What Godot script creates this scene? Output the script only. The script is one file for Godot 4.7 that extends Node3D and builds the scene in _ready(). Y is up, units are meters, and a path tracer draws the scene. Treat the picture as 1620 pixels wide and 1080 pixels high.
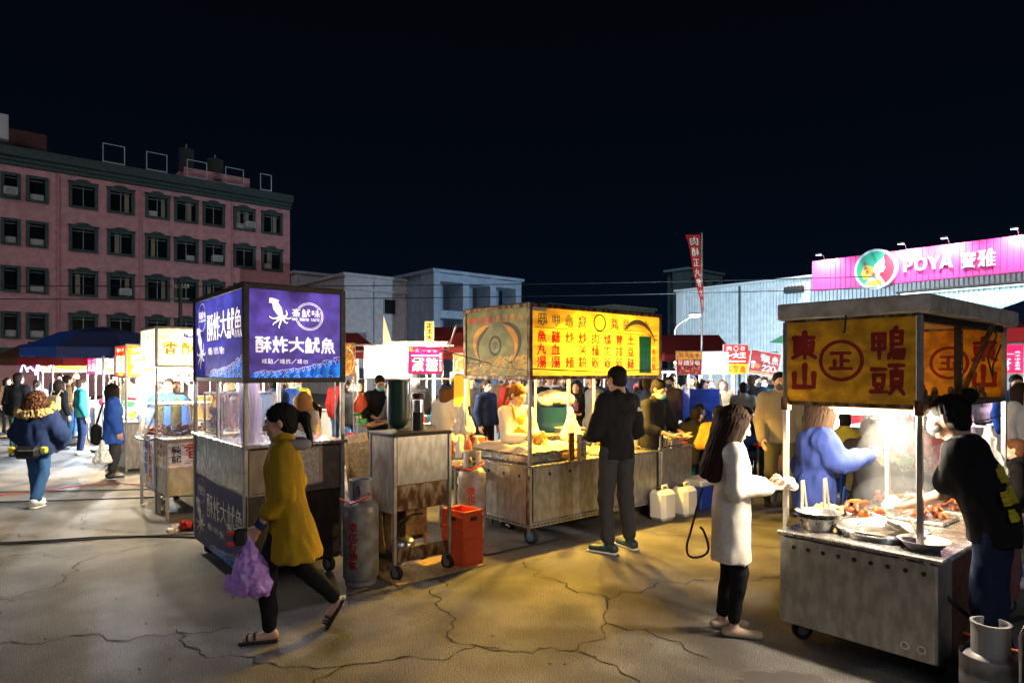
extends Node3D

func _ready() -> void:
	# camera: level, at eye height, the lens shifted up a little
	var cam := Camera3D.new()
	cam.name = "camera"
	cam.projection = Camera3D.PROJECTION_FRUSTUM
	cam.near = 0.1
	cam.far = 900.0
	cam.size = 2.0 * 0.1 * 540.0 / 1050.0
	cam.frustum_offset = Vector2(0, 0.1 * 48.0 / 1050.0)
	cam.position = Vector3(0, 1.75, 0)
	add_child(cam)
	cam.current = true
	# night sky
	var sky := ProceduralSkyMaterial.new()
	sky.sky_top_color = Color8(1, 1, 2)
	sky.sky_horizon_color = Color8(1, 5, 12)
	sky.sky_curve = 0.2
	sky.ground_bottom_color = Color8(1, 1, 2)
	sky.ground_horizon_color = Color8(1, 4, 8)
	var env := Environment.new()
	env.background_mode = Environment.BG_SKY
	env.sky = Sky.new()
	env.sky.sky_material = sky
	env.tonemap_mode = Environment.TONE_MAPPER_LINEAR
	env.tonemap_exposure = 3.0
	env.sdfgi_enabled = true
	env.ssao_enabled = true
	env.ssil_enabled = true
	env.volumetric_fog_enabled = true
	env.volumetric_fog_density = 0.0
	var we := WorldEnvironment.new()
	we.name = "world_environment"
	we.environment = env
	add_child(we)
	# the faint even light of the town's sky glow
	var moon := DirectionalLight3D.new()
	moon.name = "night_light"
	moon.light_energy = 0.035
	moon.light_color = Color(0.95, 0.95, 1.0)
	moon.light_angular_distance = 30.0
	moon.shadow_enabled = true
	moon.rotation_degrees = Vector3(-30, -3, 0)
	add_child(moon)
	make_materials()
	# the place
	ground()
	pink_building()
	store()
	# the stalls
	squid_cart()
	oven_cart()
	noodle_stall()
	duck_cart()
	snack_stall()
	row_behind()
	# people and what they carry
	people()
	crowd_extras()

# ---------- mesh building ----------
class Geo:
	var v := PackedVector3Array()
	var n := PackedVector3Array()
	var u := PackedVector2Array()
	var t := Transform3D()
	func tri(a: Vector3, b: Vector3, c: Vector3, na: Vector3, nb: Vector3, nc: Vector3, ua := Vector2(), ub := Vector2(), uc := Vector2()) -> void:
		a = t * a; b = t * b; c = t * c
		na = (t.basis * na).normalized(); nb = (t.basis * nb).normalized(); nc = (t.basis * nc).normalized()
		if (c - a).cross(b - a).dot(na + nb + nc) < 0.0:
			var k := b; b = c; c = k
			k = nb; nb = nc; nc = k
			var q := ub; ub = uc; uc = q
		v.append(a); v.append(b); v.append(c)
		n.append(na); n.append(nb); n.append(nc)
		u.append(ua); u.append(ub); u.append(uc)
	func quad(a: Vector3, b: Vector3, c: Vector3, d: Vector3, m: Vector3) -> void:
		tri(a, b, c, m, m, m, Vector2(0, 1), Vector2(1, 1), Vector2(1, 0))
		tri(a, c, d, m, m, m, Vector2(0, 1), Vector2(1, 0), Vector2(0, 0))
	func flat(a: Vector3, b: Vector3, c: Vector3) -> void:
		var m := (c - a).cross(b - a).normalized()
		tri(a, b, c, m, m, m)
	func box(c: Vector3, s: Vector3, bev := 0.0) -> Geo:
		var h := s * 0.5
		bev = minf(bev, minf(h.x, minf(h.y, h.z)) * 0.9)
		for ax in 3:
			var i := (ax + 1) % 3
			var j := (ax + 2) % 3
			for sg in [-1.0, 1.0]:
				var q := []
				for k in [[-1, -1], [1, -1], [1, 1], [-1, 1]]:
					var p := Vector3()
					p[ax] = sg * h[ax]; p[i] = k[0] * (h[i] - bev); p[j] = k[1] * (h[j] - bev)
					q.append(c + p)
				var m := Vector3()
				m[ax] = sg
				quad(q[0], q[1], q[2], q[3], m)
			if bev > 0.0:
				for su in [-1.0, 1.0]:
					for sw in [-1.0, 1.0]:
						var q := []
						for k in [[-1, 0], [1, 0], [1, 1], [-1, 1]]:
							var p := Vector3()
							p[ax] = k[0] * (h[ax] - bev)
							p[i] = su * (h[i] - bev * k[1]); p[j] = sw * (h[j] - bev * (1 - k[1]))
							q.append(c + p)
						var m := Vector3()
						m[i] = su; m[j] = sw
						quad(q[0], q[1], q[2], q[3], m.normalized())
		if bev > 0.0:
			for sx in [-1.0, 1.0]:
				for sy in [-1.0, 1.0]:
					for sz in [-1.0, 1.0]:
						var g := Vector3(sx, sy, sz)
						var a := c + Vector3(sx * h.x, sy * (h.y - bev), sz * (h.z - bev))
						var b := c + Vector3(sx * (h.x - bev), sy * h.y, sz * (h.z - bev))
						var d := c + Vector3(sx * (h.x - bev), sy * (h.y - bev), sz * h.z)
						tri(a, b, d, g, g, g)
		return self
	func bar(a: Vector3, b: Vector3, w: float, h: float, bev := 0.0, up := Vector3.UP) -> Geo:
		var z := (b - a).normalized()
		if absf(z.dot(up)) > 0.99: up = Vector3.RIGHT
		var x := up.cross(z).normalized()
		var keep := t
		t = t * Transform3D(Basis(x, z.cross(x), z), (a + b) * 0.5)
		box(Vector3(), Vector3(w, h, a.distance_to(b)), bev)
		t = keep
		return self
	func tube(pts: Array, r, sides := 8, caps := true) -> Geo:
		var rings := []
		var norms := []
		var x := Vector3.RIGHT
		for i in pts.size():
			var d: Vector3 = (pts[mini(i + 1, pts.size() - 1)] - pts[maxi(i - 1, 0)]).normalized()
			if i == 0 and absf(d.dot(x)) > 0.9: x = Vector3.FORWARD
			x = (x - d * d.dot(x)).normalized()
			var y := d.cross(x)
			var ring := []
			var nr := []
			var rad: float = r[i] if r is Array else r
			for k in sides:
				var g := x * cos(TAU * k / sides) + y * sin(TAU * k / sides)
				nr.append(g); ring.append(pts[i] + g * rad)
			rings.append(ring); norms.append(nr)
		for i in pts.size() - 1:
			for k in sides:
				var k2 := (k + 1) % sides
				var a := Vector2(float(k) / sides, 1.0 - float(i) / (pts.size() - 1)); var b := Vector2(float(k + 1) / sides, a.y)
				var a2 := Vector2(a.x, 1.0 - float(i + 1) / (pts.size() - 1)); var b2 := Vector2(b.x, a2.y)
				tri(rings[i][k], rings[i][k2], rings[i + 1][k2], norms[i][k], norms[i][k2], norms[i + 1][k2], a, b, b2)
				tri(rings[i][k], rings[i + 1][k2], rings[i + 1][k], norms[i][k], norms[i + 1][k2], norms[i + 1][k], a, b2, a2)
		if caps:
			for e in [0, pts.size() - 1]:
				var d: Vector3 = (pts[1] - pts[0]).normalized() * -1.0 if e == 0 else (pts[e] - pts[e - 1]).normalized()
				for k in sides:
					tri(pts[e], rings[e][k], rings[e][(k + 1) % sides], d, d, d)
		return self
	func cyl(a: Vector3, b: Vector3, r: float, sides := 16) -> Geo:
		return tube([a, b], r, sides)
	func lathe(p: Array, sides := 24, c := Vector3()) -> Geo:  # p: Vector2(radius, height) from the bottom up the outside
		var seg := []
		var run := [0.0]
		for i in p.size() - 1:
			var d: Vector2 = p[i + 1] - p[i]
			run.append(run[-1] + d.length())
			seg.append(Vector2(d.y, -d.x).normalized())
		for i in p.size() - 1:
			var n0: Vector2 = seg[i]
			var n1: Vector2 = seg[i]
			if i > 0 and seg[i - 1].dot(seg[i]) > 0.6: n0 = (seg[i - 1] + seg[i]).normalized()
			if i < seg.size() - 1 and seg[i + 1].dot(seg[i]) > 0.6: n1 = (seg[i + 1] + seg[i]).normalized()
			for k in sides:
				var q := []
				for e in [[0, 0], [0, 1], [1, 1], [1, 0]]:
					var an: float = TAU * (k + e[1]) / sides
					var m: Vector2 = n1 if e[0] else n0
					var w: Vector2 = p[i + e[0]]
					q.append([c + Vector3(w.x * sin(an), w.y, w.x * cos(an)), Vector3(m.x * sin(an), m.y, m.x * cos(an)), Vector2(float(k + e[1]) / sides, 1.0 - run[i + e[0]] / run[-1])])
				tri(q[0][0], q[1][0], q[2][0], q[0][1], q[1][1], q[2][1], q[0][2], q[1][2], q[2][2])
				tri(q[0][0], q[2][0], q[3][0], q[0][1], q[2][1], q[3][1], q[0][2], q[2][2], q[3][2])
		return self
	func ball(c: Vector3, r: Vector3, rings := 8, sides := 12) -> Geo:
		for i in rings:
			for k in sides:
				var q := []
				for e in [[0, 0], [0, 1], [1, 1], [1, 0]]:
					var ph: float = PI * (i + e[0]) / rings
					var th: float = TAU * (k + e[1]) / sides
					q.append(Vector3(sin(ph) * cos(th), cos(ph), sin(ph) * sin(th)))
				if i > 0: tri(c + q[0] * r, c + q[1] * r, c + q[2] * r, q[0] / r, q[1] / r, q[2] / r)
				if i < rings - 1: tri(c + q[0] * r, c + q[2] * r, c + q[3] * r, q[0] / r, q[2] / r, q[3] / r)
		return self
	func add(g: Geo, x := Transform3D()) -> Geo:
		var keep := t
		t = t * x
		for i in range(0, g.v.size(), 3):
			tri(g.v[i], g.v[i + 1], g.v[i + 2], g.n[i], g.n[i + 1], g.n[i + 2], g.u[i], g.u[i + 1], g.u[i + 2])
		t = keep
		return self
	func mesh() -> ArrayMesh:
		var a := []
		a.resize(Mesh.ARRAY_MAX)
		a[Mesh.ARRAY_VERTEX] = v; a[Mesh.ARRAY_NORMAL] = n; a[Mesh.ARRAY_TEX_UV] = u; a[Mesh.ARRAY_TEX_UV2] = u
		var m := ArrayMesh.new()
		if v.size(): m.add_surface_from_arrays(Mesh.PRIMITIVE_TRIANGLES, a)
		return m

# a distance field on a grid, meshed with surface nets
class Field:
	var h := 0.02
	var o := Vector3()
	var nx := 0
	var ny := 0
	var nz := 0
	var v := PackedFloat32Array()
	func _init(lo: Vector3, hi: Vector3, cell: float) -> void:
		h = cell
		o = lo
		nx = int((hi.x - lo.x) / h) + 2; ny = int((hi.y - lo.y) / h) + 2; nz = int((hi.z - lo.z) / h) + 2
		v.resize(nx * ny * nz)
		v.fill(1.0)
	func cap(a: Vector3, b: Vector3, ra: float, rb: float, k := 0.03, fl := Vector3.ONE) -> void:
		var m := maxf(ra, rb) * maxf(fl.x, maxf(fl.y, fl.z)) + k + h * 2.0
		var lo := (a.min(b) - Vector3.ONE * m - o) / h
		var hi := (a.max(b) + Vector3.ONE * m - o) / h
		var bx := b.x - a.x; var by := b.y - a.y; var bz := b.z - a.z
		var il := 1.0 / maxf(bx * bx + by * by + bz * bz, 1e-9)
		var ix := 1.0 / fl.x; var iy := 1.0 / fl.y; var iz := 1.0 / fl.z
		var sc := minf(fl.x, minf(fl.y, fl.z))
		var x0 := maxi(0, int(lo.x)); var x1 := mini(nx, int(hi.x) + 2)
		for z in range(maxi(0, int(lo.z)), mini(nz, int(hi.z) + 2)):
			var pz := o.z + z * h - a.z
			for y in range(maxi(0, int(lo.y)), mini(ny, int(hi.y) + 2)):
				var py := o.y + y * h - a.y
				var base := (z * ny + y) * nx
				var part := py * by + pz * bz
				for x in range(x0, x1):
					var px := o.x + x * h - a.x
					var s := clampf((px * bx + part) * il, 0.0, 1.0)
					var dx := (px - bx * s) * ix
					var dy := (py - by * s) * iy
					var dz := (pz - bz * s) * iz
					var d := (sqrt(dx * dx + dy * dy + dz * dz) - ra - (rb - ra) * s) * sc
					var old := v[base + x]
					var q := k - absf(old - d)
					if q > 0.0: v[base + x] = minf(old, d) - q * q * 0.25 / k
					elif d < old: v[base + x] = d
	func ell(c: Vector3, r: Vector3, k := 0.02) -> void:
		var m := minf(r.x, minf(r.y, r.z))
		cap(c, c + Vector3(0, 1e-4, 0), m, m, k, r / m)
	func sub(c: Vector3, r: Vector3, k := 0.01) -> void:
		var m := minf(r.x, minf(r.y, r.z))
		var lo := (c - r - Vector3.ONE * (k + h * 2) - o) / h
		var hi := (c + r + Vector3.ONE * (k + h * 2) - o) / h
		for z in range(maxi(0, int(lo.z)), mini(nz, int(hi.z) + 2)):
			for y in range(maxi(0, int(lo.y)), mini(ny, int(hi.y) + 2)):
				for x in range(maxi(0, int(lo.x)), mini(nx, int(hi.x) + 2)):
					var d := -(((o + Vector3(x, y, z) * h - c) / r).length() - 1.0) * m
					var i := (z * ny + y) * nx + x
					var q := k - absf(v[i] - d)
					v[i] = maxf(v[i], d) + (q * q * 0.25 / k if q > 0.0 else 0.0)
	func cut(p: Vector3, nn: Vector3) -> void:  # takes away what lies beyond the plane
		for z in nz:
			for y in ny:
				var e := (o.y + y * h - p.y) * nn.y + (o.z + z * h - p.z) * nn.z
				var base := (z * ny + y) * nx
				for x in nx:
					var d := (o.x + x * h - p.x) * nn.x + e
					if d > v[base + x]: v[base + x] = d
	func fold(noise: FastNoiseLite, amp: float, st := Vector3(1, 0.4, 1)) -> void:
		var lim := h * 2.0 + amp
		for z in nz:
			for y in ny:
				var base := (z * ny + y) * nx
				for x in nx:
					if absf(v[base + x]) < lim:
						v[base + x] += amp * noise.get_noise_3d((o.x + x * h) * st.x, (o.y + y * h) * st.y, (o.z + z * h) * st.z)
	func geo(g: Geo) -> Geo:
		var at := PackedInt32Array()
		at.resize(v.size())
		at.fill(-1)
		var ps := PackedVector3Array()
		var ns := PackedVector3Array()
		var sy := nx
		var sz := nx * ny
		for z in nz - 1:
			for y in ny - 1:
				var base := z * sz + y * sy
				for x in nx - 1:
					var i := base + x
					var a := v[i]
					if a > h * 2.0: continue
					var b := v[i + 1]; var c := v[i + sy]; var d := v[i + sy + 1]
					var e := v[i + sz]; var f := v[i + sz + 1]; var p := v[i + sz + sy]; var q := v[i + sz + sy + 1]
					var k := int(a < 0) + int(b < 0) + int(c < 0) + int(d < 0) + int(e < 0) + int(f < 0) + int(p < 0) + int(q < 0)
					if k == 0 or k == 8: continue
					var s := Vector3()
					var m := 0
					if (a < 0) != (b < 0): s += Vector3(a / (a - b), 0, 0); m += 1
					if (c < 0) != (d < 0): s += Vector3(c / (c - d), 1, 0); m += 1
					if (e < 0) != (f < 0): s += Vector3(e / (e - f), 0, 1); m += 1
					if (p < 0) != (q < 0): s += Vector3(p / (p - q), 1, 1); m += 1
					if (a < 0) != (c < 0): s += Vector3(0, a / (a - c), 0); m += 1
					if (b < 0) != (d < 0): s += Vector3(1, b / (b - d), 0); m += 1
					if (e < 0) != (p < 0): s += Vector3(0, e / (e - p), 1); m += 1
					if (f < 0) != (q < 0): s += Vector3(1, f / (f - q), 1); m += 1
					if (a < 0) != (e < 0): s += Vector3(0, 0, a / (a - e)); m += 1
					if (b < 0) != (f < 0): s += Vector3(1, 0, b / (b - f)); m += 1
					if (c < 0) != (p < 0): s += Vector3(0, 1, c / (c - p)); m += 1
					if (d < 0) != (q < 0): s += Vector3(1, 1, d / (d - q)); m += 1
					at[i] = ps.size()
					ps.append(o + (Vector3(x, y, z) + s / m) * h)
					ns.append(Vector3(b + d + f + q - a - c - e - p, c + d + p + q - a - b - e - f, e + f + p + q - a - b - c - d).normalized())
		for z in range(1, nz - 1):
			for y in range(1, ny - 1):
				var base := z * sz + y * sy
				for x in range(1, nx - 1):
					var i := base + x
					if at[i] < 0: continue
					var inside := v[i] < 0
					if inside != (v[i + 1] < 0): put(g, ps, ns, at[i], at[i - sy], at[i - sy - sz], at[i - sz])
					if inside != (v[i + sy] < 0): put(g, ps, ns, at[i], at[i - 1], at[i - 1 - sz], at[i - sz])
					if inside != (v[i + sz] < 0): put(g, ps, ns, at[i], at[i - 1], at[i - 1 - sy], at[i - sy])
		return g
	func put(g: Geo, ps: PackedVector3Array, ns: PackedVector3Array, a: int, b: int, c: int, d: int) -> void:
		if a < 0 or b < 0 or c < 0 or d < 0: return
		g.tri(ps[a], ps[b], ps[c], ns[a], ns[b], ns[c])
		g.tri(ps[a], ps[c], ps[d], ns[a], ns[c], ns[d])

func smooth(p: Array, step := 0.02) -> Array:  # a soft curve through the points
	var cv := Curve3D.new()
	for i in p.size():
		var d := Vector3()
		if i > 0 and i < p.size() - 1: d = (p[i + 1] - p[i - 1]) * 0.2
		cv.add_point(p[i], -d, d)
	cv.bake_interval = step
	return Array(cv.get_baked_points())
# ---------- naming ----------
var taken := {}
func numbered(called: String) -> String:
	taken[called] = taken.get(called, -1) + 1
	return called if taken[called] == 0 else "%s_%03d" % [called, taken[called]]
func tag(o: Node3D, label: String, category := "", group := "", kind := "") -> Node3D:
	if label: o.set_meta("label", label)
	if category: o.set_meta("category", category)
	if group: o.set_meta("group", group)
	if kind: o.set_meta("kind", kind)
	return o
func thing(called: String, label: String, category: String, at := Vector3(), turn := 0.0, group := "") -> Node3D:
	var o := Node3D.new()
	o.name = numbered(called)
	add_child(o)
	o.position = at
	o.rotation.y = turn
	return tag(o, label, category, group)
func part(called: String, g, m: Material, up: Node3D, at := Vector3(), turn := Vector3()) -> MeshInstance3D:
	var o := MeshInstance3D.new()
	o.name = called
	o.mesh = g.mesh() if g is Geo else g
	o.material_override = m
	o.position = at
	o.rotation = turn
	up.add_child(o, true)
	return o
func solo(called: String, label: String, category: String, g, m: Material, at := Vector3(), turn := 0.0, group := "") -> MeshInstance3D:
	var o := MeshInstance3D.new()
	o.name = numbered(called)
	o.mesh = g.mesh() if g is Geo else g
	o.material_override = m
	o.position = at
	o.rotation.y = turn
	add_child(o)
	tag(o, label, category, group)
	return o
func copy(o: Node3D, at: Vector3, turn: float, label := "", group := "") -> Node3D:
	var c: Node3D = o.duplicate()
	c.name = numbered(String(o.name).rstrip("0123456789").trim_suffix("_"))
	add_child(c)
	c.position = at
	c.rotation.y = turn
	if label: c.set_meta("label", label)
	if group: c.set_meta("group", group)
	return c
func structure(called: String, g, m: Material) -> MeshInstance3D:
	var o := part(called, g, m, self)
	o.set_meta("kind", "structure")
	o.set_meta("label", called.replace("_", " "))
	return o
func lamp(at: Vector3, e: float, c := Color(1, 0.93, 0.82), size := 0.05, up: Node3D = self) -> void:
	var l := OmniLight3D.new()
	l.name = "lamp_light"
	l.light_energy = e
	l.light_color = c
	l.light_size = size
	l.omni_range = 60.0
	l.omni_attenuation = 2.0
	l.shadow_enabled = true
	l.position = at
	up.add_child(l, true)

# ---------- materials ----------
var M := {}
func lin(r: float, g: float, b: float) -> Color:
	return Color(r, g, b).linear_to_srgb()
func mat(key: String, c := Color.WHITE, rough := 0.7, metal := 0.0) -> StandardMaterial3D:
	if M.has(key): return M[key]
	var m := StandardMaterial3D.new()
	m.resource_name = key
	m.albedo_color = c
	m.roughness = rough
	m.metallic = metal
	m.cull_mode = BaseMaterial3D.CULL_DISABLED
	M[key] = m
	return m
func noise_tex(seed_: int, freq: float, lo: Color, hi: Color, normal := false, bump := 4.0, oct := 5, size := 512) -> NoiseTexture2D:
	var f := FastNoiseLite.new()
	f.seed = seed_
	f.noise_type = FastNoiseLite.TYPE_SIMPLEX_SMOOTH
	f.frequency = freq
	f.fractal_octaves = oct
	var t := NoiseTexture2D.new()
	t.width = size; t.height = size
	t.seamless = true
	t.noise = f
	if normal:
		t.as_normal_map = true
		t.bump_strength = bump
	else:
		var g := Gradient.new()
		g.set_color(0, lo); g.set_color(1, hi)
		g.set_offset(0, 0.25); g.set_offset(1, 0.75)
		t.color_ramp = g
	return t
func tri_map(m: StandardMaterial3D, scale: float) -> StandardMaterial3D:
	m.uv1_triplanar = true
	m.uv1_scale = Vector3.ONE * scale
	return m
var T := {}
func cloth(key: String, c: Color, scale := 9.0, rough := 0.9) -> StandardMaterial3D:
	if M.has(key): return M[key]
	var m := mat(key, c, rough)
	m.metallic_specular = 0.25
	m.normal_enabled = true
	m.normal_texture = T.weave
	m.normal_scale = 0.06
	m.albedo_texture = T.soft
	return tri_map(m, scale)
func steel(key: String, c: Color, rough := 0.4, metal := 0.75, scale := 1.2) -> StandardMaterial3D:
	if M.has(key): return M[key]
	var m := mat(key, c, rough, metal)
	m.albedo_texture = T.brushed
	m.normal_enabled = true
	m.normal_texture = T.dent
	m.normal_scale = 0.06
	m.roughness_texture = T.smear
	m.roughness_texture_channel = BaseMaterial3D.TEXTURE_CHANNEL_RED
	tri_map(m, scale)
	m.uv1_scale = Vector3(scale, scale * 0.45, scale)
	return m
func dirty(key: String, c: Color, rough := 0.6, scale := 1.0, metal := 0.0) -> StandardMaterial3D:
	if M.has(key): return M[key]
	var m := mat(key, c, rough, metal)
	m.albedo_texture = T.grime
	return tri_map(m, scale)
func glow(key: String, c: Color, e: float) -> StandardMaterial3D:
	if M.has(key): return M[key]
	var m := mat(key, c, 0.5)
	m.emission_enabled = true
	m.emission = c
	m.emission_energy_multiplier = e
	return m
# a printed sheet: translucent vinyl that a lamp behind it shines through
func sheet(key: String, tex: Texture2D, through := 0.8, rough := 0.55) -> StandardMaterial3D:
	if M.has(key): return M[key]
	var m := mat(key, Color.WHITE, rough)
	m.albedo_texture = tex
	m.backlight_enabled = through > 0.0
	m.backlight = Color(through, through, through)
	m.detail_enabled = true
	m.detail_albedo = T.worn
	m.detail_blend_mode = BaseMaterial3D.BLEND_MODE_MUL
	m.detail_uv_layer = BaseMaterial3D.DETAIL_UV_1
	return m
# one rectangle with the print upright on it, facing +z
func board(w: float, hh: float) -> Geo:
	var g := Geo.new()
	g.quad(Vector3(-w / 2, -hh / 2, 0), Vector3(w / 2, -hh / 2, 0), Vector3(w / 2, hh / 2, 0), Vector3(-w / 2, hh / 2, 0), Vector3.BACK)
	return g
# ---------- lettering: each character as pen strokes on a 16 x 16 square, two hex digits a point; "X:abcd" sets character X into the square from ab to cd ----------
const STROKES := {
	"大": "05F5 80857A1E 85AAFE", "火": "2448 E4B8 808A1F 8AEF", "乍": "5018 33F3 737F 78E8 7DFD", "酉": "11E1 5155 9195 242F 24E4 E4EF 2FEF 5438 9498 98C8 2BEB",
	"禾": "C122 06F6 818F 861C 86FC", "魚": "6024 52B2 B285 25D5 252A D5DA 2ADA 757A 27D7 2C1F 6C5F 9CAF DCFF", "尤": "15F5 70750F 959DEEFB C0E3",
	"魷": "魚:007F 尤:80FF", "炸": "火:006F 乍:70FF", "酥": "酉:007F 禾:80FF", "豪": "8081 12F2 44B4 4446 B4B6 46B6 181A 18E8 E8EA 4ACA 8A3D 7B9F6F 8C2F DB9D 9CEF",
	"口": "232D 23D3 D3DD 2DDD", "未": "34C4 08F8 808F 881E 88FE", "味": "口:014B 未:50FF", "王": "12E2 17E7 0DFD 828D", "見": "313A 31C1 C1CA 3ACA 34C4 37C7 5A4D1F 9A9EEFFC",
	"現": "王:016E 見:70FF", "黑": "2026 20D0 D0D6 26D6 707A 18E8 0AFA 1C0F 5C5F 9CAF DCFF", "占": "8087 84E4 272F 27D7 D7DF 2FDF", "點": "黑:007F 占:80FF",
	"七": "09F5 717DFD", "刀": "13E3 E3DEBF 731F", "切": "七:016F 刀:72FF", "東": "13E3 262B 26D6 D6DB 2BDB 29D9 808F 7B0F 9BFF", "山": "808D 151D 1DED E5ED",
	"甲": "222A 22D2 D2DA 2ADA 26D6 828F", "鳥": "7042 323B 32C2 C2C8 35C5 38C8 3BEB EBDFBF 1D0F 4D5F 7D8F AD9F", "鴨": "甲:017F 鳥:80FF",
	"豆": "12E2 353A 35C5 C5CA 3ACA 5B6D BB9D 0EFE", "頁": "11E1 8164 343B 34C4 C4CB 3BCB 36C6 39C9 5C1F ACEF", "頭": "豆:017F 頁:80FF", "正": "12E2 828E 88D8 383E 0EFE",
	"學": "2127 2151 2454 D1D7 A1D1 A4D4 6193 9163 6496 9466 181A 18E8 E8EA 49B9 B98B 8B8F6E 0CFC", "名": "6018 43C3 C37A1D 4668 696F 69D9 D9DF 6FDF",
	"產": "8082 12E2 53A5 A355 26E6 26250F 6749 58D8 5BCB 3FEF 979F", "虱": "313B0F 31C1 C1CDEFFC 5393 5558 55A5 A5A8 58A8 747C 5CAC", "目": "313F 31C1 C1CF 3FCF 36C6 3ACA",
	"丸": "14B4 B4BDEEFB 60640F 3799", "氵": "31B4 0795 1FD9", "昜": "2026 20D0 D0D6 26D6 23D3 08F8 5A1F 3AEA EADFBF 7A2E AA6F", "湯": "氵:003F 昜:40FF",
	"豕": "11E1 7118 6488 8C7F5F 861B 8A1F E4A7 97EF", "者": "23B3 7077 07F7 E11C 494F 49C9 C9CF 4FCF 4CCC", "豬": "豕:007F 者:70FF", "血": "7044 242D 24D4 D4DD 646D A4AD 0EFE",
	"少": "808A 4317 C3E7 F81F", "炒": "火:006F 少:70FF", "米": "2155 D1A5 08F8 808F 881E 88FE", "分": "6017 90F7 38D8 D8CFAF 782F", "粉": "米:006F 分:70FF",
	"麥": "12E2 8188 5338 C5E8 8618 86E8 6A1E 59C9 C93F 5BDF", "面": "01F1 8164 141F 14F4 F4FF 1FFF 545F A4AF 58A8 5BAB", "麵": "麥:007F 面:80FF",
	"肉": "131F 13E3 E3EF EFCE 8086 8539 86BA 8A3E 8BCE", "喿": "4044 40B0 B0B4 44B4 161A 1666 666A 1A6A 969A 96E6 E6EA 9AEA 0CFC 8A8F 8C1F 8CFF", "燥": "火:006F 喿:70FF",
	"食": "7005 70F5 364D 36C6 C6CA 38C8 3ACA 3EDB 6AEF", "反": "21E1 21290F 46D6 D69B3F 489BFF", "飯": "食:007F 反:80FF",
	"廣": "8082 22F2 220F 46E6 6366 A3A6 595D 59D9 D9DD 5DDD 878D 7D4F ADEF", "爌": "火:006F 廣:70FF", "曹": "02F2 5056 A0A6 2428 24D4 D4D8 28D8 26D6 3A3F 3ACA CACF 3FCF 3CCC",
	"扌": "14F4 808F4D 0CF8", "非": "616F A1AF 1464 1868 1D6B A4F4 A8F8 ACFC", "排": "扌:005F 非:60FF", "土": "26D6 808E 0EFE", "李": "03F3 8089 8317 83F7 49B9 B98B 8B8F6F 0CFC",
	"夜": "7072 02F2 530A 363F 9467 A5E5 E56F 89FF", "液": "氵:003F 夜:40FF", "亻": "C008 757F", "匕": "E329 313EFEFA", "化": "亻:006F 匕:70FF", "石": "11E1 710B 484F 48D8 D8DF 4FDF",
	"由": "151F 15E5 E5EF 1FEF 808F 1AEA", "油": "氵:004F 由:50FF", "氣": "4017 33E3 36C6 09B9 B9BDFFFC 6B6F 2D9D 3A5C 9A7C 5E2F 7D9F", "日": "212F 21D1 D1DF 2FDF 28D8",
	"香": "禾:00F9 日:38CF", "吳": "2125 21B1 B1B5 25B5 1518 18E8 5558 E5E8 0AFA 8A1F 8AFF", "言": "7072 03F3 36C6 39C9 3B3F 3BCB CBCF 3FCF", "己": "22D2 D2D7 27D7 272EFEFB",
	"記": "言:007F 己:80FF", "一": "08F8", "唐": "8082 22F2 220F 45D5 47F7 49D9 858B 4C4F 4CDC DCDF 4FDF", "糖": "米:006F 唐:60FF", "髟": "3036 30A0 3292 3494 06A6 E0B2 F2B4 F5B7",
	"彡": "A018 D52C FA0F", "鬚": "髟:00F6 彡:075F 頁:66FF", "寶": "8081 12E2 1213 E2E4 2474 2777 2979 4449 94E4 97E7 B4B9 99D9 4A4E 4ABA BABE 4EBE 4CBC 5E2F AEDF",
	"牙": "11D1 4238 08F8 38E8 A1AF7E A81F", "隹": "6017 353F 90A2 34F4 38E8 3BEB 3FFF 949F", "雅": "牙:007F 隹:70FF", "天": "12E2 07F7 80870F 87FF", "雞": "豕:007F 隹:80FF", "風": "313B0F 31C1 C1CDEFFC 5393 5558 55A5 A5A8 58A8 747C 5CAC",
	"H": "101F E0EF 18E8", "A": "0F80FF 3ACA", "O": "50A0F4FBAF5F0B0450", "S": "E2A0501347B8ECAF5F1D", "Q": "50A0F4FBAF5F0B0450 AAFF", "U": "101B5FAFEBE0", "I": "808F", "D": "101F9FEBE49010",
	"T": "10E0 808F", "E": "10E0 101FEF 18C8", "P": "101F 10B0E3E5B818", "Y": "0088F0 888F", "2": "1350B0E3E61FEF", "0": "50A0F4FBAF5F0B0450", "/": "F00F", "元": "32C2 07F7 670F 979EFFFC",
}
func strokes(ch: String, r: Rect2) -> Array:
	var out := []
	if not STROKES.has(ch): return out
	for w in String(STROKES[ch]).split(" ", false):
		if w.length() > 2 and w[1] == ":":
			var a := Vector2(w.substr(2, 1).hex_to_int(), w.substr(3, 1).hex_to_int()) / 15.0
			var b := Vector2(w.substr(4, 1).hex_to_int(), w.substr(5, 1).hex_to_int()) / 15.0
			out.append_array(strokes(w[0], Rect2(r.position + a * r.size, (b - a) * r.size)))
		else:
			var pts := []
			for i in range(0, w.length() - 1, 2):
				pts.append(r.position + Vector2(w.substr(i, 1).hex_to_int(), w.substr(i + 1, 1).hex_to_int()) / 15.0 * r.size)
			out.append(pts)
	return out

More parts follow.
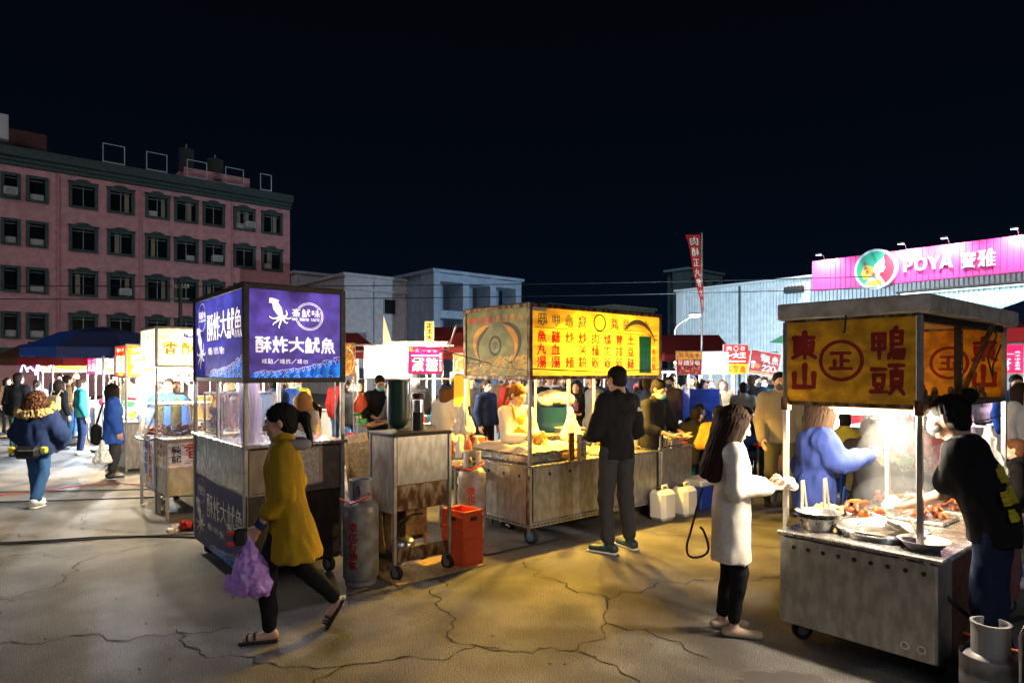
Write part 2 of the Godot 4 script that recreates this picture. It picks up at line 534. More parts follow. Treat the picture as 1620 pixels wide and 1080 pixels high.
# ---------- flat print ----------
class Paint:
	var im: Image
	var s := 2.0
	func _init(w: int, h: int, c: Color) -> void:
		im = Image.create(int(w * s), int(h * s), false, Image.FORMAT_RGB8)
		im.fill(c)
	func poly(p: Array, c: Color) -> Paint:
		var lo := 1e9
		var hi := -1e9
		for q in p: lo = minf(lo, q.y); hi = maxf(hi, q.y)
		for y in range(maxi(0, int(lo * s)), mini(im.get_height(), int(hi * s) + 1)):
			var xs := []
			var yy := (y + 0.5) / s
			for i in p.size():
				var a: Vector2 = p[i]
				var b: Vector2 = p[(i + 1) % p.size()]
				if (a.y <= yy) != (b.y <= yy): xs.append(a.x + (yy - a.y) / (b.y - a.y) * (b.x - a.x))
			xs.sort()
			for i in range(0, xs.size() - 1, 2):
				var x0 := int(round(xs[i] * s))
				var x1 := int(round(xs[i + 1] * s))
				if x1 > x0: im.fill_rect(Rect2i(x0, y, x1 - x0, 1), c)
		return self
	func dot(c: Vector2, r: Vector2, col: Color) -> Paint:
		var p := []
		for k in 24: p.append(c + Vector2(cos(TAU * k / 24), sin(TAU * k / 24)) * r)
		return poly(p, col)
	func line(a: Vector2, b: Vector2, w: float, c: Color, w2 := -1.0) -> Paint:
		if w2 < 0: w2 = w
		var d := (b - a).normalized().orthogonal() * 0.5
		poly([a + d * w, b + d * w2, b - d * w2, a - d * w], c)
		if w > 1.6:
			dot(a, Vector2(w, w) * 0.5, c)
			dot(b, Vector2(w2, w2) * 0.5, c)
		return self
	func path(p: Array, w: float, c: Color, w2 := -1.0) -> Paint:
		if w2 < 0: w2 = w
		for i in p.size() - 1:
			line(p[i], p[i + 1], lerpf(w, w2, float(i) / (p.size() - 1)), c, lerpf(w, w2, float(i + 1) / (p.size() - 1)))
		return self
	func arc(c: Vector2, r: Vector2, a0: float, a1: float, w: float, col: Color) -> Paint:
		var p := []
		for k in 33: p.append(c + Vector2(cos(lerpf(a0, a1, k / 32.0)), sin(lerpf(a0, a1, k / 32.0))) * r)
		return path(p, w, col)
	func tex(w := 0, h := 0) -> ImageTexture:
		im.resize(int(im.get_width() / s), int(im.get_height() / s), Image.INTERPOLATE_BILINEAR)
		return ImageTexture.create_from_image(im)
func letters(p: Paint, text: String, at: Vector2, size: Vector2, gap: float, w: float, c: Color, down := false, brush := 1.0) -> void:
	for ch in text:
		if ch != " ":
			for st in strokes(ch, Rect2(at, size)):
				p.path(st, w, c, w * brush)
		at += Vector2(0, size.y + gap) if down else Vector2(size.x + gap, 0)
func letter_bars(g: Geo, text: String, at: Vector2, size: Vector2, gap: float, w: float, depth: float, down := false) -> Geo:
	for ch in text:
		var n := 0
		for st in strokes(ch, Rect2(Vector2(at.x, 0), size)):
			for i in st.size() - 1:
				n += 1
				var a := Vector3(st[i].x, at.y + size.y - st[i].y, depth * 0.5)
				var b := Vector3(st[i + 1].x, at.y + size.y - st[i + 1].y, depth * 0.5)
				var e := (b - a).normalized() * w * 0.4
				g.bar(a - e, b + e, w, depth + n * 0.0007, 0.0, Vector3.BACK)
		at += Vector2(0, -size.y - gap) if down else Vector2(size.x + gap, 0)
	return g

func squid(p: Paint, o: Vector2, s: float, wide := 1.0) -> void:
	var k := Vector2(s * wide, s)
	var white := Color(0.96, 0.94, 0.9)
	var dark := Color(0.09, 0.08, 0.25)
	for pass_ in 2:
		var c: Color = [dark, white][pass_]
		var e: float = [0.05, 0.0][pass_] * s
		var sh := o + Vector2(-0.01, 0.01) * s * (1 - pass_)
		p.poly([sh + Vector2(0.02, -0.02) * k, sh + Vector2(0.0, 0.16) * k, sh + Vector2(0.1, 0.16) * k, sh + Vector2(0.14, 0.36) * k, sh + Vector2(0.34, 0.62) * k, sh + Vector2(0.47, 0.58) * k, sh + Vector2(0.42, 0.3) * k, sh + Vector2(0.3, 0.12) * k, sh + Vector2(0.34, 0.05) * k, sh + Vector2(0.14, -0.02) * k], c)
		for a in [[0.36, 0.6, 0.2, 0.72, 0.04, 0.66, 0.02, 0.6], [0.38, 0.62, 0.26, 0.82, 0.12, 0.82, 0.14, 0.9], [0.42, 0.62, 0.38, 0.86, 0.3, 0.96, 0.34, 1.0], [0.46, 0.6, 0.5, 0.82, 0.6, 0.84, 0.62, 0.78], [0.48, 0.58, 0.6, 0.7, 0.7, 0.66, 0.74, 0.6], [0.46, 0.58, 0.6, 0.6, 0.62, 0.5, 0.56, 0.38]]:
			var q := []
			for i in range(0, 8, 2): q.append(sh + Vector2(a[i], a[i + 1]) * k)
			var f := []
			for i in 13:
				var t := i / 12.0
				f.append(q[0] * pow(1 - t, 3) + q[1] * 3 * t * (1 - t) * (1 - t) + q[2] * 3 * t * t * (1 - t) + q[3] * t * t * t)
			p.path(f, s * 0.075 + e, c, s * 0.03 + e)
func waves(p: Paint, base: float, x0: float, x1: float, w: float) -> void:
	var rng := RandomNumberGenerator.new()
	rng.seed = 5
	for i in 26:
		var x := lerpf(x0, x1, i / 25.0)
		var hgt := base * (0.06 + 0.17 * pow(float(i) / 25, 1.6)) * rng.randf_range(0.7, 1.1)
		p.dot(Vector2(x, base), Vector2(w * 0.06, hgt), [Color(0.1, 0.42, 0.78), Color(0.14, 0.55, 0.86), Color(0.06, 0.3, 0.68)][i % 3])
	for i in 16:
		var x := lerpf(x0, x1, i / 15.0)
		var hgt := base * (0.05 + 0.16 * pow(float(i) / 15, 1.6)) * rng.randf_range(0.8, 1.15)
		var c := Vector2(x, base - hgt)
		p.arc(c, Vector2(w, w) * 0.022, -PI, PI * 0.7, w * 0.005, Color(0.85, 0.8, 0.95))
		p.arc(c + Vector2(w * 0.03, w * 0.012), Vector2(w, w) * 0.04, -PI * 0.9, 0.1, w * 0.005, Color(0.8, 0.85, 1.0))
		if i % 2: p.arc(Vector2(x, base), Vector2(w, w) * 0.03, PI, TAU, w * 0.005, Color(0.75, 0.85, 1.0))
func fish(p: Paint, spine: Array, w: float) -> void:  # a fish drawn along its spine from the snout
	var up := []
	var dn := []
	for i in spine.size():
		var t := float(i) / (spine.size() - 1)
		var d: Vector2 = (spine[mini(i + 1, spine.size() - 1)] - spine[maxi(i - 1, 0)]).normalized().orthogonal()
		var r := w * (0.1 + sin(pow(t, 0.75) * PI) * 0.5)
		up.append(spine[i] + d * r); dn.append(spine[i] - d * r)
	var all := up.duplicate()
	var back := dn.duplicate()
	back.reverse()
	all.append_array(back)
	p.poly(all, Color(0.86, 0.66, 0.25))
	var mid := []
	for i in spine.size(): mid.append(spine[i] * 0.75 + up[i] * 0.25)
	mid.reverse()
	var top := up.duplicate()
	top.append_array(mid)
	p.poly(top, Color(0.25, 0.27, 0.27))
	p.path(up, w * 0.07, Color(0.1, 0.1, 0.1)); p.path(dn, w * 0.05, Color(0.2, 0.15, 0.08))
	for i in range(2, spine.size() - 1):
		p.line(up[i], spine[i], w * 0.04, Color(0.12, 0.12, 0.13))
	var e: Vector2 = spine[-1]
	var g: Vector2 = (e - spine[-2]).normalized()
	p.poly([e, e + g * w * 0.6 + g.orthogonal() * w * 0.5, e + g * w * 0.25, e + g * w * 0.6 - g.orthogonal() * w * 0.5], Color(0.16, 0.15, 0.14))
	p.dot(spine[1], Vector2(w, w) * 0.07, Color(0.05, 0.05, 0.05))
func bez(a: Vector2, b: Vector2, c: Vector2, k := 14) -> Array:
	var f := []
	for i in k + 1:
		var t := float(i) / k
		f.append(a * (1 - t) * (1 - t) + b * 2 * t * (1 - t) + c * t * t)
	return f
func draw_prints() -> void:
	var white := Color(0.97, 0.96, 0.93)
	var red := Color(0.78, 0.1, 0.07)
	# squid cart, front and side
	var p := Paint.new(512, 490, Color(0.29, 0.23, 0.5))
	waves(p, 490, 40, 512, 512)
	squid(p, Vector2(106, 48), 165)
	p.arc(Vector2(330, 138), Vector2(78, 78), 0, TAU, 3.5, white)
	p.arc(Vector2(330, 138), Vector2(70, 70), 0, TAU, 3.5, white)
	im_fill(p, Rect2(228, 98, 165, 68), Color(0.29, 0.23, 0.5))
	letters(p, "豪魷味", Vector2(232, 98), Vector2(44, 42), 12, 5, white)
	letters(p, "HAO SQUID TASTE", Vector2(232, 150), Vector2(8, 13), 2.6, 3, white)
	letters(p, "酥炸大魷魚", Vector2(38, 262), Vector2(76, 82), 14, 11.5, white)
	letters(p, "現點/現炸/現切", Vector2(70, 384), Vector2(25, 25), 7, 3, white)
	T.squid_front = p.tex()
	p = Paint.new(640, 310, Color(0.2, 0.2, 0.46))
	waves(p, 310, 240, 640, 520)
	squid(p, Vector2(24, 110), 165, 1.1)
	p.arc(Vector2(105, 66), Vector2(56, 56), 0, TAU, 2.6, white)
	im_fill(p, Rect2(54, 42, 104, 46), Color(0.2, 0.2, 0.46))
	letters(p, "豪魷味", Vector2(58, 42), Vector2(28, 28), 6, 3.4, white)
	letters(p, "HAO SQUID TASTE", Vector2(58, 76), Vector2(5, 8), 1.6, 1.8, white)
	letters(p, "酥炸大魷魚", Vector2(186, 62), Vector2(76, 100), 12, 17, Color(0.05, 0.04, 0.12))
	letters(p, "酥炸大魷魚", Vector2(186, 62), Vector2(76, 100), 12, 9, white)
	letters(p, "現點/現炸/現切", Vector2(200, 194), Vector2(22, 26), 5, 3, white)
	T.squid_side = p.tex()
	# fish ball stall, front
	var amber := Color(0.96, 0.85, 0.32)
	p = Paint.new(1024, 400, amber)
	p.poly([Vector2(0, 0), Vector2(330, 0), Vector2(150, 120), Vector2(0, 120)], Color(0.86, 0.72, 0.3))
	for pass_ in 2:
		var c: Color = [Color(0.1, 0.07, 0.02), Color(0.97, 0.9, 0.62)][pass_]
		var w: float = [13.0, 3.6][pass_]
		for k in 8: letters(p, "學甲名產虱目魚丸"[k], Vector2([46, 142, 238, 336, 596, 694, 786, 880][k], 36), Vector2(54, 62), 0, w, c)
	p.arc(Vector2(500, 66), Vector2(46, 52), 0, TAU, 9, Color(0.1, 0.08, 0.04))
	fish(p, bez(Vector2(716, 104), Vector2(860, 10), Vector2(974, 150)), 62)
	p.path([Vector2(20, 116), Vector2(1004, 128)], 3.2, Color(0.2, 0.14, 0.04))
	var cols := ["魚丸湯", "豬血湯", "炒 麵", "炒米粉", "肉燥飯", "爌肉飯", "曹排飯", "土豆豬"]
	for k in 8: letters(p, cols[k], Vector2(40 + k * 99, 136), Vector2(56, 62), 14, 8.5 if k in [0, 1, 7] else 7.0, Color(0.74, 0.1, 0.03) if k != 2 else Color(0.55, 0.2, 0.04), true)
	im_fill(p, Rect2(838, 136, 110, 250), Color(0.06, 0.3, 0.34))
	for k in 12: letters(p, "豬血湯米粉目魚丸土石肉飯"[k], Vector2(852 + (k % 3) * 34, 230 + int(k / 3.0) * 36), Vector2(20, 26), 0, 2.2, Color(0.04, 0.2, 0.24))
	letters(p, "魚肉飯", Vector2(958, 220), Vector2(30, 40), 8, 4, red, true)
	T.fish_front = p.tex()
	# fish ball stall, side
	p = Paint.new(512, 380, Color(0.5, 0.56, 0.42))
	var rng := RandomNumberGenerator.new()
	rng.seed = 9
	for k in 70:
		var x := rng.randf_range(0, 512)
		var y := rng.randf_range(285, 380)
		p.path(bez(Vector2(x, y), Vector2(x + 30, y - rng.randf_range(20, 60)), Vector2(x + rng.randf_range(40, 90), y + 14)), rng.randf_range(4, 16), [Color(0.86, 0.72, 0.34), Color(0.78, 0.64, 0.28), Color(0.62, 0.62, 0.38), Color(0.9, 0.78, 0.42)][k % 4], 2)
	for k in 4: letters(p, "學甲名產"[k], Vector2(20 + k * 58, 32), Vector2(40, 40), 0, 6.5, red)
	for k in 4: letters(p, "虱目魚丸"[k], Vector2(258 + k * 58, 32), Vector2(40, 40), 0, 5.5, Color(0.84, 0.62, 0.3))
	fish(p, bez(Vector2(198, 86), Vector2(20, 150), Vector2(120, 296)), 58)
	fish(p, bez(Vector2(318, 82), Vector2(500, 150), Vector2(392, 296)), 58)
	p.arc(Vector2(252, 206), Vector2(46, 52), 0, TAU, 14, Color(0.13, 0.12, 0.1))
	letters(p, "李", Vector2(230, 180), Vector2(44, 50), 0, 5, Color(0.26, 0.24, 0.14))
	p.path([Vector2(0, 300), Vector2(512, 352)], 2.5, Color(0.16, 0.14, 0.1))
	T.fish_side = p.tex()
	# duck cart
	p = Paint.new(560, 400, Color(0.93, 0.7, 0.08))
	var blood := Color(0.6, 0.07, 0.06)
	letters(p, "東山", Vector2(28, 56), Vector2(108, 124), 38, 29, blood, true, 0.65)
	letters(p, "鴨頭", Vector2(382, 50), Vector2(134, 138), 24, 21, blood, true, 0.75)
	p.arc(Vector2(252, 196), Vector2(92, 92), 0, TAU, 17, blood)
	letters(p, "正", Vector2(206, 148), Vector2(92, 92), 0, 19, blood, false, 0.8)
	T.duck = p.tex()
	# snack stall box and panels
	p = Paint.new(400, 256, Color(0.98, 0.93, 0.76))
	letters(p, "香酥雞香酥", Vector2(18, 90), Vector2(58, 84), 14, 9, Color(0.72, 0.32, 0.05))
	letters(p, "吳記", Vector2(96, 22), Vector2(40, 44), 60, 6, Color(0.15, 0.2, 0.5))
	letters(p, "一天香肉", Vector2(90, 194), Vector2(26, 26), 16, 3, Color(0.7, 0.6, 0.45))
	T.snack_box = p.tex()
	p = Paint.new(256, 256, Color(0.98, 0.95, 0.88))
	for k in 3: letters(p, ["香酥雞", "吳記", "大目魚"][k], Vector2(24 + k * 76, 24), Vector2(56, 56), 14, 7, [Color(0.8, 0.45, 0.3), Color(0.85, 0.35, 0.3), Color(0.75, 0.5, 0.35)][k], true)
	p.dot(Vector2(60, 214), Vector2(30, 24), Color(0.95, 0.8, 0.2))
	T.snack_side = p.tex()
	p = Paint.new(420, 220, Color(0.9, 0.9, 0.93))
	letters(p, "吳記", Vector2(26, 40), Vector2(62, 58), 12, 10, Color(0.08, 0.1, 0.2), true, 0.7)
	letters(p, "香酥雞", Vector2(120, 24), Vector2(110, 112), 12, 16, red, false, 0.75)
	letters(p, "一言香天下", Vector2(110, 162), Vector2(44, 38), 12, 5, Color(0.15, 0.15, 0.2))
	for y in [4, 216]: p.line(Vector2(0, y), Vector2(420, y), 6, red)
	T.snack_panel = p.tex()
	p = Paint.new(200, 300, Color(0.88, 0.9, 0.96))
	letters(p, "吳記香", Vector2(30, 24), Vector2(56, 60), 12, 9, Color(0.2, 0.3, 0.65), true)
	letters(p, "香酥雞", Vector2(112, 40), Vector2(56, 60), 12, 8, Color(0.82, 0.3, 0.3), true)
	p.dot(Vector2(90, 262), Vector2(30, 22), Color(0.93, 0.72, 0.1))
	T.snack_low = p.tex()
	# the smaller signs behind
	p = Paint.new(160, 256, Color(0.85, 0.17, 0.08))
	letters(p, "香天大", Vector2(22, 16), Vector2(32, 30), 8, 6, white)
	for k in 4: letters(p, "肉魚米", Vector2(16 + k * 34, 80), Vector2(26, 42), 8, 8, Color(1, 0.93, 0.8), true)
	T.red_sign = p.tex()
	p = Paint.new(64, 256, Color(0.9, 0.45, 0.08))
	letters(p, "大肉香魚", Vector2(12, 14), Vector2(40, 44), 14, 7, white, true)
	T.orange_sign = p.tex()
	p = Paint.new(200, 256, Color(0.08, 0.36, 0.5))
	for k in 2: letters(p, ["天東", "大山"][k], Vector2(26 + k * 86, 18), Vector2(62, 58), 10, 8, Color(0.75, 0.9, 0.95), true)
	im_fill(p, Rect2(40, 160, 60, 80), Color(0.9, 0.55, 0.1)); im_fill(p, Rect2(118, 160, 50, 80), Color(0.85, 0.4, 0.4))
	T.blue_sign = p.tex()
	p = Paint.new(300, 256, Color(0.86, 0.07, 0.3))
	for k in 4: letters(p, "天一正目"[k], Vector2(64 + k * 52, 22), Vector2(26, 26), 0, 4, Color(0.95, 0.8, 0.85))
	for k in 15: p.line(Vector2(30 + k * 16, 84), Vector2(40 + k * 16, 84), 10, Color(0.97, 0.8, 0.85))
	letters(p, "鬚糖", Vector2(40, 116), Vector2(88, 108), 34, 16, white)
	letters(p, "鬚糖", Vector2(40, 116), Vector2(88, 108), 34, 6.5, Color(0.06, 0.05, 0.08))
	for k in 6: letters(p, "天王山土石米"[k], Vector2(272, 58 + k * 30), Vector2(16, 20), 0, 3, white)
	p.dot(Vector2(26, 28), Vector2(18, 18), Color(0.1, 0.1, 0.08)); p.arc(Vector2(26, 28), Vector2(14, 14), 0, TAU, 4, Color(0.9, 0.8, 0.1))
	T.pink_sign = p.tex()
	p = Paint.new(220, 220, Color(0.95, 0.66, 0.06))
	im_fill(p, Rect2(0, 76, 220, 144), Color(0.7, 0.1, 0.18))
	letters(p, "石天米香", Vector2(26, 22), Vector2(34, 36), 12, 5, Color(0.6, 0.25, 0.5))
	letters(p, "牙麵牙飯", Vector2(14, 84), Vector2(42, 44), 8, 6, white)
	food(p, Rect2(20, 136, 180, 80), [Color(0.55, 0.36, 0.2), Color(0.85, 0.7, 0.5), Color(0.15, 0.12, 0.1), Color(0.75, 0.4, 0.3)], 60, 3)
	T.noodle_sign = p.tex()
	p = Paint.new(220, 256, Color(0.88, 0.12, 0.08))
	im_fill(p, Rect2(0, 170, 220, 86), Color(0.97, 0.7, 0.08))
	letters(p, "天", Vector2(30, 16), Vector2(40, 34), 0, 6, white); letters(p, "口", Vector2(156, 16), Vector2(36, 34), 0, 6, white)
	p.arc(Vector2(112, 34), Vector2(20, 20), 0, TAU, 5, white)
	letters(p, "一大王", Vector2(20, 66), Vector2(52, 54), 12, 10, white)
	for k in 12: p.line(Vector2(20 + k * 15, 146), Vector2(29 + k * 15, 146), 12, Color(1, 0.95, 0.8))
	letters(p, "肉香魚", Vector2(26, 184), Vector2(46, 56), 16, 9, Color(0.85, 0.35, 0.04))
	T.red_banner = p.tex()
	p = Paint.new(256, 190, Color(0.72, 0.07, 0.07))
	letters(p, "烤香", Vector2(10, 20), Vector2(40, 60), 6, 7, white, true); letters(p, "香", Vector2(84, 20), Vector2(48, 54), 0, 7, white)
	letters(p, "風魚", Vector2(118, 28), Vector2(52, 64), 16, 8, white)
	letters(p, "220", Vector2(110, 112), Vector2(32, 44), 8, 10, white); letters(p, "元", Vector2(226, 130), Vector2(20, 26), 0, 4, white)
	for k in 18: p.line(Vector2(14 + k * 13, 176), Vector2(21 + k * 13, 176), 11, Color(0.95, 0.75, 0.3))
	p.dot(Vector2(68, 126), Vector2(26, 18), Color(0.85, 0.5, 0.15))
	T.fish_banner = p.tex()
	p = Paint.new(192, 256, Color(0.75, 0.45, 0.2))
	food(p, Rect2(0, 0, 192, 256), [Color(0.8, 0.55, 0.25), Color(0.85, 0.65, 0.4), Color(0.6, 0.3, 0.12), Color(0.9, 0.75, 0.2), Color(0.5, 0.5, 0.15)], 260, 4)
	p.arc(Vector2(100, 140), Vector2(86, 110), 0, TAU, 8, Color(0.92, 0.9, 0.85))
	T.food_photo = p.tex()
	p = Paint.new(48, 400, Color(0.75, 0.06, 0.06))
	letters(p, "肉酥正丸香大米", Vector2(8, 14), Vector2(32, 40), 14, 8, Color(0.08, 0.03, 0.03), true)
	letters(p, "肉酥正丸香大米", Vector2(8, 14), Vector2(32, 40), 14, 4.5, white, true)
	T.flag = p.tex()
	p = Paint.new(48, 220, Color(0.92, 0.75, 0.04))
	letters(p, "正王大米日", Vector2(9, 10), Vector2(30, 32), 10, 7, Color(0.1, 0.1, 0.04), true)
	T.yellow_flag = p.tex()
	# gas bottle
	p = Paint.new(512, 512, Color(0.6, 0.6, 0.62))
	letters(p, "液化石油氣", Vector2(236, 190), Vector2(40, 42), 8, 6.5, Color(0.72, 0.06, 0.08), true)
	T.gas = p.tex()
	p = Paint.new(96, 200, Color(0.78, 0.8, 0.76))
	letters(p, "魚王丸肉", Vector2(34, 22), Vector2(30, 34), 8, 6, Color(0.1, 0.3, 0.38), true)
	T.menu = p.tex()
	p = Paint.new(64, 200, Color(0.36, 0.18, 0.1))
	letters(p, "大麵日米", Vector2(18, 22), Vector2(28, 34), 8, 5, Color(0.7, 0.5, 0.3), true)
	T.menu_brown = p.tex()
func im_fill(p: Paint, r: Rect2, c: Color) -> void:
	p.im.fill_rect(Rect2i(int(r.position.x * p.s), int(r.position.y * p.s), int(r.size.x * p.s), int(r.size.y * p.s)), c)
func food(p: Paint, r: Rect2, cols: Array, n: int, seed_: int) -> void:
	var rng := RandomNumberGenerator.new()
	rng.seed = seed_
	for k in n:
		var c := r.position + Vector2(rng.randf(), rng.randf()) * r.size
		var d := Vector2.from_angle(rng.randf_range(0, TAU)) * rng.randf_range(4, 16)
		p.path(bez(c - d, c + d.orthogonal() * 0.5, c + d, 5), rng.randf_range(4, 11), cols[k % cols.size()])
# ---------- people ----------
var heads := {}
var hands := {}
var fold_noise: FastNoiseLite
var strand_noise: FastNoiseLite
func head_geo(cell: float) -> Geo:  # origin in the middle of the head, facing +z
	if heads.has(cell): return heads[cell]
	var f := Field.new(Vector3(-0.105, -0.2, -0.13), Vector3(0.105, 0.14, 0.13), cell)
	f.ell(Vector3(0, 0.03, -0.015), Vector3(0.074, 0.086, 0.094))
	f.ell(Vector3(0, -0.032, 0.028), Vector3(0.057, 0.076, 0.06), 0.03)
	f.cap(Vector3(-0.03, -0.083, 0.045), Vector3(0.03, -0.083, 0.045), 0.023, 0.023, 0.03)
	f.ell(Vector3(0, -0.098, 0.064), Vector3(0.02, 0.016, 0.018), 0.02)
	f.cap(Vector3(-0.034, 0.024, 0.078), Vector3(0.034, 0.024, 0.078), 0.011, 0.011, 0.015)
	f.ell(Vector3(-0.04, -0.026, 0.058), Vector3(0.024, 0.022, 0.024), 0.02)
	f.ell(Vector3(0.04, -0.026, 0.058), Vector3(0.024, 0.022, 0.024), 0.02)
	f.sub(Vector3(-0.031, 0.005, 0.103), Vector3(0.019, 0.011, 0.018))
	f.sub(Vector3(0.031, 0.005, 0.103), Vector3(0.019, 0.011, 0.018))
	f.cap(Vector3(0, 0.008, 0.088), Vector3(0, -0.028, 0.106), 0.007, 0.012, 0.012)
	f.cap(Vector3(-0.011, -0.032, 0.094), Vector3(0.011, -0.032, 0.094), 0.008, 0.008, 0.008)
	f.cap(Vector3(-0.019, -0.056, 0.083), Vector3(0.019, -0.056, 0.083), 0.0075, 0.0075, 0.006)
	f.cap(Vector3(-0.016, -0.067, 0.082), Vector3(0.016, -0.067, 0.082), 0.008, 0.008, 0.006)
	f.ell(Vector3(-0.077, -0.006, -0.006), Vector3(0.011, 0.032, 0.019), 0.008)
	f.ell(Vector3(0.077, -0.006, -0.006), Vector3(0.011, 0.032, 0.019), 0.008)
	f.cap(Vector3(0, -0.06, -0.012), Vector3(0, -0.19, -0.03), 0.052, 0.056, 0.03)
	heads[cell] = f.geo(Geo.new())
	return heads[cell]
func hand_geo(pose: String, cell: float) -> Geo:  # left hand, wrist at the origin, fingers down -y, thumb towards +z, palm towards -x
	var key := pose + str(cell)
	if hands.has(key): return hands[key]
	var f := Field.new(Vector3(-0.1, -0.21, -0.07), Vector3(0.06, 0.03, 0.09), cell)
	f.cap(Vector3(0, 0.02, 0), Vector3(0, -0.02, 0), 0.026, 0.026, 0.02, Vector3(0.8, 1, 1.1))
	for i in 4:
		f.cap(Vector3(0, -0.025, 0.016 - i * 0.011), Vector3(0, -0.085, 0.031 - i * 0.0205), 0.015, 0.0125, 0.012)
	var bend: float = {"relaxed": 0.28, "grip": 1.15, "flat": 0.1}[pose]
	for i in 4:
		var q := Vector3(0, -0.088, 0.031 - i * 0.0205)
		var a := bend * (0.7 + i * 0.12)
		var ln: float = [0.04, 0.045, 0.042, 0.033][i]
		for k in 3:
			var e: Vector3 = q + Vector3(-sin(a), -cos(a), (0.12 - i * 0.08) * (0.6 if pose != "grip" else 0.1)).normalized() * ln * [1.0, 0.65, 0.5][k]
			f.cap(q, e, 0.0095 - k * 0.0008, 0.0088 - k * 0.0008, 0.004)
			q = e
			a += bend * [0.95, 0.7, 0.0][k]
	var th := Vector3(-0.012, -0.03, 0.024)
	var t2 := th + (Vector3(-0.012, -0.03, 0.026) if pose != "grip" else Vector3(-0.032, -0.026, 0.012))
	var t3 := t2 + (Vector3(-0.008, -0.03, 0.006) if pose != "grip" else Vector3(-0.02, -0.024, -0.008))
	f.cap(th, t2, 0.014, 0.011, 0.012)
	f.cap(t2, t3, 0.0105, 0.0085, 0.004)
	hands[key] = f.geo(Geo.new())
	return hands[key]
func turn_to(d: Vector3, up := Vector3(0, 0, 1)) -> Basis:  # a basis whose -y points along d and whose z stays near up
	var y := -d.normalized()
	if absf(y.dot(up)) > 0.95: up = Vector3(1, 0, 0)
	var x := y.cross(up).normalized()
	return Basis(x, y, x.cross(y))
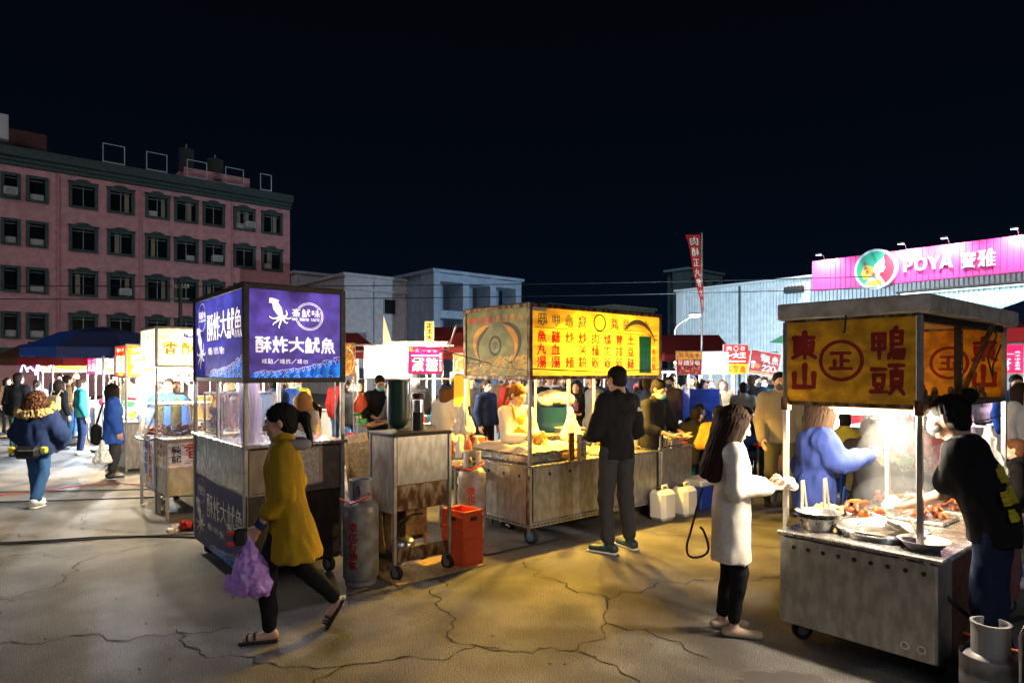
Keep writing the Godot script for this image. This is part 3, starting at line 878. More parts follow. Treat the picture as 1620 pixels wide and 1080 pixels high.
# P: cell, j (joint overrides), lean, top {m, hem, flare, sleeve, thick, open}, bot {m, len, wide}, hair {m, kind}, shoe, skin, mask, cap, lh, rh, look, grip directions
func person(P: Dictionary) -> Node3D:
	var cell: float = P.get("cell", 0.03)
	var fg := cell < 0.02
	var hc := 0.0055 if fg else 0.009
	var root: Node3D
	if P.has("label"):
		root = thing("person", P.label, "person", P.at, P.get("yaw", 0.0), P.get("group", ""))
	else:
		root = thing("person", "", "person")
	var k: float = P.get("h", 1.6) / 1.7
	var J := {"pv": Vector3(0, 0.93, 0), "ch": Vector3(0, 1.24, 0), "nk": Vector3(0, 1.43, -0.02), "hd": Vector3(0, 1.585, 0.012), "sl": Vector3(0.163, 1.375, -0.012), "sr": Vector3(-0.163, 1.375, -0.012),
		"el": Vector3(0.215, 1.11, -0.035), "er": Vector3(-0.215, 1.11, -0.035), "wl": Vector3(0.225, 0.87, 0.045), "wr": Vector3(-0.225, 0.87, 0.045), "hl": Vector3(0.088, 0.9, 0), "hr": Vector3(-0.088, 0.9, 0),
		"kl": Vector3(0.095, 0.49, 0.025), "kr": Vector3(-0.095, 0.49, 0.025), "al": Vector3(0.095, 0.09, -0.025), "ar": Vector3(-0.095, 0.09, -0.025), "tl": Vector3(0.115, 0.035, 0.13), "tr": Vector3(-0.115, 0.035, 0.13)}
	if P.has("sit"):  # hips down to the seat, knees forward
		var drop: float = 0.93 - P.sit
		for b in ["pv", "ch", "nk", "hd", "sl", "sr", "el", "er", "wl", "wr", "hl", "hr"]: J[b].y -= drop
		J.kl = Vector3(0.13, P.sit + 0.02, 0.4); J.kr = Vector3(-0.13, P.sit + 0.02, 0.4)
		J.al = Vector3(0.13, 0.09, 0.36); J.ar = Vector3(-0.13, 0.09, 0.36); J.tl = Vector3(0.15, 0.035, 0.51); J.tr = Vector3(-0.15, 0.035, 0.51)
	var lean: float = P.get("lean", 0.0)
	var bend := Basis(Vector3.RIGHT, lean)
	for b in ["ch", "nk", "hd", "sl", "sr", "el", "er", "wl", "wr"]: J[b] = J.pv + bend * (J[b] - J.pv)
	for b in P.get("j", {}): J[b] = P.j[b]
	for b in J: J[b] = J[b] * k
	var hb := Basis.from_euler(P.get("look", Vector3())) * Basis(Vector3.RIGHT, lean * 0.6)
	var hx := Transform3D(hb * (0.94 + 0.06 * k), J.hd)
	var top: Dictionary = P.top
	var bot: Dictionary = P.bot
	var lo := Vector3(1e9, -0.02, 1e9)
	var hi := -lo
	for b in J: lo = lo.min(J[b]); hi = hi.max(J[b])
	var pad := Vector3(0.3, 0.12, 0.3)
	lo -= pad; hi += pad
	lo.y = -0.02
	var up := (J.nk - J.pv as Vector3).normalized()
	# the body itself, head and hands joined to it
	var f := Field.new(lo, Vector3(hi.x, J.nk.y + 0.1, hi.z), maxf(cell, 0.016))
	f.cap(J.pv, J.ch, 0.085, 0.09, 0.05, Vector3(1.25, 1, 0.9))
	f.cap(J.ch, J.nk, 0.085, 0.05, 0.05)
	f.cap(J.sl, J.sr, 0.045, 0.045, 0.04)
	for s in ["l", "r"]:
		f.cap(J["s" + s], J["e" + s], 0.044 * k, 0.037 * k, 0.02)
		f.cap(J["e" + s], J["w" + s], 0.037 * k, 0.026 * k, 0.02)
		f.cap(J["h" + s], J["k" + s], 0.066 * k, 0.043 * k, 0.03)
		f.cap(J["k" + s], J["k" + s] * 0.6 + J["a" + s] * 0.4 + Vector3(0, 0, -0.004), 0.04 * k, 0.04 * k, 0.02)
		f.cap(J["k" + s] * 0.6 + J["a" + s] * 0.4 + Vector3(0, 0, -0.004), J["a" + s], 0.04 * k, 0.028 * k, 0.02)
		f.cap(J["a" + s] + Vector3(0, -0.04, -0.02), J["t" + s], 0.035, 0.026, 0.03)
	f.cap(J.nk, J.hd + hb * Vector3(0, -0.07, -0.02), 0.053 * k, 0.05, 0.03)
	var g := f.geo(Geo.new())
	g.add(head_geo(hc), hx)
	var tips := {}
	for s in ["l", "r"]:
		var d: Vector3 = J["w" + s] - J["e" + s]
		if P.has("g" + s): d = P["g" + s]
		var b := turn_to(d, P.get("thumb" + s, Vector3(0, 0, 1)))
		if s == "r": b = b * Basis(Vector3(-1, 0, 0), Vector3(0, 1, 0), Vector3(0, 0, 1))
		g.add(hand_geo(P.get("hand" + s, "relaxed"), 0.005 if fg else 0.008), Transform3D(b * (0.95 if k < 0.95 else 1.0), J["w" + s]))
		tips[s] = J["w" + s] + b * Vector3(-0.03, -0.1, 0.01)
	part("body", g, P.skin, root)
	# upper clothing
	var th: float = top.get("thick", 0.02)
	var hem: float = top.get("hem", 0.84) * k
	f = Field.new(Vector3(lo.x, minf(hem, J.pv.y) - 0.06, lo.z), Vector3(hi.x, J.nk.y + 0.12, hi.z), cell)
	f.cap(J.pv, J.ch, 0.105 + th, 0.107 + th, 0.05, Vector3(1.22, 1, 0.88))
	f.cap(J.ch, J.ch + up * 0.1, 0.105 + th, 0.09 + th, 0.05, Vector3(1.25, 1, 0.85))
	f.cap(J.sl, J.sr, 0.052 + th, 0.052 + th, 0.05)
	if top.get("collar", 0.05) > 0.0: f.cap(J.nk - up * 0.03, J.nk + up * top.get("collar", 0.03), 0.062 + th * 0.6, 0.058 + th * 0.5, 0.03)
	if top.get("hood", false):
		f.cap(J.nk + bend * Vector3(-0.07, -0.02, -0.06), J.nk + bend * Vector3(0.07, -0.02, -0.06), 0.055, 0.055, 0.02)
		f.ell(J.nk + bend * Vector3(0, -0.09, -0.11), Vector3(0.1, 0.09, 0.045), 0.03)
	var fl: float = top.get("flare", 0.0)
	if hem < J.pv.y - 0.02 and not P.has("sit"):
		f.cap(J.pv + Vector3(0, 0.08, 0), Vector3(J.pv.x, hem - 0.02, J.pv.z + top.get("swing", 0.0)), 0.105 + th, 0.118 + th + fl, 0.04, Vector3(1.2, 1, 0.92))
	var sl: float = top.get("sleeve", 1.0)
	for s in ["l", "r"]:
		var e: Vector3 = J["e" + s]
		var sh: Vector3 = J["s" + s]
		if sl <= 0.5:
			f.cap(sh, sh.lerp(e, sl * 2.0), 0.052 + th, 0.048 + th, 0.03)
		else:
			f.cap(sh, e, 0.048 + th, 0.042 + th, 0.03)
			f.cap(e, e.lerp(J["w" + s], (sl - 0.5) * 2.0 * 0.97), 0.042 + th, 0.032 + th * 0.8, 0.03)
	if not P.has("sit"): f.cut(Vector3(0, hem, 0), Vector3(0, -1, 0))
	if cell < 0.026:
		f.fold(fold_noise, minf(0.022 if fg else 0.012, th * 0.55), Vector3(1, 0.5, 1))
	var wear := part(top.get("called", "jacket"), f.geo(Geo.new()), top.m, root)
	if top.has("band"):  # a contrasting lower half
		f.cut(J.pv + Vector3(0, top.band_at * k, 0), Vector3(0, 1, 0))
	# legs
	if bot.get("len", 1.0) > 0.0:
		f = Field.new(Vector3(lo.x, -0.02, lo.z), Vector3(hi.x, J.pv.y + 0.16, hi.z), cell)
		var w: float = bot.get("wide", 0.0)
		f.cap(J.pv + Vector3(0, 0.06, 0), J.pv, 0.1, 0.105, 0.04, Vector3(1.2, 1, 0.92))
		for s in ["l", "r"]:
			var hp: Vector3 = J["h" + s]
			var kn: Vector3 = J["k" + s]
			var an: Vector3 = J["a" + s]
			var ln: float = bot.get("len", 1.0)
			if ln <= 0.5:
				f.cap(hp, hp.lerp(kn, ln * 2.0), 0.085 * k + w, 0.07 * k + w, 0.04)
			else:
				f.cap(hp, kn, 0.083 * k + w * 0.6, 0.059 * k + w * 0.8, 0.035)
				f.cap(kn, kn.lerp(an, (ln - 0.5) * 2.0 - 0.03), 0.059 * k + w * 0.8, 0.043 * k + w, 0.03)
		if cell < 0.026: f.fold(fold_noise, 0.012, Vector3(1, 0.8, 1))
		part(bot.get("called", "trousers"), f.geo(Geo.new()), bot.m, root)
	# shoes
	if P.has("shoe"):
		for s in ["l", "r"]:
			var an: Vector3 = J["a" + s]
			var to: Vector3 = J["t" + s]
			f = Field.new(an.min(to) - Vector3.ONE * 0.11, an.max(to) + Vector3.ONE * 0.08, 0.009 if fg else 0.018)
			var heel := an + (an - to) * Vector3(0.3, 0, 0.3) + Vector3(0, -0.045, 0)
			var sr: float = 0.042 if P.get("ankle_shoe", true) else 0.036
			f.cap(heel, to + Vector3(0, 0.004, 0), sr, sr - 0.004, 0.03, Vector3(1, 0.85, 1))
			if P.get("ankle_shoe", true): f.cap(heel + Vector3(0, 0.01, 0), an + Vector3(0, -0.005, 0), 0.04, 0.04, 0.03)
			if absf(heel.y - to.y) < 0.05: f.cut(Vector3(0, minf(heel.y, to.y) - 0.032, 0), Vector3(0, -1, 0))
			part("shoe", f.geo(Geo.new()), P.shoe, root)
			if P.has("sole"):
				var so := Geo.new()
				var d := (to - heel) * Vector3(1, 0, 1)
				so.t = Transform3D(Basis(Vector3.UP.cross(d.normalized()), Vector3.UP, d.normalized()), (heel + to) * 0.5 * Vector3(1, 0, 1) + Vector3(0, minf(heel.y, to.y) - 0.026, 0))
				so.box(Vector3(0, 0, 0), Vector3(0.082, 0.02, d.length() + 0.08), 0.008)
				part("shoe_sole", so, P.sole, root)
	# hair
	if P.has("hair"):
		var kind: String = P.hair.kind
		var c := 0.007 if fg else 0.013
		var long: float = {"long": 0.3, "mid": 0.2, "pony": 0.26}.get(kind, 0.03)
		f = Field.new(Vector3(-0.17, -0.16 - long, -0.24), Vector3(0.17, 0.24, 0.16), c)
		f.ell(Vector3(0, 0.04, -0.022), Vector3(0.085, 0.09, 0.103))
		if kind == "curly":
			f.ell(Vector3(0, -0.01, -0.04), Vector3(0.14, 0.14, 0.125), 0.05)
			f.ell(Vector3(0, -0.09, -0.1), Vector3(0.15, 0.1, 0.09), 0.05)
		elif kind != "long" and kind != "mid":
			f.ell(Vector3(0, -0.025, -0.045), Vector3(0.074, 0.078, 0.07), 0.02)
		if kind == "long" or kind == "mid":
			for i in 9:
				var a := PI * (0.98 + i * 0.1305) - 0.05
				var x := cos(a) * 0.083
				var z := sin(a) * 0.085 - 0.01
				f.cap(Vector3(x, 0.0, z), Vector3(x * 1.2, -0.1 - long * (0.9 + 0.1 * sin(i * 2.3)), z * (0.9 if z < -0.04 else 1.0) + 0.01), 0.036, 0.024, 0.06)
			f.cap(Vector3(0.074, 0.04, 0.035), Vector3(0.1, -0.08 - long * 0.75, 0.055), 0.022, 0.015, 0.05)
			f.cap(Vector3(-0.074, 0.04, 0.035), Vector3(-0.1, -0.08 - long * 0.75, 0.055), 0.022, 0.015, 0.05)
		f.sub(Vector3(0, -0.045, 0.088), Vector3(0.071, 0.1, 0.075), 0.01)
		if kind == "short" or kind == "bun" or kind == "pony":
			f.cut(Vector3(0, -0.085, -0.06), Vector3(0, -1, 0.45).normalized())
			f.sub(Vector3(0.09, -0.06, 0.03), Vector3(0.03, 0.07, 0.06), 0.01); f.sub(Vector3(-0.09, -0.06, 0.03), Vector3(0.03, 0.07, 0.06), 0.01)
		if kind == "bun": f.ell(Vector3(0, 0.1, -0.125), Vector3(0.052, 0.048, 0.048), 0.008)
		if kind == "pony":
			f.cap(Vector3(0, 0.03, -0.11), Vector3(0, -0.0, -0.165), 0.03, 0.035, 0.015)
			f.cap(Vector3(0, -0.0, -0.165), Vector3(0, -0.2, -0.17), 0.036, 0.012, 0.02)
		if fg or kind == "curly": f.fold(strand_noise, 0.022 if kind == "curly" else 0.006, Vector3(1, 1, 1) if kind == "curly" else Vector3(1.6, 0.22, 1.6))
		var hg := Geo.new()
		hg.add(f.geo(Geo.new()), hx)
		part("hair", hg, P.hair.m, root)
	if P.get("cap", null):
		var cg := Geo.new()
		cg.t = hx
		cg.ball(Vector3(0, 0.062, -0.016), Vector3(0.093, 0.078, 0.108), 8, 16)
		cg.ball(Vector3(0, 0.06, 0.1), Vector3(0.07, 0.012, 0.075), 6, 12)
		part("cap", cg, P.cap, root)
	if P.get("mask", null):
		f = Field.new(Vector3(-0.1, -0.14, -0.02), Vector3(0.1, 0.04, 0.15), 0.006 if fg else 0.011)
		f.ell(Vector3(0, -0.054, 0.042), Vector3(0.064, 0.056, 0.076))
		f.cut(Vector3(0, 0, 0.025), Vector3(0, 0, -1))
		f.cut(Vector3(0, -0.012, 0.1), Vector3(0, 1, 0.1).normalized())
		var mg := Geo.new()
		mg.add(f.geo(Geo.new()), hx)
		mg.t = hx
		for s in [-1.0, 1.0]: mg.tube([Vector3(s * 0.05, -0.025, 0.06), Vector3(s * 0.078, 0.0, 0.005), Vector3(s * 0.082, 0.006, -0.012)], 0.0025, 5)
		part("face_mask", mg, P.mask, root)
	if fg and P.get("face", false):
		for s in [-1.0, 1.0]:
			var eg := Geo.new()
			eg.t = hx
			eg.ball(Vector3(s * 0.031, 0.004, 0.0765), Vector3(0.013, 0.0105, 0.0125))
			part("eye", eg, M.eye_white, root)
			eg = Geo.new()
			eg.t = hx
			eg.ball(Vector3(s * 0.031, 0.004, 0.0865), Vector3(0.0055, 0.0055, 0.003))
			part("iris", eg, M.iris, root)
			eg = Geo.new()
			eg.t = hx
			eg.tube([Vector3(s * 0.015, 0.027, 0.0905), Vector3(s * 0.032, 0.031, 0.087), Vector3(s * 0.05, 0.025, 0.076)], [0.003, 0.0038, 0.002], 6)
			part("eyebrow", eg, M.iris, root)
		var lg := Geo.new()
		lg.t = hx
		if not P.get("mask", null):
			lg.tube([Vector3(-0.023, -0.0615, 0.0835), Vector3(0, -0.0605, 0.0925), Vector3(0.023, -0.0615, 0.0835)], [0.0025, 0.005, 0.0025], 6)
			part("lips", lg, M.lips, root)
	root.set_meta("tip_l", tips.l)
	root.set_meta("tip_r", tips.r)
	return root
# ---------- the place ----------
const YAW := 0.7086  # the market's rows run 40.6 degrees off the view
func make_materials() -> void:
	T.weave = noise_tex(3, 0.09, Color.BLACK, Color.WHITE, true, 3.0, 4)
	T.soft = noise_tex(4, 0.008, Color(0.92, 0.92, 0.92), Color(1, 1, 1))
	T.grime = noise_tex(5, 0.018, Color(0.84, 0.81, 0.76), Color(1, 1, 1), false, 4, 6)
	T.brushed = noise_tex(17, 0.02, Color(0.85, 0.84, 0.82), Color(1, 1, 1), false, 4, 5)
	T.dent = noise_tex(6, 0.006, Color.BLACK, Color.WHITE, true, 6.0, 3)
	T.smear = noise_tex(7, 0.02, Color(0.86, 0.86, 0.86), Color(1, 1, 1))
	T.worn = noise_tex(8, 0.008, Color(0.8, 0.78, 0.76), Color(1, 1, 1), false, 4, 5)
	T.concrete = noise_tex(9, 0.11, Color(0.38, 0.38, 0.38), Color(1, 1, 1), false, 4, 6, 1024)
	T.patches = noise_tex(10, 0.006, Color(0.7, 0.69, 0.68), Color(1, 1, 1), false, 4, 5, 1024)
	T.grit = noise_tex(11, 0.12, Color.BLACK, Color.WHITE, true, 5.0, 4, 1024)
	T.rust = noise_tex(12, 0.02, Color(0.5, 0.33, 0.2), Color(0.9, 0.86, 0.8), false, 4, 6)
	T.bands = noise_tex(13, 0.01, Color(0.92, 0.91, 0.9), Color(1, 1, 1), false, 4, 4)
	T.camo = noise_tex(14, 0.02, Color(0.16, 0.17, 0.1), Color(0.45, 0.42, 0.3), false, 4, 3)
	T.camo.color_ramp.interpolation_mode = Gradient.GRADIENT_INTERPOLATE_CONSTANT
	T.camo.color_ramp.add_point(0.5, Color(0.3, 0.3, 0.2))
	T.print_cloth = noise_tex(15, 0.03, Color(0.1, 0.2, 0.32), Color(0.75, 0.75, 0.6), false, 4, 2)
	T.print_cloth.color_ramp.interpolation_mode = Gradient.GRADIENT_INTERPOLATE_CONSTANT
	T.print_cloth.color_ramp.add_point(0.45, Color(0.25, 0.4, 0.3))
	T.food = noise_tex(16, 0.05, Color(0.3, 0.12, 0.04), Color(0.9, 0.6, 0.25), false, 4, 4)
	draw_prints()
	fold_noise = FastNoiseLite.new()
	fold_noise.seed = 21; fold_noise.frequency = 6.5; fold_noise.fractal_octaves = 2
	strand_noise = FastNoiseLite.new()
	strand_noise.seed = 22; strand_noise.frequency = 32.0; strand_noise.fractal_octaves = 2
	steel("steel", lin(0.5, 0.49, 0.47), 0.42, 0.7)
	steel("steel_bright", lin(0.62, 0.62, 0.62), 0.3, 0.85)
	steel("steel_brown", lin(0.3, 0.24, 0.19), 0.5, 0.55)
	steel("steel_old", lin(0.42, 0.38, 0.33), 0.5, 0.6).albedo_texture = T.rust
	dirty("iron", lin(0.06, 0.055, 0.05), 0.6, 1.0, 0.4)
	mat("chrome", lin(0.7, 0.7, 0.7), 0.18, 1.0)
	mat("rubber", lin(0.02, 0.02, 0.02), 0.8)
	mat("hub", lin(0.25, 0.25, 0.26), 0.4, 0.6)
	mat("blue_hub", lin(0.03, 0.16, 0.4), 0.5)
	mat("black_plastic", lin(0.015, 0.015, 0.017), 0.45)
	mat("white_plastic", lin(0.72, 0.72, 0.7), 0.45)
	mat("cream_plastic", lin(0.6, 0.55, 0.42), 0.5)
	mat("white_paint", lin(0.62, 0.61, 0.58), 0.5)
	mat("eye_white", lin(0.6, 0.58, 0.55), 0.25)
	mat("iris", lin(0.012, 0.009, 0.008), 0.35)
	mat("lips", lin(0.3, 0.1, 0.09), 0.5)
	mat("blue_plastic", lin(0.02, 0.07, 0.55), 0.4)
	mat("teal_plastic", lin(0.02, 0.25, 0.38), 0.4)
	mat("tub_teal", lin(0.006, 0.04, 0.12), 0.35)
	mat("orange_plastic", lin(0.72, 0.085, 0.025), 0.45)
	mat("red_plastic", lin(0.55, 0.04, 0.03), 0.45)
	mat("green_plastic", lin(0.05, 0.4, 0.1), 0.5)
	mat("yellow_plastic", lin(0.75, 0.45, 0.03), 0.5)
	for s in [["skin", 0.5, 0.29, 0.19], ["skin_pale", 0.58, 0.37, 0.27], ["skin_tan", 0.4, 0.21, 0.13]]:
		var m := mat(s[0], lin(s[1], s[2], s[3]), 0.5)
		m.subsurf_scatter_enabled = true
		m.subsurf_scatter_strength = 0.12
	for s in [["hair_black", 0.012, 0.01, 0.01], ["hair_dark", 0.03, 0.018, 0.012], ["hair_brown", 0.1, 0.045, 0.022], ["hair_blond", 0.3, 0.17, 0.07]]:
		mat(s[0], lin(s[1], s[2], s[3]), 0.7).metallic_specular = 0.22
	for s in [["black", 0.014, 0.014, 0.016], ["charcoal", 0.045, 0.045, 0.05], ["grey", 0.2, 0.2, 0.21], ["navy", 0.02, 0.035, 0.1], ["blue", 0.03, 0.09, 0.38], ["royal", 0.03, 0.05, 0.2], ["denim", 0.035, 0.1, 0.24], ["dark_denim", 0.02, 0.03, 0.07], ["white", 0.72, 0.71, 0.68], ["cream", 0.62, 0.56, 0.47], ["mustard", 0.36, 0.225, 0.014],
		["ochre", 0.5, 0.26, 0.03], ["red", 0.42, 0.03, 0.03], ["pink", 0.6, 0.2, 0.28], ["olive", 0.11, 0.1, 0.05], ["brown", 0.14, 0.075, 0.04], ["tan", 0.34, 0.22, 0.12], ["green", 0.04, 0.2, 0.09], ["teal", 0.03, 0.2, 0.24], ["purple", 0.2, 0.1, 0.3], ["yellow", 0.62, 0.48, 0.05], ["khaki", 0.3, 0.25, 0.16], ["sky", 0.28, 0.42, 0.6]]:
		cloth("c_" + s[0], lin(s[1], s[2], s[3]))
	cloth("c_darkred", lin(0.16, 0.018, 0.02))
	cloth("c_coat", lin(0.8, 0.76, 0.68))
	cloth("c_camo", lin(0.8, 0.8, 0.8), 1.5).albedo_texture = T.camo
	cloth("c_print", lin(0.8, 0.8, 0.8), 1.2).albedo_texture = T.print_cloth
	cloth("c_dots", lin(0.5, 0.6, 0.8), 3.0).albedo_texture = T.print_cloth
	mat("mask_white", lin(0.75, 0.78, 0.8), 0.8)
	mat("mask_green", lin(0.2, 0.55, 0.45), 0.8)
	mat("mask_dark", lin(0.05, 0.05, 0.06), 0.7)
	var b := mat("bag_white", lin(0.78, 0.76, 0.7), 0.35)
	b.backlight_enabled = true; b.backlight = Color(0.5, 0.5, 0.48)
	b = mat("bag_purple", lin(0.56, 0.32, 0.8), 0.2)
	b.backlight_enabled = true; b.backlight = Color(0.6, 0.5, 0.7)
	b = mat("bag_red", lin(0.65, 0.04, 0.12), 0.35)
	b.backlight_enabled = true; b.backlight = Color(0.5, 0.3, 0.3)
	b = mat("glass", Color(0.9, 0.95, 0.95, 0.12), 0.05)
	b.transparency = BaseMaterial3D.TRANSPARENCY_ALPHA
	b = mat("clear_plastic", Color(0.86, 0.82, 0.95, 0.28), 0.2)
	b.transparency = BaseMaterial3D.TRANSPARENCY_ALPHA
	mat("food", lin(0.8, 0.7, 0.6), 0.4).albedo_texture = T.food
	tri_map(M.food, 6.0)
	mat("sausage", lin(0.22, 0.06, 0.02), 0.3).albedo_texture = T.soft
	tri_map(M.sausage, 6.0)
	mat("noodle", lin(0.72, 0.55, 0.16), 0.5)
	mat("fried", lin(0.6, 0.27, 0.05), 0.5).albedo_texture = T.food
	tri_map(M.fried, 9.0)
	dirty("card", lin(0.62, 0.42, 0.17), 0.85, 2.0)
func ground() -> void:
	var st := Geo.new()
	var m := mat("concrete", lin(0.44, 0.425, 0.4), 0.8)
	m.albedo_texture = T.concrete
	m.normal_enabled = true
	m.normal_texture = T.grit
	m.normal_scale = 0.6
	m.detail_enabled = true
	m.detail_albedo = T.patches
	m.detail_blend_mode = BaseMaterial3D.BLEND_MODE_MUL
	m.detail_uv_layer = BaseMaterial3D.DETAIL_UV_2
	m.uv2_triplanar = true
	m.uv2_scale = Vector3.ONE * 0.17
	tri_map(m, 0.9)
	st.quad(Vector3(-300, 0, 60), Vector3(300, 0, 60), Vector3(300, 0, -400), Vector3(-300, 0, -400), Vector3.UP)
	var g := structure("ground", st, m)
	# cracks: jagged, a finger wide, each a sunken dark line
	mat("crack", lin(0.022, 0.02, 0.018), 0.95)
	var rng := RandomNumberGenerator.new()
	rng.seed = 31
	for c in [
		[[-4.6, -5.55], [-3.8, -4.95], [-3.55, -4.3], [-3.1, -3.95]], [[-4.3, -4.12], [-3.0, -4.28], [-1.82, -4.55]], [[-4.9, -6.3], [-3.94, -6.36], [-3.0, -7.3]],
		[[-3.94, -6.36], [-3.75, -5.4], [-4.2, -4.9]], [[-2.28, -4.5], [-2.1, -4.28], [-1.8, -4.1], [-1.4, -3.92], [-1.0, -3.95]], [[-1.0, -3.95], [-0.6, -4.04], [-0.08, -4.2], [0.42, -4.16], [0.66, -4.62]],
		[[-0.62, -5.9], [-0.6, -5.1], [-0.42, -4.6], [-0.3, -4.2], [-0.08, -4.2]], [[0.1, -6.1], [0.35, -5.5], [0.72, -5.1], [0.66, -4.62]], [[0.72, -5.1], [1.3, -5.5], [2.2, -5.65], [2.9, -5.95]],
		[[0.66, -4.62], [0.95, -4.42], [1.2, -4.05]], [[0.42, -4.16], [0.62, -3.85], [0.78, -3.5]], [[-3.1, -3.95], [-3.4, -3.82], [-3.9, -3.8]], [[-5.2, -8.1], [-4.9, -7.4], [-4.1, -7.25]], [[1.5, -7.2], [2.6, -6.6], [3.4, -6.7]],
		[[-7.5, -11.0], [-6.0, -10.2], [-4.9, -9.9]], [[-1.0, -3.95], [-1.2, -3.4], [-1.1, -3.0]], [[-8.0, -7.0], [-6.5, -7.4], [-5.0, -7.0]]]:
		var pts := []
		for i in c.size() - 1:
			var a := Vector2(c[i][0], c[i][1])
			var b := Vector2(c[i + 1][0], c[i + 1][1])
			var n := int(a.distance_to(b) / 0.045) + 1
			for k in n:
				pts.append(a.lerp(b, float(k) / n))
		pts.append(Vector2(c[-1][0], c[-1][1]))
		var q := Geo.new()
		var wander := FastNoiseLite.new()
		wander.seed = rng.randi() % 1000
		wander.frequency = 0.06
		wander.fractal_octaves = 4
		var l := []
		for i in pts.size():
			var d: Vector2 = (pts[mini(i + 1, pts.size() - 1)] - pts[maxi(i - 1, 0)]).normalized().orthogonal()
			var fade := minf(1.0, minf(i, pts.size() - 1 - i) / 6.0)
			var p: Vector2 = pts[i] + d * wander.get_noise_1d(i * 2.2) * 0.16 * fade
			var w := 0.002 + 0.0085 * absf(wander.get_noise_1d(i * 9.0 + 300.0)) * 1.6 + rng.randf() * 0.002
			l.append([Vector3(p.x + d.x * w, 0.003, p.y + d.y * w), Vector3(p.x - d.x * w, 0.003, p.y - d.y * w)])
		for i in l.size() - 1: q.quad(l[i][0], l[i + 1][0], l[i + 1][1], l[i][1], Vector3.UP)
		part("crack", q, M.crack, g)
	# a few dark stains, worn into the concrete with outlines of their own
	mat("stain", lin(0.09, 0.083, 0.075), 0.5)
	for s in [[1.55, -3.75, 0.34, 0.16], [2.05, -4.0, 0.24, 0.1], [0.2, -6.35, 0.42, 0.2], [-0.3, -6.5, 0.3, 0.14], [-1.2, -5.15, 0.28, 0.1]]:
		var q := Geo.new()
		var wob := FastNoiseLite.new()
		wob.seed = int(s[0] * 100); wob.frequency = 1.4
		for k in 40:
			var e := []
			for j in 2:
				var a: float = TAU * (k + j) / 40
				var r: float = 0.75 + 0.5 * wob.get_noise_2d(cos(a), sin(a))
				e.append(Vector3(s[0] + cos(a) * s[2] * r, 0.002, s[1] + sin(a) * s[3] * r))
			q.tri(Vector3(s[0], 0.002, s[1]), e[0], e[1], Vector3.UP, Vector3.UP, Vector3.UP)
		part("stain", q, M.stain, g)
	# grit and scraps
	var bits := Geo.new()
	for i in 150:
		var d := rng.randf_range(3.2, 11.0)
		var p := Vector3(rng.randf_range(-0.8, 0.8) * d, 0.003, -d)
		bits.ball(p, Vector3(rng.randf_range(0.004, 0.011), 0.004, rng.randf_range(0.004, 0.011)), 3, 5)
	var o := part("litter", bits, mat("litter", lin(0.2, 0.15, 0.1), 0.9), self)
	tag(o, "small scraps and grit scattered over the concrete ground", "litter", "", "stuff")
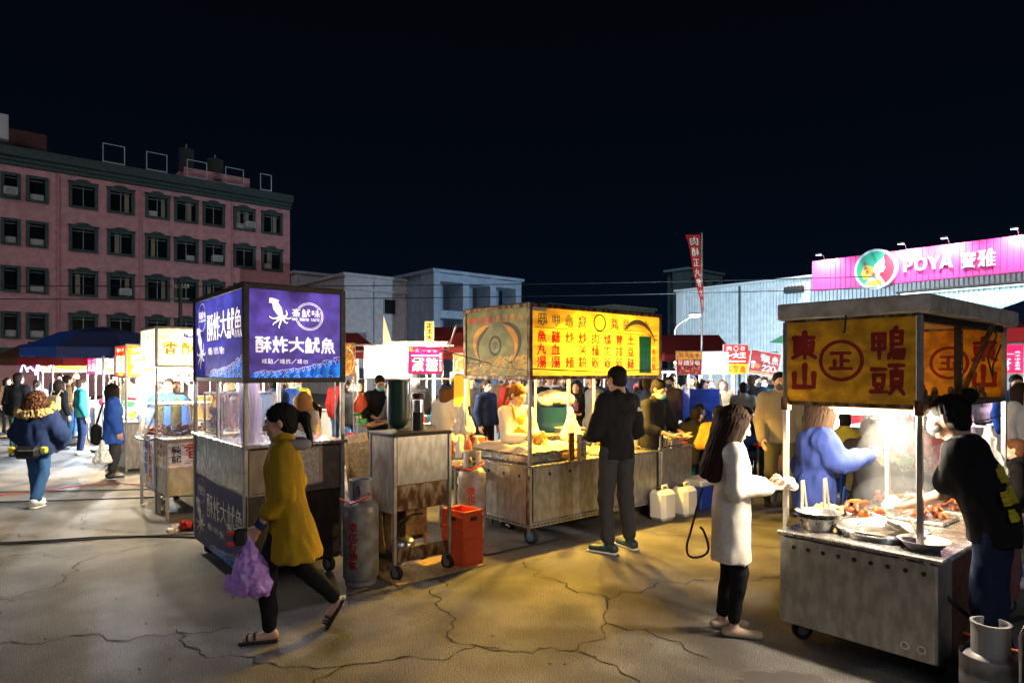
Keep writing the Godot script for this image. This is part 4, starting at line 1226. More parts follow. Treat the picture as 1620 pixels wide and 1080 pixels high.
func pink_building() -> void:
	var r := thing("hotel_block", "dusky pink five storey block with dark green cornice and framed windows", "building", Vector3(-19.3, 0, -57.6), YAW)
	var pink := dirty("pink_wall", lin(0.72, 0.35, 0.36), 0.85, 0.25)
	pink.albedo_texture = T.bands
	var green := dirty("green_stone", lin(0.06, 0.1, 0.095), 0.7, 0.5)
	var dark := mat("night_glass", lin(0.006, 0.008, 0.009), 0.15)
	var panel := dirty("window_board", lin(0.55, 0.54, 0.5), 0.7)
	var alu := mat("alu", lin(0.3, 0.3, 0.29), 0.5, 0.3)
	var wins := [[18.83, 19.93], [17.27, 18.55], [14.31, 16.08], [11.95, 13.72], [9.53, 11.23], [7.46, 9.21], [5.44, 7.13], [2.99, 4.74], [0.68, 2.47], [21.3, 22.5], [23.6, 25.3], [26.2, 27.9]]
	wins.sort_custom(func(a, b): return a[0] < b[0])
	var rows := [[13.45, 15.25], [10.35, 12.15], [7.15, 8.95], [4.0, 5.85]]
	var g := Geo.new()
	var last := 3.4
	var ends := []
	for i in [3, 2, 1, 0]:
		ends.append([last, rows[i][0]])
		last = rows[i][1]
	ends.append([last, 15.75])
	for e in ends: g.box(Vector3(-16, (e[0] + e[1]) / 2, -0.2), Vector3(32, e[1] - e[0], 0.4))
	for q in rows:
		var x := 0.0
		for w in wins:
			g.box(Vector3(-(x + w[0]) / 2, (q[0] + q[1]) / 2, -0.2), Vector3(w[0] - x, q[1] - q[0], 0.4))
			x = w[1]
		g.box(Vector3(-(x + 32) / 2, (q[0] + q[1]) / 2, -0.2), Vector3(32 - x, q[1] - q[0], 0.4))
	g.box(Vector3(-16, 1.35, -0.2), Vector3(32, 2.7, 0.4))
	g.box(Vector3(-0.2, 7.87, -6.4), Vector3(0.4, 15.75, 11.98))
	g.box(Vector3(-31.8, 7.87, -6.4), Vector3(0.4, 15.75, 11.98))
	g.box(Vector3(-16, 7.87, -12.6), Vector3(32, 15.75, 0.4))
	part("wall", g, pink, r)
	g = Geo.new()
	for e in [[15.76, 0.3, 0.14], [16.05, 0.3, 0.24], [16.34, 0.66, 0.4]]:
		g.box(Vector3(-16, e[0] + e[1] / 2, -6.4 + e[2] / 2), Vector3(32 + e[2], e[1], 12.8 + e[2]), 0.04)
	part("cornice", g, green, r)
	g = Geo.new()
	g.box(Vector3(-16, 3.05, 0.06), Vector3(32.1, 0.68, 0.5), 0.02)
	part("ground_floor_band", g, green, r)
	for i in 14:  # joints of the render
		part("pilaster_joint", Geo.new().box(Vector3(-0.25 - i * 2.26 - (0.3 if i % 3 else 0.0), 9.5, 0.004), Vector3(0.04, 12.0, 0.012)), M.pink_wall, r)
	var rng := RandomNumberGenerator.new()
	rng.seed = 12
	for i in rows.size():
		for j in wins.size():
			var w: Array = wins[j]
			var q: Array = rows[i]
			var cx: float = -(w[0] + w[1]) / 2
			var ww: float = w[1] - w[0]
			var hh: float = q[1] - q[0]
			g = Geo.new()
			for s in [-1, 1]: g.box(Vector3(cx + s * (ww / 2 - 0.1), (q[0] + q[1]) / 2, 0.02), Vector3(0.2, hh, 0.24), 0.02)
			g.box(Vector3(cx, q[0] + 0.08, 0.04), Vector3(ww - 0.41, 0.16, 0.28), 0.02)
			g.box(Vector3(cx, q[1] - 0.1, 0.04), Vector3(ww - 0.41, 0.2, 0.28), 0.02)
			var f := part("window_frame", g, green, r)
			if ww > 1.5:
				g = Geo.new()
				g.box(Vector3(cx, q[1] + 0.05, 0.07), Vector3(ww + 0.12, 0.1, 0.3), 0.02)
				g.tube([Vector3(cx - 0.42, q[1] + 0.1, 0.06), Vector3(cx - 0.2, q[1] + 0.2, 0.06), Vector3(cx + 0.2, q[1] + 0.2, 0.06), Vector3(cx + 0.42, q[1] + 0.1, 0.06)], 0.1, 8)
				part("window_hood", g, green, f)
			var two := ww > 1.5
			for s in ([-1, 1] if two else [0]):
				var pw := (ww - 0.44) / (2 if two else 1)
				part("pane", Geo.new().box(Vector3(cx + s * pw / 2, (q[0] + q[1]) / 2, -0.14), Vector3(pw - 0.03, hh - 0.38, 0.03)), dark, f)
				if rng.randf() < 0.25:
					part("curtain", Geo.new().box(Vector3(cx + s * pw / 2 + (rng.randf() - 0.5) * pw * 0.4, (q[0] + q[1]) / 2, -0.12), Vector3(pw * 0.45, hh - 0.4, 0.02)), M.c_khaki, f)
				if (two and rng.randf() < 0.3) or (not two and rng.randf() < 0.85):
					part("window_board", Geo.new().box(Vector3(cx + s * pw / 2, q[0] + 0.38, -0.1), Vector3(pw - 0.06, 0.42, 0.03)), panel, f)
			g = Geo.new()
			if two: g.box(Vector3(cx, (q[0] + q[1]) / 2, -0.1), Vector3(0.05, hh - 0.4, 0.06))
			g.box(Vector3(cx, q[1] - 0.32, -0.105), Vector3(ww - 0.44, 0.05, 0.05))
			part("sash", g, alu, f)
	for x in [4.86, 11.55, 16.7]:
		part("downpipe", Geo.new().cyl(Vector3(-x, 3.4, 0.1), Vector3(-x, 15.7, 0.1), 0.06, 8), M.pink_wall, r)
	for s in [[8.0, 4.05], [23.9, 10.3], [19.4, 13.5], [12.6, 7.2], [6.1, 10.4], [1.3, 4.1], [15.0, 4.1], [3.5, 13.5]]:
		var ac := part("air_conditioner", Geo.new().box(Vector3(-s[0], s[1] + 0.45, 0.25), Vector3(0.75, 0.5, 0.6), 0.03), M.white_paint, r)
		for k in 5: part("vent_slat", Geo.new().box(Vector3(-s[0], s[1] + 0.28 + k * 0.08, 0.56), Vector3(0.6, 0.025, 0.03)), M.iron, ac)
	# on the roof
	var pale := mat("frame_white", lin(0.5, 0.5, 0.48), 0.6)
	for s in [[14.0, 12.62], [11.15, 9.75], [8.3, 6.85], [5.39, 3.98], [2.57, 1.66]]:
		var lx: float = -s[0]
		var rx: float = -s[1]
		g = Geo.new()
		for x in [lx, rx]: g.box(Vector3(x, 17.7, 0.1), Vector3(0.06, 1.4, 0.06))
		g.box(Vector3((lx + rx) / 2, 18.43, 0.1), Vector3(rx - lx + 0.06, 0.06, 0.06))
		g.box(Vector3((lx + rx) / 2, 17.1, 0.1), Vector3(rx - lx - 0.07, 0.1, 0.1))
		part("roof_frame", g, pale, r)
	for s in [[7.3, 20.0, 0.62], [5.0, 19.6, 0.7]]:
		g = Geo.new()
		g.cyl(Vector3(-s[0], 17, -4), Vector3(-s[0], s[1] + 0.9, -4), 0.07, 8)
		for k in 9: g.lathe([Vector2(0.05, 0), Vector2(s[2], 0.06), Vector2(0.05, 0.12)], 14, Vector3(-s[0], s[1] - 1.4 + k * 0.22, -4))
		part("roof_ventilator", g, alu, r)
	part("tank_house", Geo.new().box(Vector3(-4.9, 17.9, -5), Vector3(5.4, 1.9, 3), 0.03), M.pink_wall, r)
	part("stair_tower", Geo.new().box(Vector3(-18.5, 17.85, -3), Vector3(2.6, 1.7, 3), 0.03), dirty("maroon_wall", lin(0.14, 0.05, 0.05), 0.85, 0.4), r)
	g = Geo.new()
	g.box(Vector3(-19.95, 18.2, 0.0), Vector3(0.9, 1.7, 0.7), 0.05)
	part("water_tank", g, M.white_paint, r)
func house(called: String, label: String, px: float, pz: float, w: float, d: float, hh: float, m: Material, storeys: int, bays: int, style: int, base := 0.0) -> Node3D:
	var r := thing(called, label, "building", Vector3(px, base, pz), YAW, "houses behind the market")
	var g := Geo.new()
	var fh := (hh - 0.9) / storeys
	if style == 1:  # open loggias between piers
		g.box(Vector3(w / 2, hh / 2, -d / 2 - 1.2), Vector3(w - 0.6, hh - 0.02, d - 2.4))
		for i in bays + 1: g.box(Vector3(0.3 + i * (w - 0.6) / bays, hh / 2, -0.9), Vector3(0.6, hh, 1.8))
		for k in storeys + 1: g.box(Vector3(w / 2, minf(k * fh + 0.25, hh - 0.3) + 0.3, -0.9), Vector3(w + 0.01, 0.6, 1.81))
	else:
		g.box(Vector3(w / 2, hh / 2, -d / 2), Vector3(w, hh, d))
	part("wall", g, m, r)
	g = Geo.new()
	g.box(Vector3(w / 2, hh + 0.12, -d / 2), Vector3(w + 0.4, 0.24, d + 0.4), 0.03)
	if style != 1:
		g.box(Vector3(w / 2, hh - 0.95, 0.1), Vector3(w + 0.1, 0.16, 0.3), 0.02)
		for i in bays + 1: g.box(Vector3(i * w / bays, hh / 2 - 0.1, 0.06), Vector3(0.26, hh - 0.3, 0.2), 0.01)
	part("parapet", g, m, r)
	for k in storeys:
		for i in bays:
			if (i * 7 + k * 3 + storeys) % 4 == 1 and style != 1: continue
			var cx := (i + 0.5) * w / bays
			var cy := k * fh + fh * 0.55
			var z := -2.39 if style == 1 else 0.0
			var f := part("window_frame", Geo.new().box(Vector3(cx, cy, z + 0.03), Vector3(w / bays * 0.42, fh * 0.46, 0.12), 0.01), mat("alu", lin(0.3, 0.3, 0.29), 0.5, 0.3), r)
			part("pane", Geo.new().box(Vector3(cx, cy, z + 0.08), Vector3(w / bays * 0.42 - 0.14, fh * 0.46 - 0.14, 0.05)), M.night_glass, f)
	return r
func store() -> void:
	var r := thing("shop_hall", "long pale corrugated metal shop hall with pink fascia sign", "building", Vector3(13, 0, -52), YAW - PI / 2)
	var skin := dirty("corrugated", lin(0.66, 0.68, 0.68), 0.55, 0.3, 0.1)
	skin.albedo_texture = T.bands
	var g := Geo.new()
	for i in 170:  # ribbed sheet
		var x := i * 0.24
		for e in [[0.0, 0.0, 0.12, 0.0], [0.12, 0.0, 0.14, 0.08], [0.14, 0.08, 0.22, 0.08], [0.22, 0.08, 0.24, 0.0]]:
			var nn := Vector3(-(e[3] - e[1]), 0, e[2] - e[0]).normalized()
			g.quad(Vector3(x + e[0], 0, e[1]), Vector3(x + e[2], 0, e[3]), Vector3(x + e[2], 8.0, e[3]), Vector3(x + e[0], 8.0, e[1]), nn)
	part("corrugated_wall", g, skin, r)
	g = Geo.new()
	g.box(Vector3(20.4, 3.98, -12.2), Vector3(40.8, 7.96, 24))
	part("hall_body", g, skin, r)
	g = Geo.new()
	g.box(Vector3(20.4, 8.08, -12), Vector3(41.2, 0.14, 24.6), 0.02)
	g.box(Vector3(0.3, 3.98, 0.09), Vector3(0.65, 7.96, 0.2), 0.02)
	part("roof_edge", g, M.white_paint, r)
	g = Geo.new()
	g.cyl(Vector3(5.4, 0, 0.14), Vector3(5.4, 7.9, 0.14), 0.08, 8)
	part("downpipe", g, M.iron, r)
	g = Geo.new()
	g.box(Vector3(9.5, 7.25, 0.3), Vector3(1.2, 0.42, 0.5), 0.03)
	g.box(Vector3(9.5, 7.25, 0.56), Vector3(0.9, 0.28, 0.03))
	part("extractor_hood", g, M.iron, r)
	g = Geo.new()
	for i in 62:
		var x := 10.75 + i * 0.31
		g.box(Vector3(x + 0.15, 8.02, 0.36), Vector3(0.27, 1.94, 0.05), 0.015)
		g.box(Vector3(x + 0.3, 8.02, 0.34), Vector3(0.05, 1.94, 0.03))
	var s := part("fascia_sign", g, mat("fascia_pink", lin(0.86, 0.075, 0.33), 0.45), r)
	g = Geo.new()
	g.box(Vector3(20.4, 8.02, 0.2), Vector3(19.3, 1.97, 0.24))
	part("fascia_frame", g, M.fascia_pink, s)
	var white := mat("sign_white", lin(0.85, 0.85, 0.85), 0.4)
	var tm := TextMesh.new()
	var font := SystemFont.new()
	font.font_names = PackedStringArray(["Droid Sans"])
	font.font_weight = 600
	tm.font = font
	tm.text = "POYA"
	tm.font_size = 64
	tm.pixel_size = 0.0158
	tm.depth = 0.1
	part("sign_word", tm, white, s, Vector3(17.5, 8.0, 0.47))
	for k in 2: part("sign_letter", letter_bars(Geo.new(), "寶雅"[k], Vector2(19.16 + k * 0.86, 7.56), Vector2(0.74, 0.86), 0.12, 0.085, 0.1), white, s, Vector3(0, 0, 0.4))
	# the round emblem: a woman's profile with flowers in green hair
	var e := part("emblem", Geo.new().cyl(Vector3(0, 0, 0), Vector3(0, 0, 0.24), 1.22, 40), white, s, Vector3(14.75, 8.0, 0.39))
	var flat := func(pts: Array, z: float) -> Geo:
		var q := Geo.new()
		var v := PackedVector2Array()
		for p in pts: v.append(Vector2(p[0], p[1]) * 1.1)
		var ix := Geometry2D.triangulate_polygon(v)
		for i in range(0, ix.size(), 3):
			var a := []
			for k in 3: a.append(Vector3(v[ix[i + k]].x, v[ix[i + k]].y, z))
			q.tri(a[0], a[1], a[2], Vector3.BACK, Vector3.BACK, Vector3.BACK)
		for i in v.size():
			var a := v[i]
			var b := v[(i + 1) % v.size()]
			var d := (b - a).orthogonal().normalized()
			q.quad(Vector3(a.x, a.y, z), Vector3(b.x, b.y, z), Vector3(b.x, b.y, 0.2), Vector3(a.x, a.y, 0.2), Vector3(d.x, d.y, 0))
		return q
	var circ := func(r0: float, a0: float, a1: float, n: int) -> Array:
		var q := []
		for i in n + 1: q.append([cos(lerpf(a0, a1, float(i) / n)) * r0, sin(lerpf(a0, a1, float(i) / n)) * r0])
		return q
	var red_half: Array = circ.call(0.97, -1.0, 1.0, 16)
	red_half.append_array([[0.42, 0.7], [0.5, 0.3], [0.4, 0.05], [0.3, -0.15], [0.2, -0.3], [0.42, -0.62]])
	part("emblem_ground", flat.call(red_half, 0.25), mat("emblem_red", lin(0.6, 0.05, 0.1), 0.5), e)
	var hair: Array = circ.call(0.97, 1.05, 4.1, 26)
	hair.append_array([[-0.35, -0.5], [-0.1, -0.35], [0.1, -0.1], [0.0, 0.2], [0.2, 0.45], [0.42, 0.6]])
	part("emblem_hair", flat.call(hair, 0.256), mat("emblem_green", lin(0.05, 0.5, 0.3), 0.5), e)
	part("emblem_hair", flat.call([[-0.6, -0.55], [-0.75, -0.2], [-0.6, 0.2], [-0.3, 0.25], [-0.05, 0.05], [-0.05, -0.25], [-0.3, -0.5]], 0.262), mat("emblem_yellow", lin(0.8, 0.6, 0.08), 0.5), e)
	part("emblem_face", flat.call([[-0.05, 0.2], [0.2, 0.45], [0.45, 0.5], [0.5, 0.28], [0.44, 0.2], [0.55, 0.02], [0.46, -0.02], [0.47, -0.12], [0.42, -0.2], [0.28, -0.22], [0.22, -0.3], [0.32, -0.6], [0.1, -0.6], [-0.1, -0.3]], 0.268), white, e)
	part("emblem_shoulder", flat.call([[-0.55, -0.78], [-0.2, -0.62], [0.3, -0.62], [0.4, -0.8], [0.05, -0.93], [-0.3, -0.9]], 0.268), M.emblem_yellow, e)
	for k in [[-0.5, 0.1], [-0.4, -0.12], [-0.05, -0.28], [-0.55, 0.35]]:
		var star := []
		for i in 10: star.append([k[0] + cos(TAU * i / 10) * (0.14 if i % 2 else 0.05), k[1] + sin(TAU * i / 10) * (0.14 if i % 2 else 0.05)])
		part("emblem_flower", flat.call(star, 0.275), M.emblem_red, e)
	for x in [11.6, 16.4, 18.6, 21.8, 25.6]:
		g = Geo.new()
		g.tube([Vector3(0, 8.95, 0.3), Vector3(0, 9.25, 0.6), Vector3(0, 9.3, 1.2)], 0.03, 6)
		g.box(Vector3(0, 9.27, 1.25), Vector3(0.34, 0.12, 0.2), 0.02)
		var f := part("floodlight", g, M.iron, s, Vector3(x, 0, 0))
		part("flood_lens", Geo.new().box(Vector3(0, 9.2, 1.24), Vector3(0.28, 0.015, 0.16)), glow("flood_glow", Color(1, 0.97, 0.95), 6.0), f)
		var l := SpotLight3D.new()
		l.name = "flood_light"
		l.light_energy = 7.0
		l.light_color = Color(1, 0.96, 0.95)
		l.light_size = 0.08
		l.spot_angle = 78
		l.spot_angle_attenuation = 0.7
		l.spot_range = 30
		l.shadow_enabled = true
		l.position = Vector3(x, 9.16, 1.3)
		l.rotation_degrees = Vector3(-50, 0, 0)
		s.add_child(l, true)
	g = Geo.new()
	g.box(Vector3(24, 6.42, 0.5), Vector3(16, 0.1, 0.9), 0.02)
	part("eave", g, M.iron, r)
	g = Geo.new()
	g.box(Vector3(24, 6.34, 0.62), Vector3(15.6, 0.04, 0.16))
	part("eave_light", g, glow("eave_glow", Color(0.75, 0.95, 1.0), 2.0), r)
	var al := AreaLight3D.new()
	al.name = "eave_lamp"
	al.light_energy = 9.0
	al.area_size = Vector2(15.6, 0.16)
	al.area_normalize_energy = false
	al.light_color = Color(0.72, 0.95, 1.0)
	al.area_range = 40
	al.shadow_enabled = true
	al.position = Vector3(24, 6.3, 0.62)
	al.rotation_degrees = Vector3(-90, 0, 0)
	r.add_child(al, true)
	# dark canopy in front of the hall, far right
	var c := thing("blue_tent", "dark blue tent roof with red valance right of the yellow duck cart", "tent", Vector3(12.4, 0, -15.6), YAW)
	g = Geo.new()
	g.flat(Vector3(-2, 2.7, 1.5), Vector3(2.6, 2.7, 1.5), Vector3(0.3, 3.6, 0)); g.flat(Vector3(-2, 2.7, -1.5), Vector3(-2, 2.7, 1.5), Vector3(0.3, 3.6, 0))
	g.flat(Vector3(2.6, 2.7, 1.5), Vector3(2.6, 2.7, -1.5), Vector3(0.3, 3.6, 0)); g.flat(Vector3(2.6, 2.7, -1.5), Vector3(-2, 2.7, -1.5), Vector3(0.3, 3.6, 0))
	part("tent_roof", g, M.c_navy, c)
	g = Geo.new()
	for z in [-1.5, 1.5]: g.box(Vector3(0.3, 2.55, z), Vector3(4.6, 0.3, 0.02))
	for x in [-2.0, 2.6]: g.box(Vector3(x, 2.55, 0), Vector3(0.02, 0.3, 2.97))
	part("valance", g, M.c_red, c)
	for x in [-1.95, 2.55]:
		for z in [-1.45, 1.45]: part("pole", Geo.new().cyl(Vector3(x, 0, z), Vector3(x, 2.7, z), 0.03, 8), M.steel, c)
# ---------- stalls ----------
func posts(r: Node3D, spots: Array, y0: float, y1: float, w := 0.035, m: Material = null) -> void:
	for s in spots:
		part("post", Geo.new().box(Vector3(s[0], (y0 + y1) / 2, s[1]), Vector3(w, y1 - y0, w), 0.004), m if m else M.steel, r)
func castor(r: Node3D, x: float, z: float, rad := 0.07, turn := 0.3, blue := false) -> void:
	var g := Geo.new()
	var b := Basis(Vector3.UP, turn)
	g.t = Transform3D(b, Vector3(x, rad, z))
	g.tube([Vector3(-0.02, 0, 0), Vector3(-0.014, 0, 0), Vector3(0.014, 0, 0), Vector3(0.02, 0, 0)], [rad * 0.8, rad, rad, rad * 0.8], 18)
	var w := part("wheel", g, M.rubber, r)
	g = Geo.new()
	g.t = Transform3D(b, Vector3(x, rad, z))
	g.cyl(Vector3(-0.024, 0, 0), Vector3(0.024, 0, 0), rad * 0.55, 14)
	part("wheel_hub", g, M.blue_hub if blue else M.hub, w)
	g = Geo.new()
	g.t = Transform3D(b, Vector3(x, rad, z))
	for s in [-1.0, 1.0]: g.bar(Vector3(s * 0.03, 0, 0), Vector3(s * 0.03, rad * 1.25, -0.02), 0.006, 0.035)
	g.box(Vector3(0, rad * 1.28, -0.02), Vector3(0.09, 0.008, 0.09))
	part("wheel_fork", g, M.hub, w)
# a lit box of printed sheets round the top of a stall; prints: front (+z), left (-x), back (-z), right (+x)
func sign_box(r: Node3D, x0: float, x1: float, z0: float, z1: float, y0: float, y1: float, prints_: Array, fm: Material, roof := true, bar := 0.035) -> Node3D:
	var g := Geo.new()
	for y in [y0, y1]:
		for z in [z0, z1]: g.box(Vector3((x0 + x1) / 2, y, z), Vector3(x1 - x0 - bar, bar, bar), 0.003)
		for x in [x0, x1]: g.box(Vector3(x, y, (z0 + z1) / 2), Vector3(bar, bar, z1 - z0 - bar), 0.003)
	for x in [x0, x1]:
		for z in [z0, z1]: g.box(Vector3(x, (y0 + y1) / 2, z), Vector3(bar * 1.15, y1 - y0 + bar, bar * 1.15), 0.004)
	var f := part("sign_frame", g, fm, r)
	var w := x1 - x0 - bar
	var d := z1 - z0 - bar
	var hh := y1 - y0 - bar
	var c := Vector3((x0 + x1) / 2, (y0 + y1) / 2, (z0 + z1) / 2)
	if prints_[0]: part("sign_print", board(w, hh), prints_[0], f, Vector3(c.x, c.y, z1 + 0.008))
	if prints_[1]: part("sign_print", board(d, hh), prints_[1], f, Vector3(x0 - 0.008, c.y, c.z), Vector3(0, -PI / 2, 0))
	if prints_[2]: part("sign_print", board(w, hh), prints_[2], f, Vector3(c.x, c.y, z0 - 0.008), Vector3(0, PI, 0))
	if prints_[3]: part("sign_print", board(d, hh), prints_[3], f, Vector3(x1 + 0.008, c.y, c.z), Vector3(0, PI / 2, 0))
	if roof: part("roof_sheet", Geo.new().box(Vector3(c.x, y1 + bar * 0.5 + 0.006, c.z), Vector3(x1 - x0 + 0.01, 0.01, z1 - z0 + 0.01)), M.iron, r)
	return f
func tube_lamp(r: Node3D, a: Vector3, b: Vector3, e: float, c: Color, n := 1, glow_e := 8.0) -> void:
	var t := part("lamp_tube", Geo.new().cyl(a, b, 0.014, 8), glow("tube_" + c.to_html(), c, glow_e), r)
	part("lamp_holder", Geo.new().box((a + b) / 2 + Vector3(0, 0.028, 0), Vector3(absf(a.x - b.x) + 0.06, 0.02, absf(a.z - b.z) + 0.06), 0.004), M.white_paint, r)
	for i in n: lamp(a.lerp(b, (i + 0.5) / n) - Vector3(0, 0.05, 0), e / n, c, 0.04, r)
func squid_cart() -> void:
	var r := thing("squid_cart", "purple fried squid cart with lit purple sign box and steel counter", "food cart", Vector3(-2.13, 0, -5.3), deg_to_rad(38.5))
	var pr := [sheet("p_squid_front", T.squid_front, 0.9), sheet("p_squid_side", T.squid_side, 0.9), mat("vinyl_back", lin(0.55, 0.52, 0.6), 0.6), M.vinyl_back]
	M.vinyl_back.backlight_enabled = true
	M.vinyl_back.backlight = Color(0.4, 0.4, 0.4)
	sign_box(r, 0.0, 0.82, -1.6, 0.0, 1.68, 2.44, pr, M.iron, true, 0.04)
	posts(r, [[0, 0], [0.82, 0], [0.82, -1.6], [0, -1.6]], 0.14, 1.66)
	posts(r, [[0.42, -1.6], [0.0, -0.8]], 1.16, 1.66, 0.022)
	part("counter_top", Geo.new().box(Vector3(0.41, 1.145, -0.8), Vector3(0.9, 0.03, 1.68), 0.008), M.steel_bright, r)
	part("side_panel", Geo.new().box(Vector3(0.004, 0.945, -0.8), Vector3(0.02, 0.37, 1.55), 0.004), M.steel_bright, r)
	part("side_panel", Geo.new().box(Vector3(0.806, 0.64, -0.8), Vector3(0.02, 0.98, 1.55), 0.004), M.steel, r)
	part("side_panel", Geo.new().box(Vector3(0.41, 0.64, -1.59), Vector3(0.77, 0.98, 0.02), 0.004), M.steel, r)
	part("upper_front_panel", Geo.new().box(Vector3(0.41, 0.94, -0.005), Vector3(0.77, 0.36, 0.02), 0.004), M.steel_brown, r)
	part("lower_front_panel", Geo.new().box(Vector3(0.41, 0.44, -0.012), Vector3(0.77, 0.6, 0.02), 0.004), dirty("brown_panel", lin(0.06, 0.045, 0.035), 0.5, 1.0, 0.3), r)
	part("front_rail", Geo.new().box(Vector3(0.41, 0.755, 0.0), Vector3(0.78, 0.025, 0.04), 0.004), M.steel_brown, r)
	part("printed_skirt", board(1.62, 0.64), sheet("p_squid_skirt", T.squid_side, 0.0), r, Vector3(-0.012, 0.435, -0.79), Vector3(0, -PI / 2, 0))
	part("skirt_board", Geo.new().box(Vector3(0.002, 0.435, -0.79), Vector3(0.018, 0.64, 1.62), 0.003), M.iron, r)
	part("taped_paper", Geo.new().box(Vector3(0.52, 0.95, 0.008), Vector3(0.17, 0.31, 0.002)), dirty("old_paper", lin(0.5, 0.46, 0.42), 0.9, 3.0), r)
	part("shelf", Geo.new().box(Vector3(0.41, 0.15, -0.8), Vector3(0.78, 0.02, 1.56)), M.iron, r)
	for s in [[0.08, -0.3], [0.74, -0.1], [0.08, -1.4], [0.74, -1.45]]: castor(r, s[0], s[1], 0.065, 0.5 + s[1])
	tube_lamp(r, Vector3(0.41, 2.3, -0.3), Vector3(0.41, 2.3, -1.3), 0.85, Color(0.95, 0.93, 1.0), 2)
	# a glass case with fried squid
	var o := thing("glass_case", "small glass case of fried squid on squid cart counter", "display case", Vector3(-2.13, 0, -5.3) + Basis(Vector3.UP, r.rotation.y) * Vector3(0.3, 1.162, -1.2), r.rotation.y)
	var g := Geo.new()
	for x in [-0.24, 0.24]:
		for z in [-0.3, 0.3]: g.box(Vector3(x, 0.19, z), Vector3(0.018, 0.38, 0.018))
	for y in [0.01, 0.385]:
		for x in [-0.24, 0.24]: g.box(Vector3(x, y, 0), Vector3(0.018, 0.018, 0.58))
		for z in [-0.3, 0.3]: g.box(Vector3(0, y, z), Vector3(0.46, 0.018, 0.018))
	part("case_frame", g, M.steel_bright, o)
	part("pane", Geo.new().box(Vector3(-0.24, 0.2, 0), Vector3(0.004, 0.36, 0.57)), M.glass, o)
	part("pane", Geo.new().box(Vector3(0, 0.2, 0.3), Vector3(0.45, 0.36, 0.004)), M.glass, o)
	var rng := RandomNumberGenerator.new()
	rng.seed = 4
	for k in 7:
		g = Geo.new()
		var x := -0.17 + (k % 2) * 0.2
		var z := -0.24 + k * 0.075
		g.tube([Vector3(x, 0.37, z), Vector3(x + 0.01, 0.3, z + 0.01), Vector3(x, 0.2, z), Vector3(x + 0.02, 0.13, z)], [0.006, 0.035, 0.05, 0.01], 8)
		for t in 5: g.tube([Vector3(x, 0.16, z), Vector3(x + rng.randf_range(-0.04, 0.04), 0.1, z + rng.randf_range(-0.04, 0.04)), Vector3(x + rng.randf_range(-0.05, 0.05), 0.05, z + rng.randf_range(-0.05, 0.05))], [0.014, 0.01, 0.005], 6)
		tag(part("fried_squid", g, M.fried, o), "")
	# bag strips hanging from the sign
	g = Geo.new()
	for k in 14:
		var x := 0.03 + (k % 4) * 0.03
		g.tube([Vector3(x, 1.66, -0.05 - k * 0.012), Vector3(x + 0.01, 1.5, -0.06 - k * 0.012), Vector3(x + rng.randf_range(-0.02, 0.03), 1.3, -0.05 - k * 0.014), Vector3(x + rng.randf_range(-0.02, 0.03), 1.17, -0.05 - k * 0.014)], [0.012, 0.03, 0.028, 0.02], 6)
	solo("hanging_bags", "bundle of clear purplish bags hanging at squid cart corner", "plastic bags", g, M.clear_plastic, r.position, r.rotation.y)
	var rags := thing("rag_bundle", "crumpled red, white and black rags on ground left of squid cart", "rags", Vector3(-3.62, 0, -7.3), 0.3)
	for k in 4:
		var fr := Field.new(Vector3(-0.14, -0.02, -0.12), Vector3(0.14, 0.14, 0.12), 0.012)
		fr.cap(Vector3(-0.06, 0.03, 0), Vector3(0.06, 0.035, 0.02), 0.03, 0.04, 0.03)
		fr.cap(Vector3(0, 0.05, 0), Vector3(0.02, 0.07, 0.04), 0.03, 0.02, 0.03)
		fr.fold(fold_noise, 0.03, Vector3(3.0 + k, 3.0, 3.0))
		part("rag", fr.geo(Geo.new()), [M.c_red, M.c_white, M.c_black, M.c_red][k], rags, Vector3([0.0, -0.1, 0.12, 0.05][k], [0.03, 0.0, 0.0, 0.0][k], [0.0, 0.05, 0.03, -0.1][k]), Vector3(0, k * 1.3, 0))
